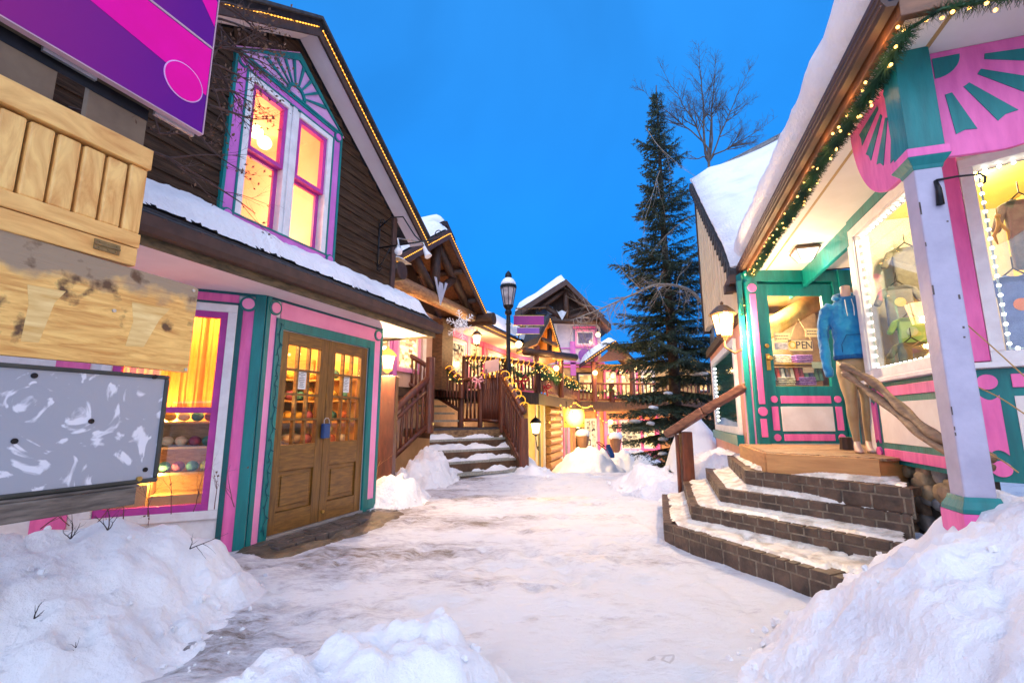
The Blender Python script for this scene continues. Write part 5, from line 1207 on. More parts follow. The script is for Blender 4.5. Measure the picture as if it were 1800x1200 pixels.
o = mb.build('hoodie', BLUE, mn, smooth=True); rm = o.modifiers.new('fuse', 'REMESH'); rm.mode = 'VOXEL'; rm.voxel_size = .009; rm.use_smooth_shade = True; sm = o.modifiers.new('smooth', 'SMOOTH'); sm.iterations = 5
dx_ = bpy.data.textures.new('folds', 'CLOUDS'); dx_.noise_scale = .075; dm = o.modifiers.new('folds', 'DISPLACE'); dm.texture = dx_; dm.strength = .026; dm.mid_level = .5; dm.texture_coords = 'GLOBAL'
RIB = mk('dark_blue_ribbing', (.0, .09, .28), (.0, .06, .2), rough=.9, sc_=30, stretch=(4, 4, .3), bump=.6)
mb = MB(); loft(mb, [ring(0, 0, .865, .176, .136), ring(0, 0, .868, .184, .144), ring(0, 0, .90, .186, .146), ring(0, 0, .905, .180, .140)]); mb.build('hem_band', RIB, mn, smooth=True)
mb = MB(); pk_ = [ring(q[0], 0, q[1], 1, 1)[0]+fw*(.128-.25*q[0]*q[0]*4) for q in ((-.11, .93), (-.11, 1.0), (-.06, 1.09), (.06, 1.09), (.11, 1.0), (.11, .93))]; mb.tube(pk_, .0045, 5, raw=True); mb.build('pocket_seam', RIB, mn, smooth=True)
for sg in (-1, 1): mb = MB(); mb.tube([ring(sg*.03, .09, 1.44, 1, 1)[0], ring(sg*.035, .125, 1.36, 1, 1)[0], ring(sg*.03, .132, 1.27, 1, 1)[0]], .004, 5, raw=True); mb.build('drawstring', PAPER, mn, smooth=True)
mb = MB()        # hood lying round the neck
P_ = []
for i in range(15):
    a = radians(-130+260*i/14)+pi; P_.append(mo+rt_*.085*sin(a)+fw*(-.075*cos(a)*-1-.005)+Vector((0, 0, 1.475-.03*cos(a)*1)))
mb.tube(P_, [.018+.024*sin(pi*i/14) for i in range(15)], 10, raw=True); mb.build('hood', BLUE, mn, smooth=True)


# ------------------------------------------------------------- goods in the entrance room
mb = MB(FD)
mb.add([(.1, -.13, .9), (2.6, -.13, .9), (2.6, -2.6, .9), (.95, -2.6, .9), (.1, -.13, 3.06), (2.6, -.13, 3.06), (2.6, -2.6, 3.06), (.95, -2.6, 3.06)], [(0, 1, 2, 3), (4, 7, 6, 5), (0, 3, 7, 4), (1, 5, 6, 2), (3, 2, 6, 7)])
mb.build('interior', mk('warm_timber_interior', (.60, .40, .18), (.35, .2, .08), rough=.7, sc_=2.5, stretch=(1, 1, 4)), rs, fix=False)
mb = MB(FD); mb.box(-.04, 1.3, -.2, -.062, 2.86, 3.075); mb.build('header', TEAL, rs)  # hidden block behind the header, added to stop room light leaking out
point(FD.w((.6, -.55, 2.85)), 60, (1, .78, .44), .08); point(FD.w((.5, -.2, 2.2)), 9, (1, .85, .6), .05); point(FD.w((.9, -1.4, 2.5)), 60, (1, .74, .4), .1)
mb = MB(FD); mb.tube([(.32, -.62, 2.28), (1.6, -.9, 2.98)], .14, 12); mb.build('log_brace', mk('golden_log', (.70, .45, .16), (.50, .29, .08), rough=.5, sc_=4, stretch=(4, 2, 2)), smooth=True, label='thick golden log brace slanting behind the teal door glass', cat='log')
mb = MB(FD); mb.box(.75, 2.0, -2.0, -1.7, .95, 2.9); mb.build('stone_pillar', rock, label='grey rough stone chimney behind the teal door glass', cat='chimney')
SHZ = [FD.pl(1400, 639, -.4)[1], FD.pl(1400, 678, -.4)[1], FD.pl(1400, 709, -.4)[1]]
r_ = shelf(FD, .12, 1.12, -.30, -.55, SHZ, 'pale wooden shelves of folded shirts behind the teal door glass', 1.0)
CL = [('blue and white', (.25, .36, .62), (.85, .85, .88)), ('cream patterned', (.80, .74, .60), (.45, .4, .33)), ('purple', (.45, .22, .62), (.28, .1, .42)), ('red', (.62, .05, .12), (.4, .02, .08)), ('pink', (.85, .40, .60), (.7, .3, .5))]
CLM = [mk('folded_'+n_.replace(' ', '_'), a, b, rough=.85, sc_=24, stretch=(1, 1, 1.5), lo=.45, hi=.52) for n_, a, b in CL]
for lv, z_ in enumerate(SHZ):
    for j, kk in enumerate(((0, 1, 2), (0, 1, 2), (0, 1, 3))[lv]):
        s_ = .28+.28*j+.02*lv; q_ = root('shirt_stack', FD.w((s_, -.4, z_)), 'stack of folded %s shirts on the %s shelf behind the teal door' % (CL[kk][0], ('top', 'middle', 'bottom')[lv]), 'folded shirts', 'folded shirts behind the teal door')
        for t in range(4):
            mb = MB(FD); mb.box(s_-.115+.008*random.random(), s_+.115-.008*random.random(), -.53, -.31+.01*random.random(), z_+.028*t+.001, z_+.028*t+.026); mb.build('folded_shirt', CLM[kk], q_, bevel=.011)
hc = [(.75, .1, .1), (.8, .8, .75), (.3, .45, .4), (.1, .15, .3), (.7, .6, .2), (.55, .3, .55), (.15, .3, .2), (.85, .5, .3), (.2, .2, .22), (.5, .06, .1)]
HM = [mk('hanging_cloth', hc[0], rough=.9)]+[mk('hanging_cloth_%s' % n_, c_, rough=.9) for c_, n_ in zip(hc[1:], ('white', 'sage', 'navy', 'mustard', 'lilac', 'green', 'apricot', 'charcoal', 'crimson'))]
HN = ['red', 'white', 'sage', 'navy', 'mustard', 'lilac', 'green', 'apricot', 'charcoal', 'crimson']
base = None
for lv, zt_ in enumerate((SHZ[0]-.035, SHZ[1]-.035)):
    for j in range(15):
        k = random.randrange(10); s_ = .18+.063*j
        mb = MB(FD); t_ = .02
        mb.add([(s_-t_, -.36, zt_-.03), (s_+t_, -.36, zt_-.03), (s_+t_*1.3, -.33, zt_-.2), (s_-t_*1.1, -.33, zt_-.2), (s_-t_*.6, -.52, zt_), (s_+t_*.6, -.52, zt_), (s_+t_, -.54, zt_-.2), (s_-t_, -.54, zt_-.2)], [(0, 1, 2, 3), (7, 6, 5, 4), (0, 4, 5, 1), (1, 5, 6, 2), (2, 6, 7, 3), (3, 7, 4, 0)])
        mb.build('hanging_shirt', HM[k], bevel=.006, label='%s shirt hanging %s from the left on the %s row behind the teal door' % (HN[k], (ORD+['twelfth', 'thirteenth', 'fourteenth', 'fifteenth'])[j], ('upper', 'lower')[lv]), cat='shirt', group='shirts hanging behind the teal door')
# signs on the glass
def card(px0, py0, px1, py1, o, m, name, label, lines=2, F=FD, wr=True):
    a_, b_ = F.pl(px0, py1, o), F.pl(px1, py0, o)
    mb = MB(F); mb.box(a_[0], b_[0], o-.002, o, a_[1], b_[1]); c_ = mb.build(name, m, label=label, cat='sign')
    if wr and lines:
        mb = MB(F); h = (b_[1]-a_[1]); w = b_[0]-a_[0]
        for i in range(lines):
            zc = b_[1]-h*(i+1)/(lines+1); x = a_[0]+w*.1
            while x < b_[0]-w*.12: q = random.uniform(.05, .14)*w; mb.box(x, min(x+q, b_[0]-w*.06), o, o+.001, zc-h*.05, zc+h*.05); x += q+.03*w
        mb.build('writing', INK, c_)
    return c_
CRM = mk('cream_card', (.82, .66, .34), rough=.7)
a_, b_ = FD.pl(1387, 617, -.02), FD.pl(1428, 597, -.02)
mb = MB(FD); mb.box(a_[0], b_[0], -.024, -.02, a_[1], b_[1]); os_ = mb.build('open_sign', CRM, label='OPEN sign hanging inside the teal door glass', cat='sign')
mb = MB(FD); frame_rect(mb, a_[0], b_[0], a_[1], b_[1], .004, -.0201, -.018); mb.build('border', mk('navy_edge', (.03, .03, .15)), os_)
hs = (b_[1]-a_[1]); ws = (b_[0]-a_[0])
for i, ch in enumerate('OPEN'):
    lettering('letter', ch, hs*.98, FD, a_[0]+ws*(.16+.225*i), -.0195, (a_[1]+b_[1])/2, mk('orange_letter', (.72, .42, .04)) if i == 0 else INK, os_, sx=.86)
mb = MB(FD); mb.tube([(a_[0]+.02, -.022, b_[1]), ((a_[0]+b_[0])/2, -.022, b_[1]+.28), (b_[0]-.02, -.022, b_[1])], .0025, 4); mb.build('cord', CRM, os_)
card(1361, 598, 1388, 587, -.02, CRM, 'door_notice', 'cream notice card at the left edge of the teal door glass') if False else card(1361, 585, 1389, 600, -.02, CRM, 'door_notice', 'cream notice card at the left edge of the teal door glass')
card(1416, 577, 1446, 592, -.02, CRM, 'door_notice', 'cream notice card at the upper right of the OPEN sign')
card(1362, 602, 1384, 614, -.02, mk('grey_card', (.5, .5, .52), (.2, .2, .22), sc_=30), 'door_notice', 'grey printed card left of the OPEN sign', 0)
card(1428, 636, 1452, 647, -.28, mk('pale_card', (.88, .80, .62)), 'price_card', 'blank pale price card on the top shelf edge behind the teal door', 0)
card(1412, 646, 1430, 655, -.28, mk('peach_card', (.85, .55, .38)), 'price_card', 'peach price card below the top shelf behind the teal door', 0)
# ------------------------------------------------------------- lit strips in the bay windows
def ledstrip(F, pts, label, every=.075, br=.013):
    mb = MB(F); W_ = [F.w(p) for p in pts]; mb.tube(W_, .007, 5, raw=True); o = mb.build('led_strip', mk('clear_strip', (.5, .62, .58), rough=.2), label=label, cat='string lights')
    bp2 = []
    for a, b in zip(W_[:-1], W_[1:]):
        n_ = max(2, int((b-a).length/every)); bp2 += [a+(b-a)*(i+.5)/n_ for i in range(n_)]
    bulbset(o, bp2, br, COLDB); return o
ledstrip(FR, [(s0_+.24, oB-.03, 2.87), (s1-.11, oB-.03, 2.87), (s1-.11, oB-.03, 1.63), (s0_+.24, oB-.03, 1.63)], 'bright white bulbs round the inside of the left bay window beside the mannequin')
ledstrip(FT, [(.88, -.03, 2.77), (.195, -.03, 2.77), (.195, -.03, 1.61), (.88, -.03, 1.61)], 'bright white bulbs round the inside of the right bay window', .06, .011)
ledstrip(FR, [(w3a+.15, -.09, 2.2), (w3a+.15, -.09, 1.05)], 'column of white bulbs in the narrow window beyond the wall lantern', .07) if False else ledstrip(FR, [(w3b-.35, -.052, 2.2), (w3b-.35, -.052, 1.1)], 'column of white bulbs in the narrow window beyond the wall lantern', .075, .018)
# clothes in the bay windows
def shirt(F, s, o, zt, w, h, m, label, prnt=None, hood=False):
    pts = [(s-w*.16, zt), (s-w*.5, zt-h*.08), (s-w*.72, zt-h*.42), (s-w*.54, zt-h*.47), (s-w*.38, zt-h*.24), (s-w*.38, zt-h), (s-w*.1, zt-h*1.02), (s+w*.38, zt-h), (s+w*.38, zt-h*.24), (s+w*.54, zt-h*.47), (s+w*.72, zt-h*.42), (s+w*.5, zt-h*.08), (s+w*.16, zt), (s, zt-h*.06)]
    mb = MB(F); mb.plate(pts, o-.05, o+.0); q = mb.build('hanging_shirt', m, bevel=.02, label=label, cat='shirt')
    if prnt: mb = MB(F); mb.disc(s, zt-h*.4, w*.16, o+.0, o+.004, 14); mb.build('print', prnt, q)
    mb = MB(F); mb.tube([(s-w*.3, o-.025, zt-.03), (s, o-.025, zt+.04), (s+w*.3, o-.025, zt-.03)], .006, 5); mb.tube([(s, o-.025, zt+.04), (s+.0, o-.025, zt+.12)], .004, 5); mb.build('hanger', IRON, q); return q
GRN = mk('lime_shirt', (.34, .52, .16), (.24, .4, .10), rough=.9, sc_=5, bump=.4); GRY = mk('grey_shirt', (.30, .31, .34), (.20, .2, .23), rough=.9, sc_=5, bump=.4)
CAM_ = mk('olive_shirt', (.20, .18, .10), (.10, .09, .05), rough=.9, sc_=7, bump=.4); BLS = mk('denim_blue_shirt', (.14, .22, .46), (.08, .13, .32), rough=.9, sc_=12, bump=.4); DGY = mk('heather_grey_shirt', (.19, .18, .16), (.12, .115, .1), rough=.9, sc_=20)
def face(px, py, Y): p = PY(px, py, Y); f = Fr(p.x, p.y, 116, 1); return f, p.z
for (px_, py_, Y_, w_, h_, m_, lab_, pr_2) in ((1592, 432, 3.95, .28, .42, DGY, 'dark heather shirt, highest in the left bay window', None), (1578, 500, 3.9, .26, .40, GRY, 'grey shirt with pale tag below the dark shirt in the left bay window', CRM), (1600, 556, 3.8, .24, .32, GRN, 'lime green shirt in the middle of the left bay window', mk('pale_green_print', (.5, .65, .4))), (1604, 600, 3.75, .26, .30, CAM_, 'olive dark garment lowest in the left bay window', None)):
    f_, z_ = face(px_, py_, Y_); shirt(f_, 0, 0, z_, w_, h_, m_, lab_, pr_2)
for (px_, py_, Y_, w_, h_, m_, lab_, pr_2) in ((1796, 345, 2.9, .24, .50, DGY, 'heather grey hooded top in the right bay window', None), (1786, 480, 2.85, .26, .52, BLS, 'denim blue shirt with orange print in the right bay window', mk('orange_print', (.8, .22, .04)))):
    f_, z_ = face(px_, py_, Y_); shirt(f_, 0, 0, z_, w_, h_, m_, lab_, pr_2)
mb = MB(FR); PX_ = FR.pl(1552, 560, oB-.5)[0]; mb.box(PX_-.05, PX_+.05, oB-.56, oB-.5, 1.5, 3.0); mb.build('display_post', mk('ochre_post', (.62, .40, .08), (.5, .3, .05), stretch=(5, 5, 1)), label='ochre wooden display post inside the left bay window', cat='post')
mb = MB(FT); sQ = .25
mb.tube([(sQ, -.15, 2.48), (sQ+.0, -.15, 2.42), (sQ-.03, -.15, 2.36), (sQ-.02, -.15, 2.30)], [.010, .014, .01, .004], 6); mb.tube([(sQ, -.15, 2.44), (sQ+.035, -.15, 2.37), (sQ+.03, -.15, 2.31)], [.012, .009, .004], 6); mb.tube([(sQ, -.15, 2.48), (sQ, -.15, 2.54)], .004, 5); mb.ball((sQ, -.15, 2.485), .016, 8, 6)
mb.build('hanging_ornament', mk('ochre_ornament', (.45, .26, .06)), smooth=True, label='small brown hanging ornament at the left edge of the right bay window', cat='ornament')
mb = MB(FR); mb.box(1.45, 2.68, -1.3, -1.27, 1.0, 1.5); mb.build('display_plinth', RYEL, rs)

# lamps
lantern(PY(1273, 590, 5.75), 'large lit amber glass wall lantern on the left jamb of the right shop entrance', h=.42, r=.14, arm=PY(1307, 600, 5.75), energy=120, capm=mk('antique_bronze', (.20, .11, .05), (.1, .055, .03), rough=.4, metal=.5))
c = PZ(1414, 436, ZG-.004)
cl_ = root('porch_ceiling_lamp', c, 'small lit square glass lamp on the pale porch soffit', 'ceiling lamp')
FC = Fr(c.x, c.y, 17.8, -1); mb = MB(FC); sqring(mb, (0, 0), [(.11, ZG), (.13, ZG-.035), (.12, ZG-.045)]); mb.build('rim', mk('lamp_bronze', (.16, .10, .06), rough=.5), cl_)
mb = MB(FC); sqring(mb, (0, 0), [(.11, ZG-.046), (.06, ZG-.15), (.055, ZG-.153)]); mb.build('glass', emi('porch_lamp_glow', (1, .86, .70), 3), cl_)
mb = MB(FC)
for a, b in ((-1, -1), (1, -1), (1, 1), (-1, 1)): mb.tube([(a*.115, b*.115, ZG-.045), (a*.062, b*.062, ZG-.155)], .006, 5)
mb.build('cage', mk('lamp_bronze', (.16, .10, .06)), cl_)
point(c+Vector((-.0, 0, -.32)), 11, (1, .78, .55), .09)
lantern(PY(681, 650, 6.9), 'lit amber lantern on a brown pillar beside the right end of the yarn shop', h=.34, r=.11, energy=130, capm=emi('amber_dome', (1, .55, .12), 1.2))
c = PY(683, 730, 6.9); mb = MB(); mb.box(c.x-.11, c.x+.11, c.y-.1, c.y+.1, -.1, PY(681, 655, 6.9).z-.05); mb.build('lantern_pillar', RAIL, bevel=.01, label='square red brown pillar carrying the lantern at the yarn shop end', cat='pillar')

# ------------------------------------------------------------- garlands
GN = mk('garland_needles', (.05, .14, .05), (.015, .05, .025), rough=.6, sc_=9)
def garland(P, R, dens, label, nl=.05, bulbs=9, br=.012, parent=None, nw=.0022, bow=None, glow=None):
    mb = MB(); L = 0; core = MB(); core.tube(P, .008, 4, raw=True, caps=False); mb.v += core.v; mb.f += core.f; mb.mi += core.mi
    bq = []
    for a, b in zip(P[:-1], P[1:]):
        d = b-a; l_ = d.length; n_ = int(l_*dens); dn = d.normalized()
        for i in range(n_):
            p = a+d*random.random(); u = Vector((random.gauss(0, 1), random.gauss(0, 1), random.gauss(0, 1))); u = (u-dn*u.dot(dn)).normalized()
            t = (u+dn*random.uniform(-.5, .5)+Vector((0, 0, -.15))).normalized(); e_ = p+t*R*random.uniform(.6, 1.15); w = t.cross(dn).normalized()*nw; s_ = p+t*R*.12
            mb.v += [s_-w, s_+w, e_+w*.4, e_-w*.4]; k = len(mb.v); mb.f.append((k-4, k-3, k-2, k-1)); mb.mi.append(0)
        for i in range(int(l_*bulbs+random.random())):
            u = Vector((random.gauss(0, 1), random.gauss(0, 1), random.gauss(0, 1))).normalized(); bq.append(a+d*random.random()+u*R*.8)
    o = mb.build('garland', GN, fix=False, label=label, cat='garland')
    if bq: bulbset(o, bq, br, BULB, 100 if nw < .003 else 30)
    return o
random.seed(77)
pts = [PY(1305, 556, 5.72), PY(1304, 530, 5.72), FR.w((4.30, -.15, ZG-.04))]
s = 4.2
while s > RN: pts.append(FR.w((s, -.17, ZG-.045-.03*abs(sin((4.2-s)*2.2))))); s -= .15
for k in range(1, 14): pts.append(FR.w((RN-.05, -.15-.12*k, ZG-.035-.02*abs(sin(k*.7)))))
garland(pts, .060, 2000, 'thick green garland with warm lights along the snowy right shop eave', bulbs=18, br=.0085)
for k_ in range(10): point(FR.w((.25+.43*k_, -.085, ZG-.05)), .3, (1, .5, .14), .015)
# ================================================================== WOODEN STAIRS
TREAD = mk('grey_stair_tread', (.36, .36, .31), (.20, .20, .17), rough=.6, sc_=30, bump=.6)
STRG = mk('stair_timber', (.13, .07, .035), (.05, .026, .015), rough=.7, sc_=5, bump=.4)
STL = [(750, 8.96), (752, 9.26), (752, 9.56), (755, 9.86), (757, 10.16)]; STR = [(916, 10.3), (907, 10.6), (897, 10.9), (888, 11.2), (881, 11.5)]
stz = [.08+.215*k for k in range(5)]
def XY(px, Y, y=780): a, b = ray(px, y); return Vector((a*Y, Y))
ws = root('wooden_stairs', (-.7, 9.7, 0), 'wide snowy wooden stairs with grey grip treads climbing to the first landing', 'stairs')
Ls = [XY(*q) for q in STL]; Rs = [XY(*q) for q in STR]
for k in range(4):
    z = stz[k]; a, b, c, d = Ls[k], Rs[k], Rs[k+1], Ls[k+1]
    mb = MB(); mb.slab([tuple(a), tuple(b), tuple(c+(c-b)*.1), tuple(d+(d-a)*.1)], z-.05, z); mb.build('tread', TREAD, ws, bevel=.008)
    mb = MB(); mb.slab([tuple(a+(d-a)*.15), tuple(b+(c-b)*.15), tuple(b+(c-b)*.3), tuple(a+(d-a)*.3)], z-.22, z-.05) if False else mb.slab([tuple(d+(d-a)*.0), tuple(c), tuple(c+(c-b)*.1), tuple(d+(d-a)*.1)], z, z+.165); mb.build('riser', STRG, ws)
Lk4, Rk4 = Ls[4], Rs[4]
land = [Lk4, Rk4, XY(905, 12.6), XY(760, 12.9), XY(690, 11.6), XY(735, 10.5)]
mb = MB(); mb.slab([tuple(p) for p in land], stz[4]-.20, stz[4]-.03); mb.build('landing', STRG, ws, bevel=.008)
mb = MB(); mb.slab([tuple(p) for p in land], stz[4]-.03, stz[4]); mb.build('landing_top', mk('dark_landing_mat', (.06, .055, .07), (.03, .03, .035), rough=.6, sc_=12, bump=.4), ws)
mb = MB(); e_ = (Rs[0]-Rs[4]).normalized()*.02
mb.add([(*(Rs[0]), -.15), (*(Rs[0]), .12), (*(Rs[4]), stz[4]+.02), (*(Rs[4]), stz[4]-.45), (*(Rs[0]+Vector((.06, .02))), -.15), (*(Rs[0]+Vector((.06, .02))), .12), (*(Rs[4]+Vector((.06, .02))), stz[4]+.02), (*(Rs[4]+Vector((.06, .02))), stz[4]-.45)], [(0, 1, 2, 3), (4, 5, 6, 7), (0, 1, 5, 4), (1, 2, 6, 5), (2, 3, 7, 6), (3, 0, 4, 7)])
mb.build('stringer', STRG, ws)
mb = MB(); q = [PY(800, 690, 12.5), PY(770, 690, 12.9)]
for k in range(5):      # second flight towards the upper left
    a = XY(812-14*k, 12.0+.10*k); b = XY(760-16*k, 11.4+.10*k); z = stz[4]+.19*(k+1)
    mb2 = MB(); d_ = Vector((-.30, .12)); mb2.slab([tuple(a), tuple(b), tuple(b+d_), tuple(a+d_)], z-.045, z); mb2.build('tread', TREAD, ws)
def stairsnow():
    for k in range(4):
        a, b, c, d = Ls[k], Rs[k], Rs[k+1], Ls[k+1]
        def f(u, v, k=k):
            n_ = NZ(u*2+k*3, v, k, 1.6)+.25*sst(.25, 1, v)+.5*(1-sst(.0, .45, u))
            return n_
        mb = MB(); idx = {}
        for j in range(15):
            for i in range(70):
                u, v = i/69, j/14; n_ = f(u, v)
                n_ = -.2 if n_ is None else n_
                p = (a*(1-u)+b*u)*(1-v)+(d*(1-u)+c*u)*v; idx[i, j] = len(mb.v); mb.v.append(Vector((p.x, p.y, stz[k]-.012+(.018+.11*sst(-.05, .7, n_)*(.4+.6*v)+.02*NZ(p.x, p.y, 1, 7))*sst(.02, .16, n_)*sst(.16, .3, v))))
        for j in range(14):
            for i in range(69):
                q = [(i, j), (i+1, j), (i+1, j+1), (i, j+1)]
                if all(t in idx for t in q): mb.f.append(tuple(idx[t] for t in q)); mb.mi.append(0)
        mb.build('stair_snow', SNOW, ws, smooth=True, fix=False)
stairsnow()

def baluster_proto(h, r, nm='baluster'):
    mb = MB(); mb.tube([(0, 0, 0), (r*.25, 0, h*.35), (-r*.2, r*.2, h*.7), (0, 0, h)], [r*1.1, r, r*.95, r*.9], 7); return mb
def railing(label, P0, P1, z0b, z1b, z0t, z1t, n, r=.028, rt=.055, posts=(True, True), pr=.085, prz=(None, None), second=False, rootp=None, group=None, bh=0, cat='railing'):
    """P0,P1: plan ends; bottom and top heights at either end"""
    P0, P1 = Vector(P0[:2]), Vector(P1[:2]); R = rootp or root('railing', (P0.x, P0.y, z0b), label, cat, group)
    mb = MB(); mb.tube([(*P0, z0t), (*((P0+P1)/2), (z0t+z1t)/2+.012), (*P1, z1t)], rt, 9); mb.build('top_rail', RAIL, R, smooth=True)
    mb = MB(); mb.tube([(*P0, z0b+.08), (*P1, z1b+.08)], rt*.8, 8); mb.build('bottom_rail', RAIL, R, smooth=True)
    if second: mb = MB(); mb.tube([(*P0, z0t-.22), (*P1, z1t-.22)], rt*.6, 8); mb.build('middle_rail', RAIL, R, smooth=True)
    for i, (f, p, zb_, zt_) in enumerate(((posts[0], P0, z0b, z0t), (posts[1], P1, z1b, z1t))):
        if f:
            mb = MB(); zz = prz[i] if prz[i] is not None else zt_+.03; mb.tube([(*p, zb_-.12-bh), (*p, (zb_+zz)/2), (*p, zz)], [pr*1.05, pr, pr*.96], 12); mb.build('post', RAIL, R, smooth=False, bevel=.006)
    pro = None
    for i in range(n):
        t = (i+.5)/n; p = P0+(P1-P0)*t; zb_ = z0b+(z1b-z0b)*t+.08; zt_ = z0t+(z1t-z0t)*t
        if pro is None: 
            m_ = baluster_proto(zt_-zb_, r); pro = m_.build('baluster', RAIL, R, smooth=True, org=None); 
            # baluster mesh is kept at the rail's own base
            for v in pro.data.vertices: v.co = v.co+ORG[R.name]
            base_ = Vector((p.x, p.y, zb_))-ORG[R.name]; pro.location = base_
        else:
            c = pro.copy(); COL.objects.link(c); c.parent = R; c.location = Vector((p.x, p.y, zb_))-ORG[R.name]; c.rotation_euler = (random.uniform(-.02, .02), random.uniform(-.02, .02), random.uniform(0, 6))
            k = (zt_-zb_)/max(.01, (z0t-z0b-.08)+((z1t-z1b)-(z0t-z0b))*(.5/n)); c.scale = (1, 1, k)
    return R
random.seed(51)
pL0 = PY(680, 790, 9.25); pL1 = PY(755, 700, 10.1)
railing('left handrail of the wooden stairs, thick log with second thinner rail', pL0, pL1, .22, .98, PY(675, 730, 9.2).z, PY(752, 663, 10.1).z, 8, r=.032, rt=.075, pr=.105, prz=(PY(680, 742, 9.25).z, PY(755, 628, 10.1).z), second=True)
pR0 = PY(921, 780, 10.3); pR1 = PY(884, 700, 11.5)
Rr = railing('right handrail of the wooden stairs wrapped in a glowing rope light', pR0, pR1, .05, .95, PY(924, 724, 10.3).z, PY(885, 660, 11.5).z, 9, r=.03, rt=.07, pr=.105, prz=(PY(921, 735, 10.3).z, PY(884, 650, 11.5).z), second=True)
pM = PY(811, 700, 12.0); pM2 = PY(845, 700, 11.9)
railing('short back railing of the landing below the blank pinkish sign', pM2, PY(880, 700, 11.7), 1.05, 1.02, PY(845, 664, 11.9).z, PY(882, 662, 11.7).z, 12, r=.034, rt=.06, posts=(True, False), pr=.07)
railing('see through railing section behind the landing left of the blank sign', pM, pM2, 1.05, 1.05, PY(811, 669, 12).z, PY(845, 664, 11.9).z, 5, r=.03, rt=.055, posts=(True, False), pr=.085)
railing('upper flight railing with garland running down to the landing', PY(757, 650, 12.3), pM, PY(757, 695, 12.3).z, PY(811, 728, 12).z, PY(757, 624, 12.3).z, PY(811, 667, 12).z, 10, r=.028, rt=.06, posts=(False, False))
railing('left railing of the upper flight half hidden by the yarn shop', PY(686, 640, 11.0), PY(749, 660, 11.0), PY(686, 662, 11.0).z, PY(749, 696, 11.0).z, PY(686, 607, 11.0).z, PY(749, 642, 11.0).z, 9, r=.03, rt=.06, posts=(False, False))
# rope lights
def helix(name, A, B, r, turns, label, tr=.009):
    A, B = Vector(A), Vector(B); d = (B-A).normalized(); u = d.cross(Vector((0, 0, 1))).normalized(); w = u.cross(d); n_ = int(turns*10)
    mb = MB(); mb.tube([A+(B-A)*i/n_+(u*cos(2*pi*turns*i/n_)+w*sin(2*pi*turns*i/n_))*r for i in range(n_+1)], tr, 5, raw=True); return mb.build(name, emi('rope_glow', (1, .36, .03), 1.9), smooth=True, label=label, cat='string lights')
helix('rope_light', PY(925, 716, 10.3), PY(884, 650, 11.5)+Vector((0, 0, .0)), .09, 6, 'glowing rope light wound round the right stair handrail')
helix('rope_light', PY(845, 660, 11.85), PY(882, 656, 11.65), .08, 4, 'glowing rope light wound round the landing back rail')
helix('rope_light', PY(757, 622, 12.25), PY(811, 665, 11.95), .09, 7, 'glowing rope light wound down the upper flight railing')
def sq(px, py, Y): return PY(px, py, Y)
def swag(pts, n=10, sag=.12):
    o = []
    for a, b in zip(pts[:-1], pts[1:]):
        for i in range(n): t = i/n; o.append(a+(b-a)*t-Vector((0, 0, sag*4*t*(1-t))))
    return o+[pts[-1]]
garland(swag([sq(757, 628, 12.2), sq(785, 650, 12.1), sq(811, 668, 11.9)], sag=.1), .12, 420, 'garland with warm bulbs down the upper flight railing', bulbs=16, br=.013, nw=.006)
random.seed(52)
# ------------------------------------------------------------- upper walkway
ZK = 1.9
R1, R2, R3, R4, R5, R6 = [PY(*q) for q in ((818, 628, 12.3), (887, 632, 12.6), (945, 641, 13.6), (1014, 671, 21.0), (1075, 680, 21.4), (1262, 690, 21.6))]
F2 = Fr(-.708, 12, 20.4)
wl = lambda s, o=-1.3: F2.w((s, o, 0))
wk = root('walkway_deck', (0, 13, ZK), 'upper wooden walkway deck running round the lower court', 'walkway')
mb = MB(); mb.slab([(R1.x-2.6, 12.5), R1.xy[:], R2.xy[:], R3.xy[:], R4.xy[:], (wl(8.6).x, wl(8.6).y), (wl(-2).x, wl(-2).y)], ZK-.22, ZK); mb.slab([R4.xy[:], R5.xy[:], R6.xy[:], (12, 21.6), (12, 22.6), (2.6, 22.6)], ZK-.42, ZK-.004); mb.build('deck', STRG, wk)
mb = MB()
for a, b in ((R1, R2), (R2, R3), (R3, R4), (R4, R5), (R5, R6)): mb.beam((a.x, a.y-.02, ZK-.16), (b.x, b.y-.02, ZK-.16), .06, .34, raw=True)
mb.build('fascia', DKWOOD, wk)
for (px_, Y_, zb_) in ((1016, 21.1, -.95),):
    c = XY(px_, Y_, 700); mb = MB(); mb.box(c.x-.13, c.x+.13, c.y-.13, c.y+.13, zb_, ZK-.2); mb.build('post', DKWOOD, wk, bevel=.01)
def rl(a, b, lab, n, zt, posts=(True, True), pr=.09, solid=False, r=.03):
    R = railing(lab, (a.x, a.y), (b.x, b.y), ZK+.02, ZK+.02, zt[0], zt[1], n, r=r, rt=.05, posts=posts, pr=pr, bh=-.1)
    if solid:
        mb = MB(); mb.beam((a.x, a.y, ZK+.44), (b.x, b.y, ZK+.44), .025, .74, raw=True); mb.build('board_panel', mk('red_brown_boards', (.19, .065, .035), (.09, .03, .02), rough=.6, sc_=6, bump=.3, stretch=(8, 8, 1)), R)
rl(R1, R2, 'walkway railing behind the blank sign under the garland', 11, (R1.z, R2.z))
rl(R2, R3, 'walkway railing right of the street lamp pole, with red bow', 9, (R2.z, R3.z))
rl(R3, R4, 'long solid board walkway railing curving away under heavy garland', 34, (R3.z, 2.74), solid=True)
rl(R4, R5, 'short far walkway railing in front of the lit upper window', 9, (2.74, 2.74), pr=.13, r=.035)
rl(R5, R6, 'far walkway railing passing behind the spruce', 26, (2.74, 2.74), pr=.13, r=.035)
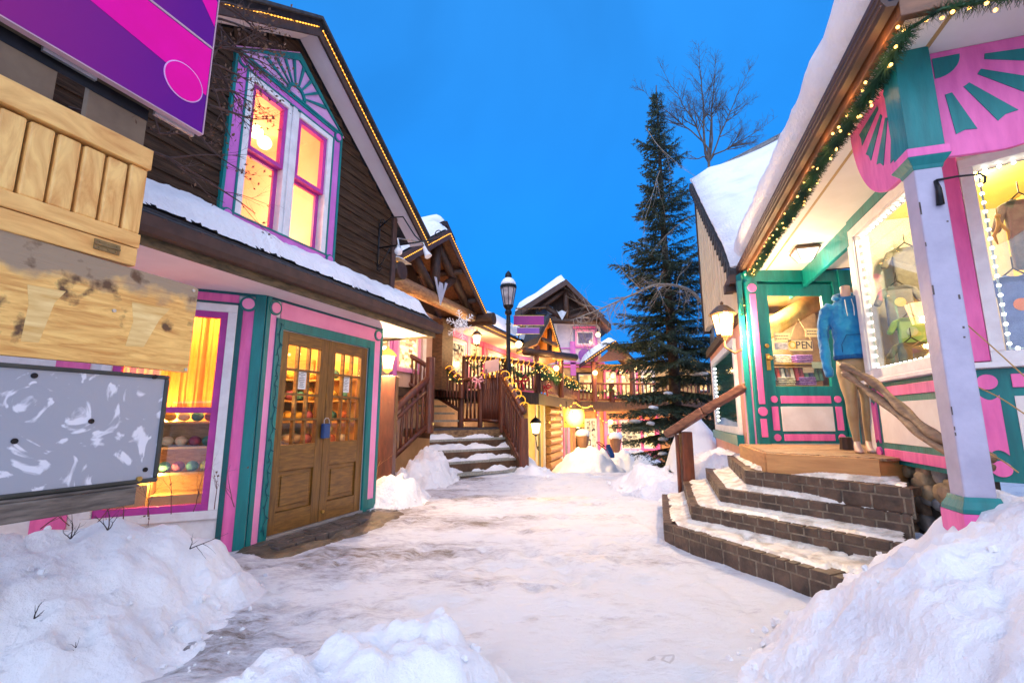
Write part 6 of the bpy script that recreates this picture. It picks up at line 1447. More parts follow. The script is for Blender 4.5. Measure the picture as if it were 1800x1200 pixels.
garland(swag([R1+Vector((0, -.08, .0)), R1*.5+R2*.5+Vector((0, -.08, 0)), R2+Vector((0, -.08, 0))], sag=.28), .14, 420, 'garland hanging in swags on the walkway rail behind the blank sign', bulbs=18, br=.013, nw=.006)
garland(swag([R2+Vector((.05, -.1, -.1)), R3+Vector((0, -.1, -.1))], sag=.3), .15, 420, 'garland with red bow on the walkway rail right of the street lamp', bulbs=18, br=.014, nw=.006)
q = [R3+(R4-R3)*t+Vector((-.0, -.1, -.02)) for t in (0, .12, .25, .4, .58, .78, 1)]
garland(swag(q, sag=.30), .20, 360, 'heavy garland with lights along the far solid board railing', bulbs=13, br=.017, nw=.008)
helix('rope_light', R3+Vector((0, -.05, .0)), R4+Vector((0, -.05, -.1)), .10, 17, 'glowing rope light wound along the far board railing', .014)
helix('rope_light', R1+Vector((0, -.02, .0)), R2+Vector((0, -.02, 0)), .09, 8, 'glowing rope light wound round the walkway rail behind the blank sign')
helix('rope_light', R2+Vector((0, -.02, .0)), R3+Vector((0, -.02, 0)), .09, 6, 'glowing rope light wound round the walkway rail right of the street lamp')
garland(swag([R4+Vector((0, -.15, -.08)), R5+Vector((0, -.15, -.08)), PY(1120, 684, 21.4)], sag=.3), .16, 200, 'thin garland on the far walkway rail beside the spruce', bulbs=5, br=.03, nw=.01)
REDM = mk('red_ribbon', (.55, .02, .03), (.4, .01, .02), rough=.4)
def bow(c, r, label, m=REDM):
    c = Vector(c); mb = MB()
    for sg in (-1, 1): mb.tube([c, c+Vector((sg*r*.6, 0, r*.45)), c+Vector((sg*r, 0, 0)), c+Vector((sg*r*.5, 0, -r*.25)), c], [r*.08, r*.28, r*.24, r*.2, r*.08], 6, raw=True); mb.tube([c, c+Vector((sg*r*.25, 0, -r*.6)), c+Vector((sg*r*.4, 0, -r*1.4))], [r*.08, r*.14, r*.16], 5, raw=True)
    mb.ball(c, r*.2, 8, 6, raw=True); mb.build('bow', m, smooth=True, label=label, cat='bow')
bow(PY(840, 668, 11.7), .16, 'pink and white ribbon bow tied on the landing rail', mk('pink_ribbon', (.85, .18, .25), (.8, .6, .6), sc_=30)); bow(PY(916, 667, 13.0), .22, 'red bow hanging under the garland right of the street lamp'); bow(PY(958, 680, 14.2), .2, 'dark red bow on the solid board railing')
# blank sign on the railing
mb = MB(); a_, b_ = PY(852, 656, 11.55), PY(877, 630, 11.5); mb.hexa([(a_.x, a_.y, PY(852, 656, 11.55).z), (b_.x, b_.y, PY(877, 651, 11.5).z), (b_.x, b_.y, PY(877, 630, 11.5).z), (a_.x, a_.y, PY(852, 635, 11.55).z)], [(a_.x, a_.y+.02, PY(852, 656, 11.55).z), (b_.x, b_.y+.02, PY(877, 651, 11.5).z), (b_.x, b_.y+.02, PY(877, 630, 11.5).z), (a_.x, a_.y+.02, PY(852, 635, 11.55).z)])
sg_ = mb.build('rail_sign', mk('dusty_pink_sign', (.50, .32, .30), (.46, .29, .28), rough=.5), label='blank dusty pink sign fixed on the railing above the stairs', cat='sign')
mb = MB(); mb.box(a_.x+.02, a_.x+.05, a_.y-.05, a_.y+.05, 1.9, a_.z+.1); mb.box(b_.x-.05, b_.x-.02, b_.y+.02, b_.y+.06, 1.9, b_.z); mb.build('stake', RAIL, sg_)

# ================================================================== LOG SHOP with truss gable (middle left)
ls = root('log_shop_building', F2.w((-2.1, -1.3, 1.9)), 'log shop with timber truss gable, snow roof and rope lights above the walkway', 'building')
SC, ZA, SLP = -2.13, 5.40, .672
rk2 = lambda s: ZA-SLP*abs(s-SC)
def gab(mb, o0, o1, d0, d1, sl, sr):
    for a, b in ((SC, sl), (SC, sr)):
        mb.hexa([(a, o0, rk2(a)+d0), (b, o0, rk2(b)+d0), (b, o1, rk2(b)+d0), (a, o1, rk2(a)+d0)], [(a, o0, rk2(a)+d1), (b, o0, rk2(b)+d1), (b, o1, rk2(b)+d1), (a, o1, rk2(a)+d1)])
mb = MB(F2); gab(mb, -.02, -5, .02, .10, -4.5, .05); mb.build('roof', SHING, ls)
mb = MB(F2); gab(mb, -.03, -5, -.02, .018, -4.4, -.02); mb.build('soffit_planks', mk('orange_lit_planks', (.22, .09, .035), (.10, .04, .018), rough=.6, sc_=4, bump=.3, stretch=(6, 6, 1)), ls)
mb = MB(F2); gab(mb, .0, -.03, -.14, .11, -4.5, .08); mb.build('bargeboard', BROWN, ls)
def snowslope(F, s_a, s_b, zf, o0, o1, T, parent, edge=.05, st=.12, name='roof_snow', bump_=1.0):
    """thick snow on a pitched slab, zf(s,o)"""
    ns, no = max(4, int(abs(s_b-s_a)/st)), max(4, int(abs(o1-o0)/st)); mb = MB(F)
    for i in range(ns+1):
        for j in range(no+1):
            s = s_a+(s_b-s_a)*i/ns; o = o0+(o1-o0)*j/no; d = min(i, ns-i)/ns*abs(s_b-s_a); d2 = min(j, no-j)/no*abs(o1-o0)
            h = T*sqrt(min(1, d/.25+.02))*sqrt(min(1, d2/.2+.02))*(1+.22*bump_*NZ(s, o, 3, .8)); mb.v.append(F.w((s, o, zf(s, o)+h)))
    for i in range(ns):
        for j in range(no): k = i*(no+1)+j; mb.f.append((k, k+1, k+no+2, k+no+1)); mb.mi.append(0)
    return mb.build(name, SNOW, parent, smooth=True, fix=False)
snowslope(F2, -4.45, SC+.05, lambda s, o: rk2(s)+.10, -.06, -5, .30, ls); snowslope(F2, SC-.05, .0, lambda s, o: rk2(s)+.10, -.06, -5, .30, ls)
# rear higher gable
c = PY(786, 388, 14.0); 
FZ = Fr(c.x, c.y, 20.4); zz = c.z
mb = MB(FZ); 
for a, b in ((0, -2.6), (0, .6)): mb.hexa([(a, 0, zz-.15), (b, 0, zz-.15-abs(b)*.67), (b, -4, zz-.15-abs(b)*.67), (a, -4, zz-.15)], [(a, 0, zz), (b, 0, zz-abs(b)*.67), (b, -4, zz-abs(b)*.67), (a, -4, zz)])
mb.plate([(-1.6, zz-1.2), (0, zz-.1), (1.0, zz-1.2)], -.3, -.4); mb.build('rear_gable', DKWOOD, ls)
snowslope(FZ, -2.6, .05, lambda s, o: zz-abs(s)*.67, -.05, -4, .30, ls)
# truss
o_ = -.35
mb = MB(F2); mb.tube([(-4.6, o_, 3.86), (.25, o_, 3.86)], .15, 12); mb.build('tie_beam', mk('lamplit_log', (.42, .21, .085), (.2, .09, .04), rough=.5, sc_=4, bump=.3, stretch=(2, 2, 6)), ls, smooth=True)  # orange lamplight on the tie beam is put into its lighter colour
mb = MB(F2); mb.tube([(SC, o_, 3.9), (SC, o_, rk2(SC)-.05)], .12, 10); mb.build('king_post', TRUSS, ls, smooth=True)
for sg in (-1, 1):
    mb = MB(F2); mb.tube([(SC+sg*.05, o_, 4.0), (SC+sg*.95, o_, rk2(SC+.95)-.12)], .10, 10); mb.build('brace', TRUSS, ls, smooth=True)
    mb = MB(F2); mb.tube([(SC, o_, ZA-.16), (SC+sg*2.15, o_, ZA-.16-SLP*2.15)], .11, 10); mb.build('rafter', TRUSS, ls, smooth=True)
for t in (-1.6, -.8, .8, 1.6):
    mb = MB(F2); mb.tube([(SC+t, -.05, rk2(SC+t)-.12), (SC+t, -3, rk2(SC+t)-.12)], .075, 8); mb.build('purlin', TRUSS, ls, smooth=True)
for s in (-4.3, -.0): mb = MB(F2); mb.tube([(s, .25, 3.80), (s, -1.3, 3.80)], .17, 12); mb.build('log_end', TRUSS, ls, bevel=.02)
mb = MB(F2); vpl = [(SC-.30, 4.30), (SC-.20, 4.30), (SC-.13, 4.06), (SC-.07, 4.24), (SC+.07, 4.24), (SC+.13, 4.06), (SC+.20, 4.30), (SC+.30, 4.30), (SC, 3.70)]; mb.plate(vpl, o_+.15, o_+.17); pl_ = mb.build('truss_plate', mk('pale_grey_plate', (.50, .50, .58), rough=.5), ls, bevel=.003)
snowslope(F2, -4.5, -4.05, lambda s, o: 3.99, .28, -.2, .12, ls, st=.05)
# walls
mb = MB(F2); mb.plate([(-4.3, 3.7), (SC, ZA-.1), (0, 3.7)], -1.45, -1.3); mb.build('gable_wall', DKWOOD, ls)
LOGW = mk('stacked_log_wall', (.15, .075, .035), (.06, .03, .016), rough=.6, sc_=4, bump=.3, stretch=(2, 2, 5))
mb = MB(F2); mb.box(-5.5, 9.0, -1.45, -1.3, ZK, 3.9); mb.box(-6.5, 9.0, -1.6, -1.46, -1.2, ZK); mb.build('wall', mk('salmon_lit_wall', (.66, .42, .30), (.5, .3, .2), rough=.7, sc_=2), ls)
LW1 = litwin('shop_interior_amber', (1, .62, .22), (.16, .06, .02), 1.6, 5); LW2 = litwin('shop_interior_gold', (1.0, .72, .30), (.30, .14, .05), 1.9, 7, (1, 1, 2)); LW3 = litwin('shop_interior_goods', (.95, .66, .34), (.05, .03, .03), 1.1, 9, (1, 1, 1.3))
def shopwin(F, s0, s1, z0, z1, o, parent, m, fm=PINK, fr2=WHITE, w=.08, mull=1, shelves=False):
    mb = MB(F); frame_rect(mb, s0, s1, z0, z1, w, o, o+.06); wn = mb.build('window', fm, parent)
    mb = MB(F); frame_rect(mb, s0+w, s1-w, z0+w, z1-w, w*.5, o-.0, o+.04)
    for k in range(1, mull): x = s0+w+(s1-s0-2*w)*k/mull; mb.box(x-.02, x+.02, o, o+.038, z0+w, z1-w)
    mb.build('sash', fr2, wn); mb = MB(F); mb.box(s0+w, s1-w, o, o+.012, z0+w, z1-w); mb.build('pane', m, wn); return wn
x = -3.9
for (a, b, m_, f_) in ((-3.6, -2.4, LW1, VIO), (-2.2, -1.2, LW2, PINKL), (.2, 1.4, LW3, PINKL), (1.7, 2.5, LW1, CREAM), (3.0, 4.4, LW2, PINKL), (4.8, 6.2, LW1, CREAM), (6.6, 8.2, LW2, PINK)): shopwin(F2, a, b, 2.25, 3.45, -1.3, ls, m_, f_)
for s_ in (-2.3, -1.05, 1.55, 2.75): mb = MB(F2); mb.box(s_-.08, s_+.08, -1.3, -1.22, ZK, 3.7); mb.build('pilaster', (VIO, PINK, CREAM, PINKL)[int(abs(s_)*2) % 4], ls)
mb = MB(F2); mb.box(-5, 9, -1.3, -1.24, 3.5, 3.7); mb.build('band', PINK, ls)
mb = MB(F2); mb.box(-.55, .05, -1.3, -1.0, ZK, 3.8); mb.build('log_corner', LOGW, ls)
# long low roof to the right (2b)
ZE = 3.72
mb = MB(F2); mb.hexa([(.1, -.35, ZE), (6.6, -.35, ZE), (6.6, -4.4, ZE+2.2), (.1, -4.4, ZE+2.2)], [(.1, -.35, ZE+.14), (6.6, -.35, ZE+.14), (6.6, -4.4, ZE+2.34), (.1, -4.4, ZE+2.34)]); mb.build('roof', SHING, ls)
mb = MB(F2); mb.box(.1, 6.6, -.36, -.32, ZE-.06, ZE+.13); mb.build('eave_board', BROWN, ls)
mb = MB(F2); mb.box(.1, 6.6, -1.3, -.36, ZE-.05, ZE-.02); mb.build('soffit', mk('cream_soffit_paint', (.8, .72, .6)), ls)
snowslope(F2, .12, 6.6, lambda s, o: ZE+.14+(-.35-o)*.543, -.42, -4.4, .42, ls)
ropelight('rope_light', [F2.w((-4.5, .02, rk2(-4.5)+.0)), F2.w((SC, .02, ZA)), ], 'rope light on the left slope of the truss gable', every=.07, br=.016)
ropelight('rope_light', [F2.w((SC+.03, .02, ZA)), F2.w((.08, .02, rk2(.08)))], 'rope light on the right slope of the truss gable', every=.07, br=.016)
ropelight('rope_light', [F2.w((.15, -.30, ZE+.03)), F2.w((6.5, -.30, ZE+.03))], 'rope light along the low snowy eave behind the street lamp', every=.09, br=.018)
# lamps here
c = PY(707, 527, 9.0); gl = root('hanging_lamp', c, 'lit hanging globe lamp with amber dome under the truss gable', 'lamp')
mb = MB(); mb.lathe([(.12, 0), (.118, .03), (.09, .09), (.03, .125), (.01, .14)], c, 16); mb.build('dome', emi('amber_dome', (1, .55, .12), 1.6), gl, smooth=True)
mb = MB(); mb.lathe([(.11, -.005), (.10, -.06), (.05, -.16), (.02, -.17)], c, 16); mb.build('glass', LAMPG, gl, smooth=True)
mb = MB(); mb.lathe([(.128, -.012), (.13, .006), (.122, .008)], c, 16); mb.tube([c+Vector((0, 0, .13)), c+Vector((0, 0, .6))], .008, 5, raw=True); mb.build('rim', IRON, gl); point(c+Vector((0, 0, -.3)), 14, (1, .6, .25), .08)
lantern(PY(838, 605, 11.4), 'lit wall lantern on the log corner above the stairs', h=.36, r=.11, arm=PY(834, 622, 11.6), energy=22, capm=mk('antique_bronze', (.2, .11, .05)))
lc = PY(912, 605, 13.6); mb = MB(); mb.ball(lc, .09, 12, 8, raw=True); fl_ = mb.build('flood_lamp', emi('white_hot_lamp', (1, .75, .42), 30), smooth=True, label='very bright bare lamp under the low eave right of the street lamp', cat='lamp'); point(lc+Vector((-.1, -.25, 0)), 60, (1, .62, .25), .1)
mb = MB(); mb.tube([lc+Vector((0, 0, .08)), lc+Vector((0, .1, .35))], .02, 6, raw=True); mb.build('stem', IRON, fl_)
for s_, e_ in ((-3, 14), (1.2, 24), (4, 28), (6.5, 28)): point(F2.w((s_, -.8, 3.3)), e_, (1, .6, .26), .12)
point(F2.w((SC, -.6, 3.2)), 12, (1, .5, .18), .15)
# snowflake
c = PY(810, 571, 9.3); sf = MB(); rr0 = .33
sfo = Fr(c.x, c.y, 95, 1)
for k in range(8 if False else 6):
    a = pi/6*1.3+k*pi/3; d = (cos(a), sin(a)); P_ = lambda t, b=0: (d[0]*t-d[1]*b, 0, c.z+d[1]*t+d[0]*b)
    sf.F = sfo; sf.tube([P_(.0), P_(rr0)], .008, 5)
    for t, L in ((.16, .07), (.23, .065), (.29, .035)):
        for sg in (-1, 1): sf.tube([P_(t), P_(t+L*.8, sg*L)], .0065, 5)
    sf.tube([P_(.06, 0), P_(.12, .035), P_(.19, 0), P_(.12, -.035), P_(.06, 0)], .008, 5)
    a2 = a+pi/6; d = (cos(a2), sin(a2)); sf.tube([P_(.02), P_(.15)], .008, 5)
    for sg in (-1, 1): sf.tube([P_(.09), P_(.13, sg*.03)], .006, 5)
sf.build('snowflake_decoration', mk('white_light_frame', (.85, .86, .9), rough=.3), label='white six armed snowflake decoration hanging above the stairs', cat='decoration')
# ================================================================== street lamp
c = XY(893.5, 12.25, 600); z0_ = ground(c.x, c.y)
sl = root('street_lamp', (c.x, c.y, z0_), 'black cast iron street lamp with snow capped glass lantern', 'street lamp')
zt = PY(891, 476, 12.25).z; zg0, zg1 = PY(891, 537, 12.25).z, PY(891, 507, 12.25).z
mb = MB(); mb.lathe([(.17, 0), (.17, .25), (.12, .35), (.09, .7), (.065, .75), (.058, zg0-.55-z0_), (.08, zg0-.53-z0_), (.06, zg0-.5-z0_), (.055, zg0-.28-z0_), (.09, zg0-.25-z0_), (.10, zg0-.18-z0_), (.07, zg0-.12-z0_), (.12, zg0-.06-z0_), (.15, zg0-z0_)], (c.x, c.y, z0_), 16); mb.build('pole', IRON, sl, smooth=False)
mb = MB(); mb.lathe([(.12, zg0), (.21, zg1)], (c.x, c.y, 0), 8); mb.build('glass', mk('frosted_lamp_glass', (.50, .46, .46), (.25, .22, .24), rough=.15, sc_=6), sl)
mb = MB()
for j in range(8):
    q = pi/4*j; mb.tube([(c.x+.125*cos(q), c.y+.125*sin(q), zg0), (c.x+.215*cos(q), c.y+.215*sin(q), zg1)], .010, 5)
mb.lathe([(.225, zg1), (.235, zg1+.05), (.22, zg1+.09), (.15, zg1+.11)], (c.x, c.y, 0), 20)
mb.lathe([(.10, zg1+.28), (.09, zg1+.32), (.095, zg1+.36), (.085, zg1+.42), (.05, zg1+.47), (.02, zg1+.50), (.015, zt)], (c.x, c.y, 0), 14); mb.build('cage', IRON, sl)
mb = MB(); mb.lathe([(.215, zg1+.09), (.20, zg1+.17), (.15, zg1+.25), (.09, zg1+.30)], (c.x, c.y, 0), 20); mb.build('snow_cap', SNOW, sl, smooth=True)

# ================================================================== LOWER COURT, near wall under the walkway
FU = Fr(.30, 13.9, 18); SU0 = FU.pl(928, 780)[0]
lw_ = root('lower_shop_building', FU.w((0, 0, -.95)), 'lower level log and ochre plaster shop wall under the walkway', 'building')
mb = MB(FU); mb.box(SU0, 8.2, -.2, 0, -1.0, ZK-.2); mb.build('wall', mk('ochre_plaster', (.72, .50, .18), (.6, .38, .12), rough=.8, sc_=2), lw_)
sA, sB = FU.pl(963, 780, .1)[0], FU.pl(984, 780, .1)[0]
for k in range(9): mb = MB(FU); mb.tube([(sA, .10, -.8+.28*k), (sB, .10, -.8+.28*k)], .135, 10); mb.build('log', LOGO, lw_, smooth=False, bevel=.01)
def vtrim(px, w, m, z0=-.95, z1=1.6, o=.06): s = FU.pl(px, 770, o)[0]; mb = MB(FU); mb.box(s-w/2, s+w/2, 0, o, z0, z1); mb.build('trim', m, lw_)
for px_, w_, m_ in ((944, .1, CREAM), (950, .1, mk('grey_green_door', (.22, .24, .18))), (958, .12, CREAM), (988, .25, CREAM), (1000, .3, PINKL)): vtrim(px_, w_, m_)
shopwin(FU, FU.pl(989, 770)[0], FU.pl(999, 770)[0], -.6, 1.2, .02, lw_, mk('grey_blue_glass', (.35, .33, .36), rough=.1), PINKL, CREAM)
lantern(PY(942, 762, 14.0), 'lit lantern on the ochre wall under the walkway', h=.50, r=.15, arm=PY(946, 785, 14.2), energy=70)
lantern(PY(1016, 752, 17.5), 'small lit lantern under the yellow hanging sign', h=.34, r=.12, energy=60)
YPAN = emi('yellow_lit_panel', (1, .80, .10), 1.0); _t = YPAN.node_tree; _e = _t.nodes['Emission']
_tc = _t.nodes.new('ShaderNodeTexCoord'); _g = _t.nodes.new('ShaderNodeTexGradient'); _g.gradient_type = 'SPHERICAL'; _m = _t.nodes.new('ShaderNodeMapping'); _m.inputs['Location'].default_value = (-.5, -.5, -.62); _m.inputs['Scale'].default_value = (1, 1, 1)
_t.links.new(_tc.outputs['Generated'], _m.inputs[0]); _t.links.new(_m.outputs[0], _g.inputs[0]); _r = _t.nodes.new('ShaderNodeMapRange'); _r.inputs[1].default_value = .35; _r.inputs[2].default_value = .8; _r.inputs[3].default_value = .75; _r.inputs[4].default_value = 9; _t.links.new(_g.outputs[1], _r.inputs[0]); _t.links.new(_r.outputs[0], _e.inputs[1])
# yellow lit hanging sign
a_, b_ = PY(991, 751, 15.2), PY(1027, 719, 15.6)
ys = root('hanging_sign', ((a_.x+b_.x)/2, a_.y, a_.z), 'glowing yellow square hanging sign with small dark marks', 'sign')
mb = MB(); mb.hexa([(a_.x, a_.y, a_.z), (b_.x, b_.y, a_.z), (b_.x, b_.y, b_.z), (a_.x, a_.y, b_.z)], [(a_.x, a_.y+.06, a_.z), (b_.x, b_.y+.06, a_.z), (b_.x, b_.y+.06, b_.z), (a_.x, a_.y+.06, b_.z)]); mb.build('lit_panel', YPAN, ys)
random.seed(8); mb = MB()
for k in range(16):
    t, w = random.uniform(.06, .94), random.uniform(.06, .94)
    if abs(t-.5) < .28 and abs(w-.5) < .28: continue
    p = Vector((a_.x+(b_.x-a_.x)*t, a_.y+(b_.y-a_.y)*t-.006, a_.z+(b_.z-a_.z)*w)); mb.ball(p, .016, 6, 4, raw=True)
mb.build('marks', IRON, ys); mb = MB(); mb.tube([Vector((a_.x+.1, a_.y+.03, b_.z)), Vector((a_.x+.1, a_.y+.03, b_.z+.25))], .01, 4, raw=True); mb.tube([Vector((b_.x-.1, b_.y+.03, b_.z)), Vector((b_.x-.1, b_.y+.03, b_.z+.25))], .01, 4, raw=True); mb.build('chain', IRON, ys)
point(PY(1008, 735, 14.6), 80, (1, .66, .16), .2)
# string of bulbs and lights under the walkway
ropelight('string_lights', swag([PY(966, 742, 14.6), PY(985, 712, 15), PY(1010, 706, 16), PY(1040, 712, 19), PY(1066, 742, 20)], sag=.15), 'sagging string of warm bulbs under the walkway by the yellow sign', every=.28, br=.045)
# ================================================================== FAR BUILDING
FW = Fr(0, 22.6, 90)
fb = root('chalet_building', (5, 22.6, -.95), 'far chalet with pink trimmed gable, lit shops below and balcony', 'building')
xl = lambda px, py=700: FW.pl(px, py)[0]
zl2 = lambda py, px=1000: FW.pl(px, py)[1]
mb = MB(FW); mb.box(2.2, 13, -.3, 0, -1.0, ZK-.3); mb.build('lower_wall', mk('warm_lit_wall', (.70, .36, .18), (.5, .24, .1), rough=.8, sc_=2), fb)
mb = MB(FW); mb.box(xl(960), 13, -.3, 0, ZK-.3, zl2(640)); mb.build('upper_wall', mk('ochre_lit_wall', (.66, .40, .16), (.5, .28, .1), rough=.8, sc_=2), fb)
apx, apz = FW.pl(995, 492)
lx, lz = FW.pl(905, 549); rx_, rz2 = FW.pl(1074, 571)
mb = MB(FW); mb.plate([(xl(925, 600), zl2(640)), (xl(1056, 600), zl2(640)), (xl(1056, 600), rz2+.3), (apx, apz-.5), (xl(925, 600), lz-.1)], -.3, 0); mb.build('gable_wall', mk('pale_lilac_panel', (.62, .54, .60), (.52, .46, .54), rough=.6), fb)
for (px_, py_, px2, py2, m_, o_) in ((1003, 600, 1011, 660, VIO, .08), (975, 637, 1062, 640, VIO, .08), (970, 643, 1062, 646, PINK, .07), (1003, 609, 1046, 612, VIO, .07), (1045, 577, 1049, 640, VIO, .08), (970, 611, 1003, 613, VIO, .06), (975, 560, 979, 640, CREAM, .05), (1007, 574, 1048, 578, PINK, .09)):
    a, b = FW.pl(px_, py2), FW.pl(px2, py_); mb = MB(FW); mb.box(a[0], b[0], 0, o_, a[1], b[1]); mb.build('trim', m_, fb)
a, b = FW.pl(1011, 609), FW.pl(1045, 580); shopwin(FW, a[0], b[0], a[1], b[1], .06, fb, mk('dusk_reflecting_window', (.18, .17, .30), (.10, .10, .2), rough=.08), PINKL, WHITE, w=.1)
g = FW.pl(1028, 624); mb = MB(FW); mb.disc(g[0], g[1], .33, 0, .06); mb.build('disc', mk('violet_disc', (.25, .08, .42)), fb)
for (pxa, pxb, ya, yb) in ((940, 956, 552, 548), (960, 968, 560, 542)):
    a, b = FW.pl(pxa, ya), FW.pl(pxb, yb); 
mb = MB(FW); mb.plate([(xl(918, 560), lz-.25), (xl(1066, 560), rz2+.42), (apx, apz-.45)], .02, .04); mb.build('gable_boards', DKWOOD, fb)
mb = MB(FW); mb.plate([FW.pl(940, 553), FW.pl(972, 553), FW.pl(972, 540), FW.pl(957, 533)], 0, .05); mb.build('gable_glass', mk('dark_gable_glass', (.10, .14, .22), rough=.06), fb)
# roof slabs with snow; they stand forward of the wall
OV = 1.1
def rslab(mb, p, q, t0, t1, o0, o1): mb.hexa([(p[0], o0, p[1]+t0), (q[0], o0, q[1]+t0), (q[0], o1, q[1]+t0), (p[0], o1, p[1]+t0)], [(p[0], o0, p[1]+t1), (q[0], o0, q[1]+t1), (q[0], o1, q[1]+t1), (p[0], o1, p[1]+t1)])
k_ = (22.6-OV)/22.6
ap, le, re = [((q[0])*k_, CAMH+(q[1]-CAMH)*k_) for q in ((apx, apz), (lx, lz), (rx_, rz2))]
mb = MB(FW); rslab(mb, ap, le, -.18, 0, OV, -5); rslab(mb, ap, re, -.18, 0, OV, -5); mb.build('roof', SHING, fb)
mb = MB(FW); rslab(mb, ap, le, -.26, .03, OV+.05, OV); rslab(mb, ap, re, -.26, .03, OV+.05, OV); mb.build('bargeboard', BROWN, fb)
mb = MB(FW); rslab(mb, ap, le, -.24, -.19, OV, 0); rslab(mb, ap, re, -.24, -.19, OV, 0); mb.build('soffit', TRUSS, fb)
def zs_(a, b): return lambda s, o: a[1]+(b[1]-a[1])*(s-a[0])/(b[0]-a[0])
snowslope(FW, le[0], ap[0], zs_(le, ap), OV-.05, -5, .42, fb, st=.2); snowslope(FW, ap[0], re[0], zs_(re, ap), OV-.05, -5, .12, fb, st=.2)
for (p, q, r_) in (((995, 505), (995, 560), .14), ((960, 540), (990, 560), .13), ((1040, 545), (1000, 560), .13), ((925, 562), (1062, 566), .15), ((993, 510), (1040, 548), .13), ((993, 510), (945, 545), .13)):
    a, b = FW.pl(*p, .7), FW.pl(*q, .7); mb = MB(FW); mb.tube([(a[0], .7, a[1]), (b[0], .7, b[1])], r_, 8); mb.build('truss_timber', TRUSS, fb, smooth=True)
a = FW.pl(988, 552, .9); mb = MB(FW); mb.plate([(a[0]-.28, a[1]+.22), (a[0]-.2, a[1]+.1), (a[0], a[1]+.2), (a[0]+.2, a[1]+.1), (a[0]+.28, a[1]+.22), (a[0], a[1]-.3)], .86, .9); mb.build('truss_plate', STEEL, fb)
# upper floor lit openings behind balcony
for (p0, p1, y0, y1, m_, f_) in ((1014, 1044, 654, 690, LW1, DKWOOD), (1062, 1086, 650, 700, LW2, PINK), (1090, 1120, 650, 700, LW1, PINK), (1128, 1150, 650, 700, LW2, CREAM), (1225, 1245, 655, 690, LW1, DKWOOD)):
    a, b = FW.pl(p0, y1), FW.pl(p1, y0); shopwin(FW, a[0], b[0], max(ZK, a[1]), b[1], 0, fb, m_, f_, CREAM, w=.1)
# lower shops
for (p0, p1, y0, y1, m_, f_, mu) in ((1028, 1050, 735, 790, LW3, CREAM, 2), (1066, 1086, 737, 765, LW1, PINK, 1), (1090, 1127, 737, 791, LW3, PINKL, 1), (1129, 1152, 737, 791, LW2, PINK, 1)):
    a, b = FW.pl(p0, y1), FW.pl(p1, y0); shopwin(FW, a[0], b[0], a[1], b[1], 0, fb, m_, f_, WHITE, w=.08, mull=mu)
a, b = FW.pl(1127, 803), FW.pl(1160, 793); mb = MB(FW); mb.box(a[0], b[0], 0, .08, a[1], b[1]); mb.build('apron', PINKL, fb)
a, b = FW.pl(1075, 805), FW.pl(1127, 793); mb = MB(FW); mb.box(a[0], b[0], 0, .07, a[1], b[1]); mb.build('apron', CREAM, fb)
a, b = FW.pl(1158, 808), FW.pl(1186, 745); mb = MB(FW); mb.box(a[0], b[0], 0, .06, a[1], b[1]); fd_ = mb.build('door', CEDAR, fb)
mb = MB(FW); zm = (a[1]*.45+b[1]*.55); frame_rect(mb, a[0]+.1, b[0]-.1, a[1]+.1, zm-.1, .05, .06, .09); mb.build('panel', DOORW, fd_); mb = MB(FW); mb.box(a[0]+.12, b[0]-.12, .06, .075, zm, b[1]-.12); mb.build('pane', LW2, fd_)
mb = MB(FW); 
for px_ in (1052, 1064, 1128, 1156, 1189): s = xl(px_, 770); mb = MB(FW); mb.box(s-.06, s+.06, 0, .1, -.95, ZK-.4); mb.build('pilaster', PINK, fb)
for (px_, py_, Y_, lab, e_) in ((1073, 741, 21.8, 'small lit globe lamp by the lower far shop door', 22), (1046, 655, 20.9, 'lit globe lamp at the balcony corner post', 26), (1051, 588, 21.7, 'small lit lamp right of the dusk reflecting gable window', 16), (1092, 653, 21.8, 'lit globe lamp under the small porch gable, left one', 16), (1112, 653, 21.8, 'lit globe lamp under the small porch gable, right one', 16), (978, 647, 15.2, 'lit globe lamp beside the small steep gable', 24)):
    c = PY(px_, py_, Y_); r_ = root('globe_lamp', c, lab, 'lamp', 'small lit lamps'); mb = MB(); mb.ball(c, .11 if Y_ > 18 else .09, 10, 8, raw=True); mb.build('globe', LAMPG, r_, smooth=True); mb = MB(); mb.tube([c+Vector((0, 0, .1)), c+Vector((0, .03, .28))], .03, 6, raw=True); mb.build('mount', IRON, r_); point(c+Vector((0, -.25, -.05)), e_*2.4, (1, .6, .22), .1)
c = PY(1220, 643, 18.5); r_ = root('globe_lamp', c, 'big amber domed lamp glowing behind the spruce', 'lamp', 'small lit lamps'); mb = MB(); mb.lathe([(.30, -.12), (.30, 0), (.22, .16), (.05, .24)], c, 16); mb.build('globe', emi('amber_globe', (1, .5, .05), 2.2), r_, smooth=True); mb = MB(); mb.lathe([(.31, -.015), (.31, .015)], c, 16); mb.tube([c+Vector((0, 0, .22)), c+Vector((0, 0, .8))], .02, 5, raw=True); mb.build('mount', IRON, r_)
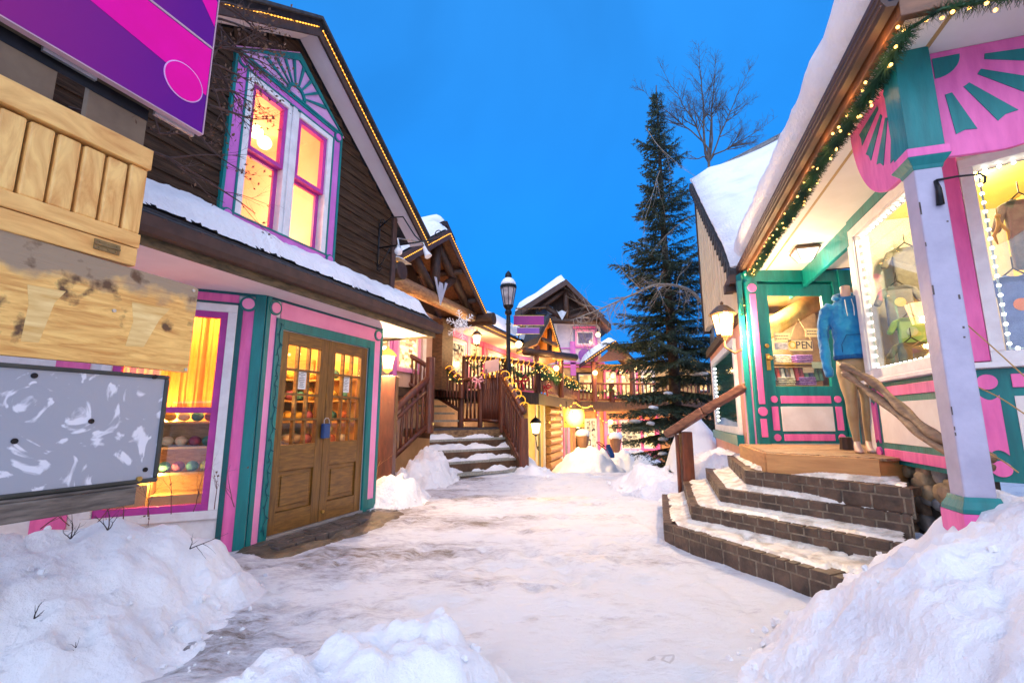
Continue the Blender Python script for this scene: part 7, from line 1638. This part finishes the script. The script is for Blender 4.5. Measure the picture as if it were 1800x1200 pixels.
# small porch gable
FPp = Fr(0, 20.6, 90); a, b, c = [FPp.pl(*q) for q in ((1029, 634), (1082, 598), (1106, 624))]
pg = root('porch_gable', (b[0], 20.6, b[1]), 'small snow covered porch gable with rope light, half behind the spruce', 'porch roof')
mb = MB(FPp); rslab(mb, b, a, -.14, 0, 0, -2); rslab(mb, b, (c[0]+.5, c[1]-.45), -.14, 0, 0, -2); mb.build('roof', DKWOOD, pg)
mb = MB(FPp); mb.plate([(a[0]+.5, a[1]-.05), (b[0], b[1]-.2), (c[0], c[1]-.15)], -.25, -.3); mb.build('gable_boards', mk('warm_brown_fascia', (.24, .10, .045)), pg)
snowslope(FPp, a[0], b[0], zs_(a, b), -.05, -2, .35, pg, st=.12)
for s_ in (a[0]+.45, c[0]+.2): mb = MB(FPp); mb.tube([(s_, -.4, ZK), (s_, -.4, a[1])], .12, 8); mb.build('post', RAIL, pg)
ropelight('rope_light', [FPp.w((a[0], .04, a[1]-.04)), FPp.w((b[0], .04, b[1]-.04))], 'rope light on the left edge of the small porch gable', every=.12, br=.03)
# steep A frame gable over the walkway
ag = root('steep_gable', PY(967, 600, 16), 'small steep gable with orange lamplit plank underside above the garlanded walkway', 'porch roof')
A_, Lf, Rf = PY(967, 561, 15.6), PY(944, 604, 14.6), PY(988, 630, 16.2); bk = Vector((-.65, 2.0, 0))
def sl3(mb, p, q, t, u): n_ = Vector((0, 0, 1)); mb.hexa([p+n_*t, q+n_*t, q+bk+n_*t, p+bk+n_*t], [p+n_*u, q+n_*u, q+bk+n_*u, p+bk+n_*u])
mb = MB(); sl3(mb, A_, Lf, 0, .22); sl3(mb, A_, Rf, 0, .22); mb.build('roof', SHING, ag)
mb = MB(); sl3(mb, A_, Lf, -.06, -.005); sl3(mb, A_, Rf, -.06, -.005); mb.build('plank_underside', mk('lamplit_orange_planks', (.75, .36, .10), (.5, .2, .05), rough=.6, sc_=4, stretch=(5, 5, 1)), ag)  # orange lamplight under the gable is put into the plank colour
mb = MB(); mb.tube([Lf+Vector((-.4, 0, -.25)), Rf+Vector((.5, .1, .05))], .13, 10, raw=True); mb.tube([A_+Vector((0, .3, -.3)), (Lf+Rf)/2+Vector((0, .3, -.1))], .09, 8, raw=True); mb.tube([Lf+Vector((.2, .3, .2)), (A_+Rf)/2+Vector((.1, .3, -.2))], .08, 8, raw=True); mb.build('truss_timber', TRUSS, ag, smooth=True)
ropelight('rope_light', [A_+Vector((0, -.04, 0)), Rf+Vector((0, -.04, 0))], 'rope light down the right edge of the steep orange gable', every=.09, br=.02)
for q in (Lf, Rf): 
    mb = MB(); mb.tube([(q.x, q.y+.4, ZK), (q.x, q.y+.4, q.z)], .10, 8, raw=True); mb.build('post', RAIL, ag)
point((A_+Lf+Rf)/3+Vector((.1, .5, -.6)), 45, (1, .55, .15), .1)
# two purple hanging signs
for (x0, y0, x1, y1, m_, lab) in ((903, 571, 956, 555, ORED, 'wide magenta and purple blank hanging sign board right of the street lamp, upper one'), (909, 586, 948, 576, mk('violet_sign_face', (.24, .08, .42), (.2, .06, .38), rough=.4), 'narrow violet blank hanging sign board, lower one')):
    a, b = PY(x0, y0, 13.0), PY(x1, y1, 13.0); mb = MB(); mb.box(a.x, b.x, 13.0, 13.04, a.z, b.z); q = mb.build('hanging_sign', m_, label=lab, cat='sign'); 
    mb = MB(); mb.box(a.x-.015, b.x+.015, 13.005, 13.035, a.z-.015, a.z); mb.box(a.x-.015, b.x+.015, 13.005, 13.035, b.z, b.z+.015); mb.build('rim', BRASS, q)
    for t in (.25, .75): mb = MB(); mb.tube([(a.x+(b.x-a.x)*t, 13.02, b.z), (a.x+(b.x-a.x)*t, 13.02, b.z+(.14 if y0 > 575 else .22))], .012, 5); mb.build('hanger', IRON, q)
a, b = PY(903, 548, 13.0), PY(960, 548, 13.0); mb = MB(); mb.tube([(a.x+.05, 13.02, a.z+.10), (b.x, 13.02, a.z+.14)], .022, 8); mb.build('timber_beam', TRUSS, label='horizontal timber arm carrying the two purple hanging signs', cat='beam')
mb = MB(); mb.slab([tuple(Lk4+(Lk4-Ls[3])*-.12), tuple(Rk4+(Rk4-Rs[3])*-.12), tuple(Rk4), tuple(Lk4)], stz[4]-.19, stz[4]-.03); mb.build('landing_board', mk('tan_landing_board', (.36, .22, .10), (.12, .06, .03), rough=.6, sc_=4, bump=.3, stretch=(2, 2, 6)), ws)
for px_, py_, Y_ in ((1105, 745, 20.5), (1160, 750, 20.5), (1040, 735, 20)): point(PY(px_, py_, Y_), 95, (1, .5, .15), .2)  # fills without fixtures, added for more orange glow in the lower court
# blue snow scoop
c0, c1 = PY(1051, 777, 13.4), PY(1069, 791, 13.1); sh = root('snow_scoop', c1, 'blue plastic snow scoop with black handle stuck in the lower court pile', 'shovel')
u = (c1-c0).normalized(); s_ = Vector((.9, .4, 0)).normalized()*.06
mb = MB(); mb.tube([c1-s_, c0-s_*.9, c0+s_*.9, c1+s_], .014, 6, raw=True); mb.tube([c0+(c1-c0)*.5-s_, c0+(c1-c0)*.5+s_], .012, 6, raw=True); mb.build('handle', IRON, sh)
mb = MB(); w_ = s_*1.15; n2 = Vector((0, 0, 1)); d_ = u*.17
mb.hexa([c1-w_, c1+w_, c1+w_+n2*.02+u*.02, c1-w_+n2*.02+u*.02], [c1-w_+d_+n2*-.12, c1+w_+d_-n2*.12, c1+w_+d_-n2*.09, c1-w_+d_-n2*.09]); mb.hexa([c1-w_, c1+w_, c1+w_+u*.02, c1-w_+u*.02], [c1-w_+n2*.16, c1+w_+n2*.16, c1+w_+n2*.16+u*.02, c1-w_+n2*.16+u*.02])
for sg in (-1, 1): mb.hexa([c1+w_*sg, c1+w_*sg*.95, c1+w_*sg*.95+d_-n2*.1, c1+w_*sg+d_-n2*.1], [c1+w_*sg+n2*.14, c1+w_*sg*.95+n2*.14, c1+w_*sg*.95+d_-n2*.02, c1+w_*sg+d_-n2*.02])
mb.build('scoop', mk('blue_plastic', (.02, .07, .22)), sh)
# planter with snow
def planter(px, py, Y, label, w=.5):
    c = PY(px, py, Y); mb = MB(); mb.lathe([(.28*w, -.5), (.42*w, -.1), (.45*w, 0)], c, 12); o = mb.build('planter', mk('clay_planter', (.25, .12, .07)), label=label, cat='planter'); mb = MB(); mb.ball(c+Vector((0, 0, .05)), .5*w, 12, 8, raw=True, sz=.6)
    for v in mb.v: v += Vector((1, 1, 1))*.06*NZ(v.x, v.y, v.z, 4)
    mb.build('snow', SNOW, o, smooth=True)
planter(1024, 765, 15.5, 'snow topped planter on top of the lower court pile', .5); planter(1082, 770, 17, 'snow topped planter in front of the lower far shop window', .5)
# ================================================================== TREES
NEED = mk('spruce_needles', (.058, .092, .052), (.016, .030, .021), rough=.65, sc_=3, lo=.3, hi=.7)
TB = mk('tree_bark', (.10, .065, .045), (.04, .025, .02), rough=.9, sc_=10, bump=.5)
def spruce(base, H, R, label, seed=1, snowy=True):
    random.seed(seed); rt = root('spruce_tree', base, label, 'tree'); B = Vector(base)
    mb = MB(); mb.tube([B, B+Vector((.03, 0, H*.3)), B+Vector((-.03, .02, H*.6)), B+Vector((0, 0, H))], [.20, .15, .09, .012], 9, raw=True); mb.build('trunk', TB, rt, smooth=True)
    br = MB(); nd = MB(); sn = []
    V, Fc = nd.v, nd.f
    def needlestrip(a, b, w, drop):
        """a twig covered in needles: crossed ragged blades"""
        d = b-a; L = d.length; d = d/L; side = d.cross(Vector((0, 0, 1))); 
        if side.length < .1: side = Vector((1, 0, 0))
        side.normalize(); up = side.cross(d)
        n_ = max(3, int(L/.045))
        for i in range(n_):
            p = a+d*(L*(i+random.random()*.6)/n_)
            for sg in (-1, 1):
                t = (side*sg+d*.75+up*random.uniform(-.7, .5)).normalized(); l_ = w*random.uniform(.7, 1.2); wd_ = d*.016+up*.009*sg
                k = len(V); V.append(p-wd_); V.append(p+wd_); V.append(p+t*l_+wd_*.3); Fc.append((k, k+1, k+2))
            if i % 2 == 0:
                t = (up*random.uniform(.2, 1)+d*.8+side*random.uniform(-.5, .5)).normalized(); k = len(V); wd_ = side*.010; V.append(p-wd_); V.append(p+wd_); V.append(p+t*w*.8); Fc.append((k, k+1, k+2))
    z = .05*H; i_ = 0
    while z < H*.965:
        f = z/H; prof = (1-f)**.98*(.80+.20*sin(z*3.1+1))*min(1, .42+f*2.3)
        nb = int(9-4*f) if f < .9 else 5
        for k in range(nb):
            a = 2*pi*(k+random.random()*.8)/nb+z*2; L = R*prof*random.choice((.55, .8, 1.0, 1.1, 1.32))*random.uniform(.9, 1.1)+.05
            zz = z+random.uniform(-.06, .06)
            dr = Vector((cos(a), sin(a), 0)); P = [B+Vector((0, 0, zz))]
            seg = 7; slope = .25*f*1.6-.18*(1-f)
            for j in range(seg):
                t = (j+1)/seg; P.append(B+Vector((0, 0, zz))+dr*L*t+Vector((0, 0, L*(slope*t-.28*(1-f*.8)*t*t+.20*t**3))))
            br.tube(P, [max(.005, .022*(1-f)*(1-j/seg)+.004) for j in range(seg+1)], 4, raw=True, caps=False)
            side = Vector((-dr.y, dr.x, 0)); ns = int(L/.12)+2
            for j in range(ns):
                t = .12+.88*(j+random.random()*.5)/ns; q = min(int(t*seg), seg-1); p = P[q]+(P[q+1]-P[q])*(t*seg-q if t*seg-q <= 1 else 1)
                for sg in (-1, 1):
                    l2 = (L*.42*(1-t)+.16)*random.uniform(.7, 1.15); d2 = (side*sg+dr*random.uniform(.5, .95)+Vector((0, 0, -random.uniform(.15, .55)))).normalized()
                    e_ = p+d2*l2; needlestrip(p, e_, .09, 0)
                    if l2 > .3:
                        for m_ in range(int(l2/.13)):
                            pp2 = p+d2*l2*random.uniform(.2, .9); d3 = (d2+side*random.uniform(-.9, .9)+dr*random.uniform(-.2, .9)+Vector((0, 0, -random.uniform(.2, 1.0)))).normalized(); needlestrip(pp2, pp2+d3*random.uniform(.10, .22), .065, 0)
            needlestrip(P[-2], P[-1]+dr*.08, .08, 0); needlestrip(P[1], P[-1], .07, 0)
            if snowy and f < .45 and random.random() < .3 and dr.y < .2: sn.append((P[4]*.5+P[5]*.5, dr, L))
        z += (.40-.15*f)*(.8+.4*random.random())*H/12.
    nd.mi = [0]*len(nd.f)
    br.build('branches', TB, rt, fix=False); nd.build('foliage', NEED, rt, fix=False)
    for (p, d, L) in sn[:12]:
        mb = MB(); mb.ball(Vector((0, 0, 0)), 1, 12, 8, raw=True); s_ = Vector((-d.y, d.x, 0)); l_ = random.uniform(.16, .30)
        mb.v = [p+Vector((0, 0, .05))+d*v.x*l_+s_*v.y*l_*.45+Vector((0, 0, v.z*.05+.03*NZ(v.x, v.y, v.z, 2))) for v in mb.v]; mb.build('snow_clump', SNOW, rt, smooth=True)
    return rt
X0 = ray(1155, 150)[0]*13.0
spruce((X0-.03, 13.0, -.95), PY(1155, 150, 13.0).z+.95, 2.85, 'tall dark spruce with snow dabs on its lower boughs, between court and right shop', 5)
# bare aspen behind
def baretree(base, H, label, seed, m, r0, mat_kids=(9, 5, 4), spread=.62, forks=(.45, .5), lean=0):
    random.seed(seed); rt = root('bare_tree', base, label, 'tree'); B = Vector(base); mb = MB()
    def grow(p, d, L, r, dep):
        P = [p]; n_ = 7; R_ = [r]
        for i in range(n_):
            d = (d+Vector((random.gauss(0, .07), random.gauss(0, .07), random.gauss(0, .05)+.055))).normalized(); P.append(P[-1]+d*L/n_); R_.append(max(.003, r*(1-.8*(i+1)/n_)))
        mb.tube(P, R_, 6 if dep > 1 else 3, raw=True, caps=False)
        if dep > 0:
            kids = (0, 6, 8, 9, 0)[dep]
            for k in range(kids):
                t = random.uniform(.12, .98); i = min(int(t*n_), n_-1); q = P[i]+(P[i+1]-P[i])*(t*n_-i); td = (P[i+1]-P[i]).normalized(); sd_ = Vector((random.gauss(0, 1), random.gauss(0, 1), random.gauss(0, 1))); sd_ = (sd_-td*sd_.dot(td)).normalized()
                grow(q, (td*.75+sd_*.72).normalized(), L*random.uniform(.26, .46), R_[i]*.5, dep-1)
    return rt, mb, grow
rt, mb, grow = baretree(PY(1245, 700, 19)-Vector((0, 0, 2)), 10, 'leafless aspen rising behind the snowy roof right of the spruce', 12, BARKL, .15)
Bq = lambda x, y: PY(x, y, 19)
b0 = Vector((Bq(1246, 700).x*1.0, 19, -1)); t0 = Bq(1246, 285)
mb.tube([b0, t0], [.07, .06], 8, raw=True)
for (x0, y0, x1, y1, r, dep) in ((1240, 270, 1228, 75, .085, 3), (1250, 268, 1257, 95, .07, 3), (1243, 262, 1160, 115, .06, 3), (1236, 250, 1118, 150, .05, 3), (1253, 270, 1322, 112, .055, 3), (1255, 272, 1366, 205, .05, 3), (1240, 275, 1160, 262, .04, 2), (1252, 200, 1290, 150, .03, 2)):
    a, b = Bq(x0, y0), Bq(x1, y1); d = (b-a); L = d.length; dd = d.normalized(); P = []; n_ = 9
    for i in range(n_+1): t = i/n_; P.append(a+d*t+Vector((-.25*sin(pi*t)*(1 if x1 > 1245 else -1)*abs(dd.x), random.uniform(-.1, .1), -.25*sin(pi*t)*abs(dd.x)*1.2)))
    mb.tube([t0]+P, [.055]+[max(.005, r*.7*(1-.9*i/n_)) for i in range(n_+1)], 6, raw=True, caps=False)
    for k in range(26 if dep == 3 else 12):
        t = random.uniform(.18, .99); i = min(int(t*n_), n_-1); q = P[i]+(P[i+1]-P[i])*(t*n_-i); td = (P[i+1]-P[i]).normalized(); s_ = Vector((random.gauss(0, 1), random.gauss(0, .6), random.gauss(0, 1))); s_ = (s_-td*s_.dot(td)).normalized(); grow(q, (td*.8+s_*.6).normalized(), L*.26*(1.15-t)+.25, .022*(1.1-t)+.004, 1 if t > .5 or dep == 2 else 2)
mb.build('branches', mk('dark_aspen_bark', (.10, .085, .08), (.05, .04, .04), rough=.9), rt, smooth=True, fix=False)
# pale branch reaching in front of the spruce from behind the wing wall
rt = root('bare_tree', PY(1245, 760, 11.6), 'pale leafless branch arching from the right wing wall across the spruce', 'tree'); random.seed(33)
mb = MB(); P = spl([PY(1250, 560, 11.9), PY(1215, 512, 11.6), PY(1160, 500, 11.2), PY(1110, 519, 11.0), PY(1060, 541, 10.8), PY(1003, 563, 10.6)], 8)
mb.tube([PY(1262, 780, 12.1), PY(1255, 650, 12.0)]+P, [.09, .08]+[.042*(1-i/len(P))+.007 for i in range(len(P))], 7, raw=True)
mb2 = MB()
for i in range(6, len(P)-1, 1):
    for k in range(1 if i % 2 else 2): d = (Vector((random.gauss(-.3, .5), random.gauss(0, .4), random.uniform(-1.4, .6)))).normalized(); twig(mb2, P[i], d, random.uniform(.35, 1.1), .010, 2, None, .32, 6, .7, 3, .10)
mb.build('trunk', mk('pale_aspen_bark', (.32, .27, .22), (.18, .145, .12), rough=.8, sc_=8), rt, smooth=True); mb2.build('twigs', mk('pale_aspen_bark', (.4, .3, .3)), rt, smooth=True, fix=False)
# upper loops of thin pale twigs in front of the spruce
mb = MB()
for (a, b) in (((1135, 225), (1215, 330)), ((1160, 300), (1120, 440)), ((1215, 380), (1120, 430))): twig(mb, PY(*a, 11.4), PY(*b, 11.4)-PY(*a, 11.4), (PY(*b, 11.4)-PY(*a, 11.4)).length, .010, 2, None, .18, 9, .7, 4, .05)
mb.build('twigs', mk('pale_aspen_bark', (.4, .3, .3)), rt, smooth=True, fix=False)
# dry golden stems before the right bay
mb = MB(); STEM = mk('dry_straw_stem', (.50, .30, .10), (.3, .16, .05), rough=.7); random.seed(3)
for (a, b, c) in (((1690, 562), (1745, 610), (1805, 665)), ((1715, 678), (1760, 700), (1805, 730)), ((1722, 790), (1760, 808), (1790, 830))): mb.tube(spl([PY(*a, 2.35), PY(*b, 2.25), PY(*c, 2.15)], 5), .0032, 5, raw=True)
mb.build('dry_stems', STEM, smooth=True, label='thin dry golden plant stems in front of the right bay window', cat='plant')
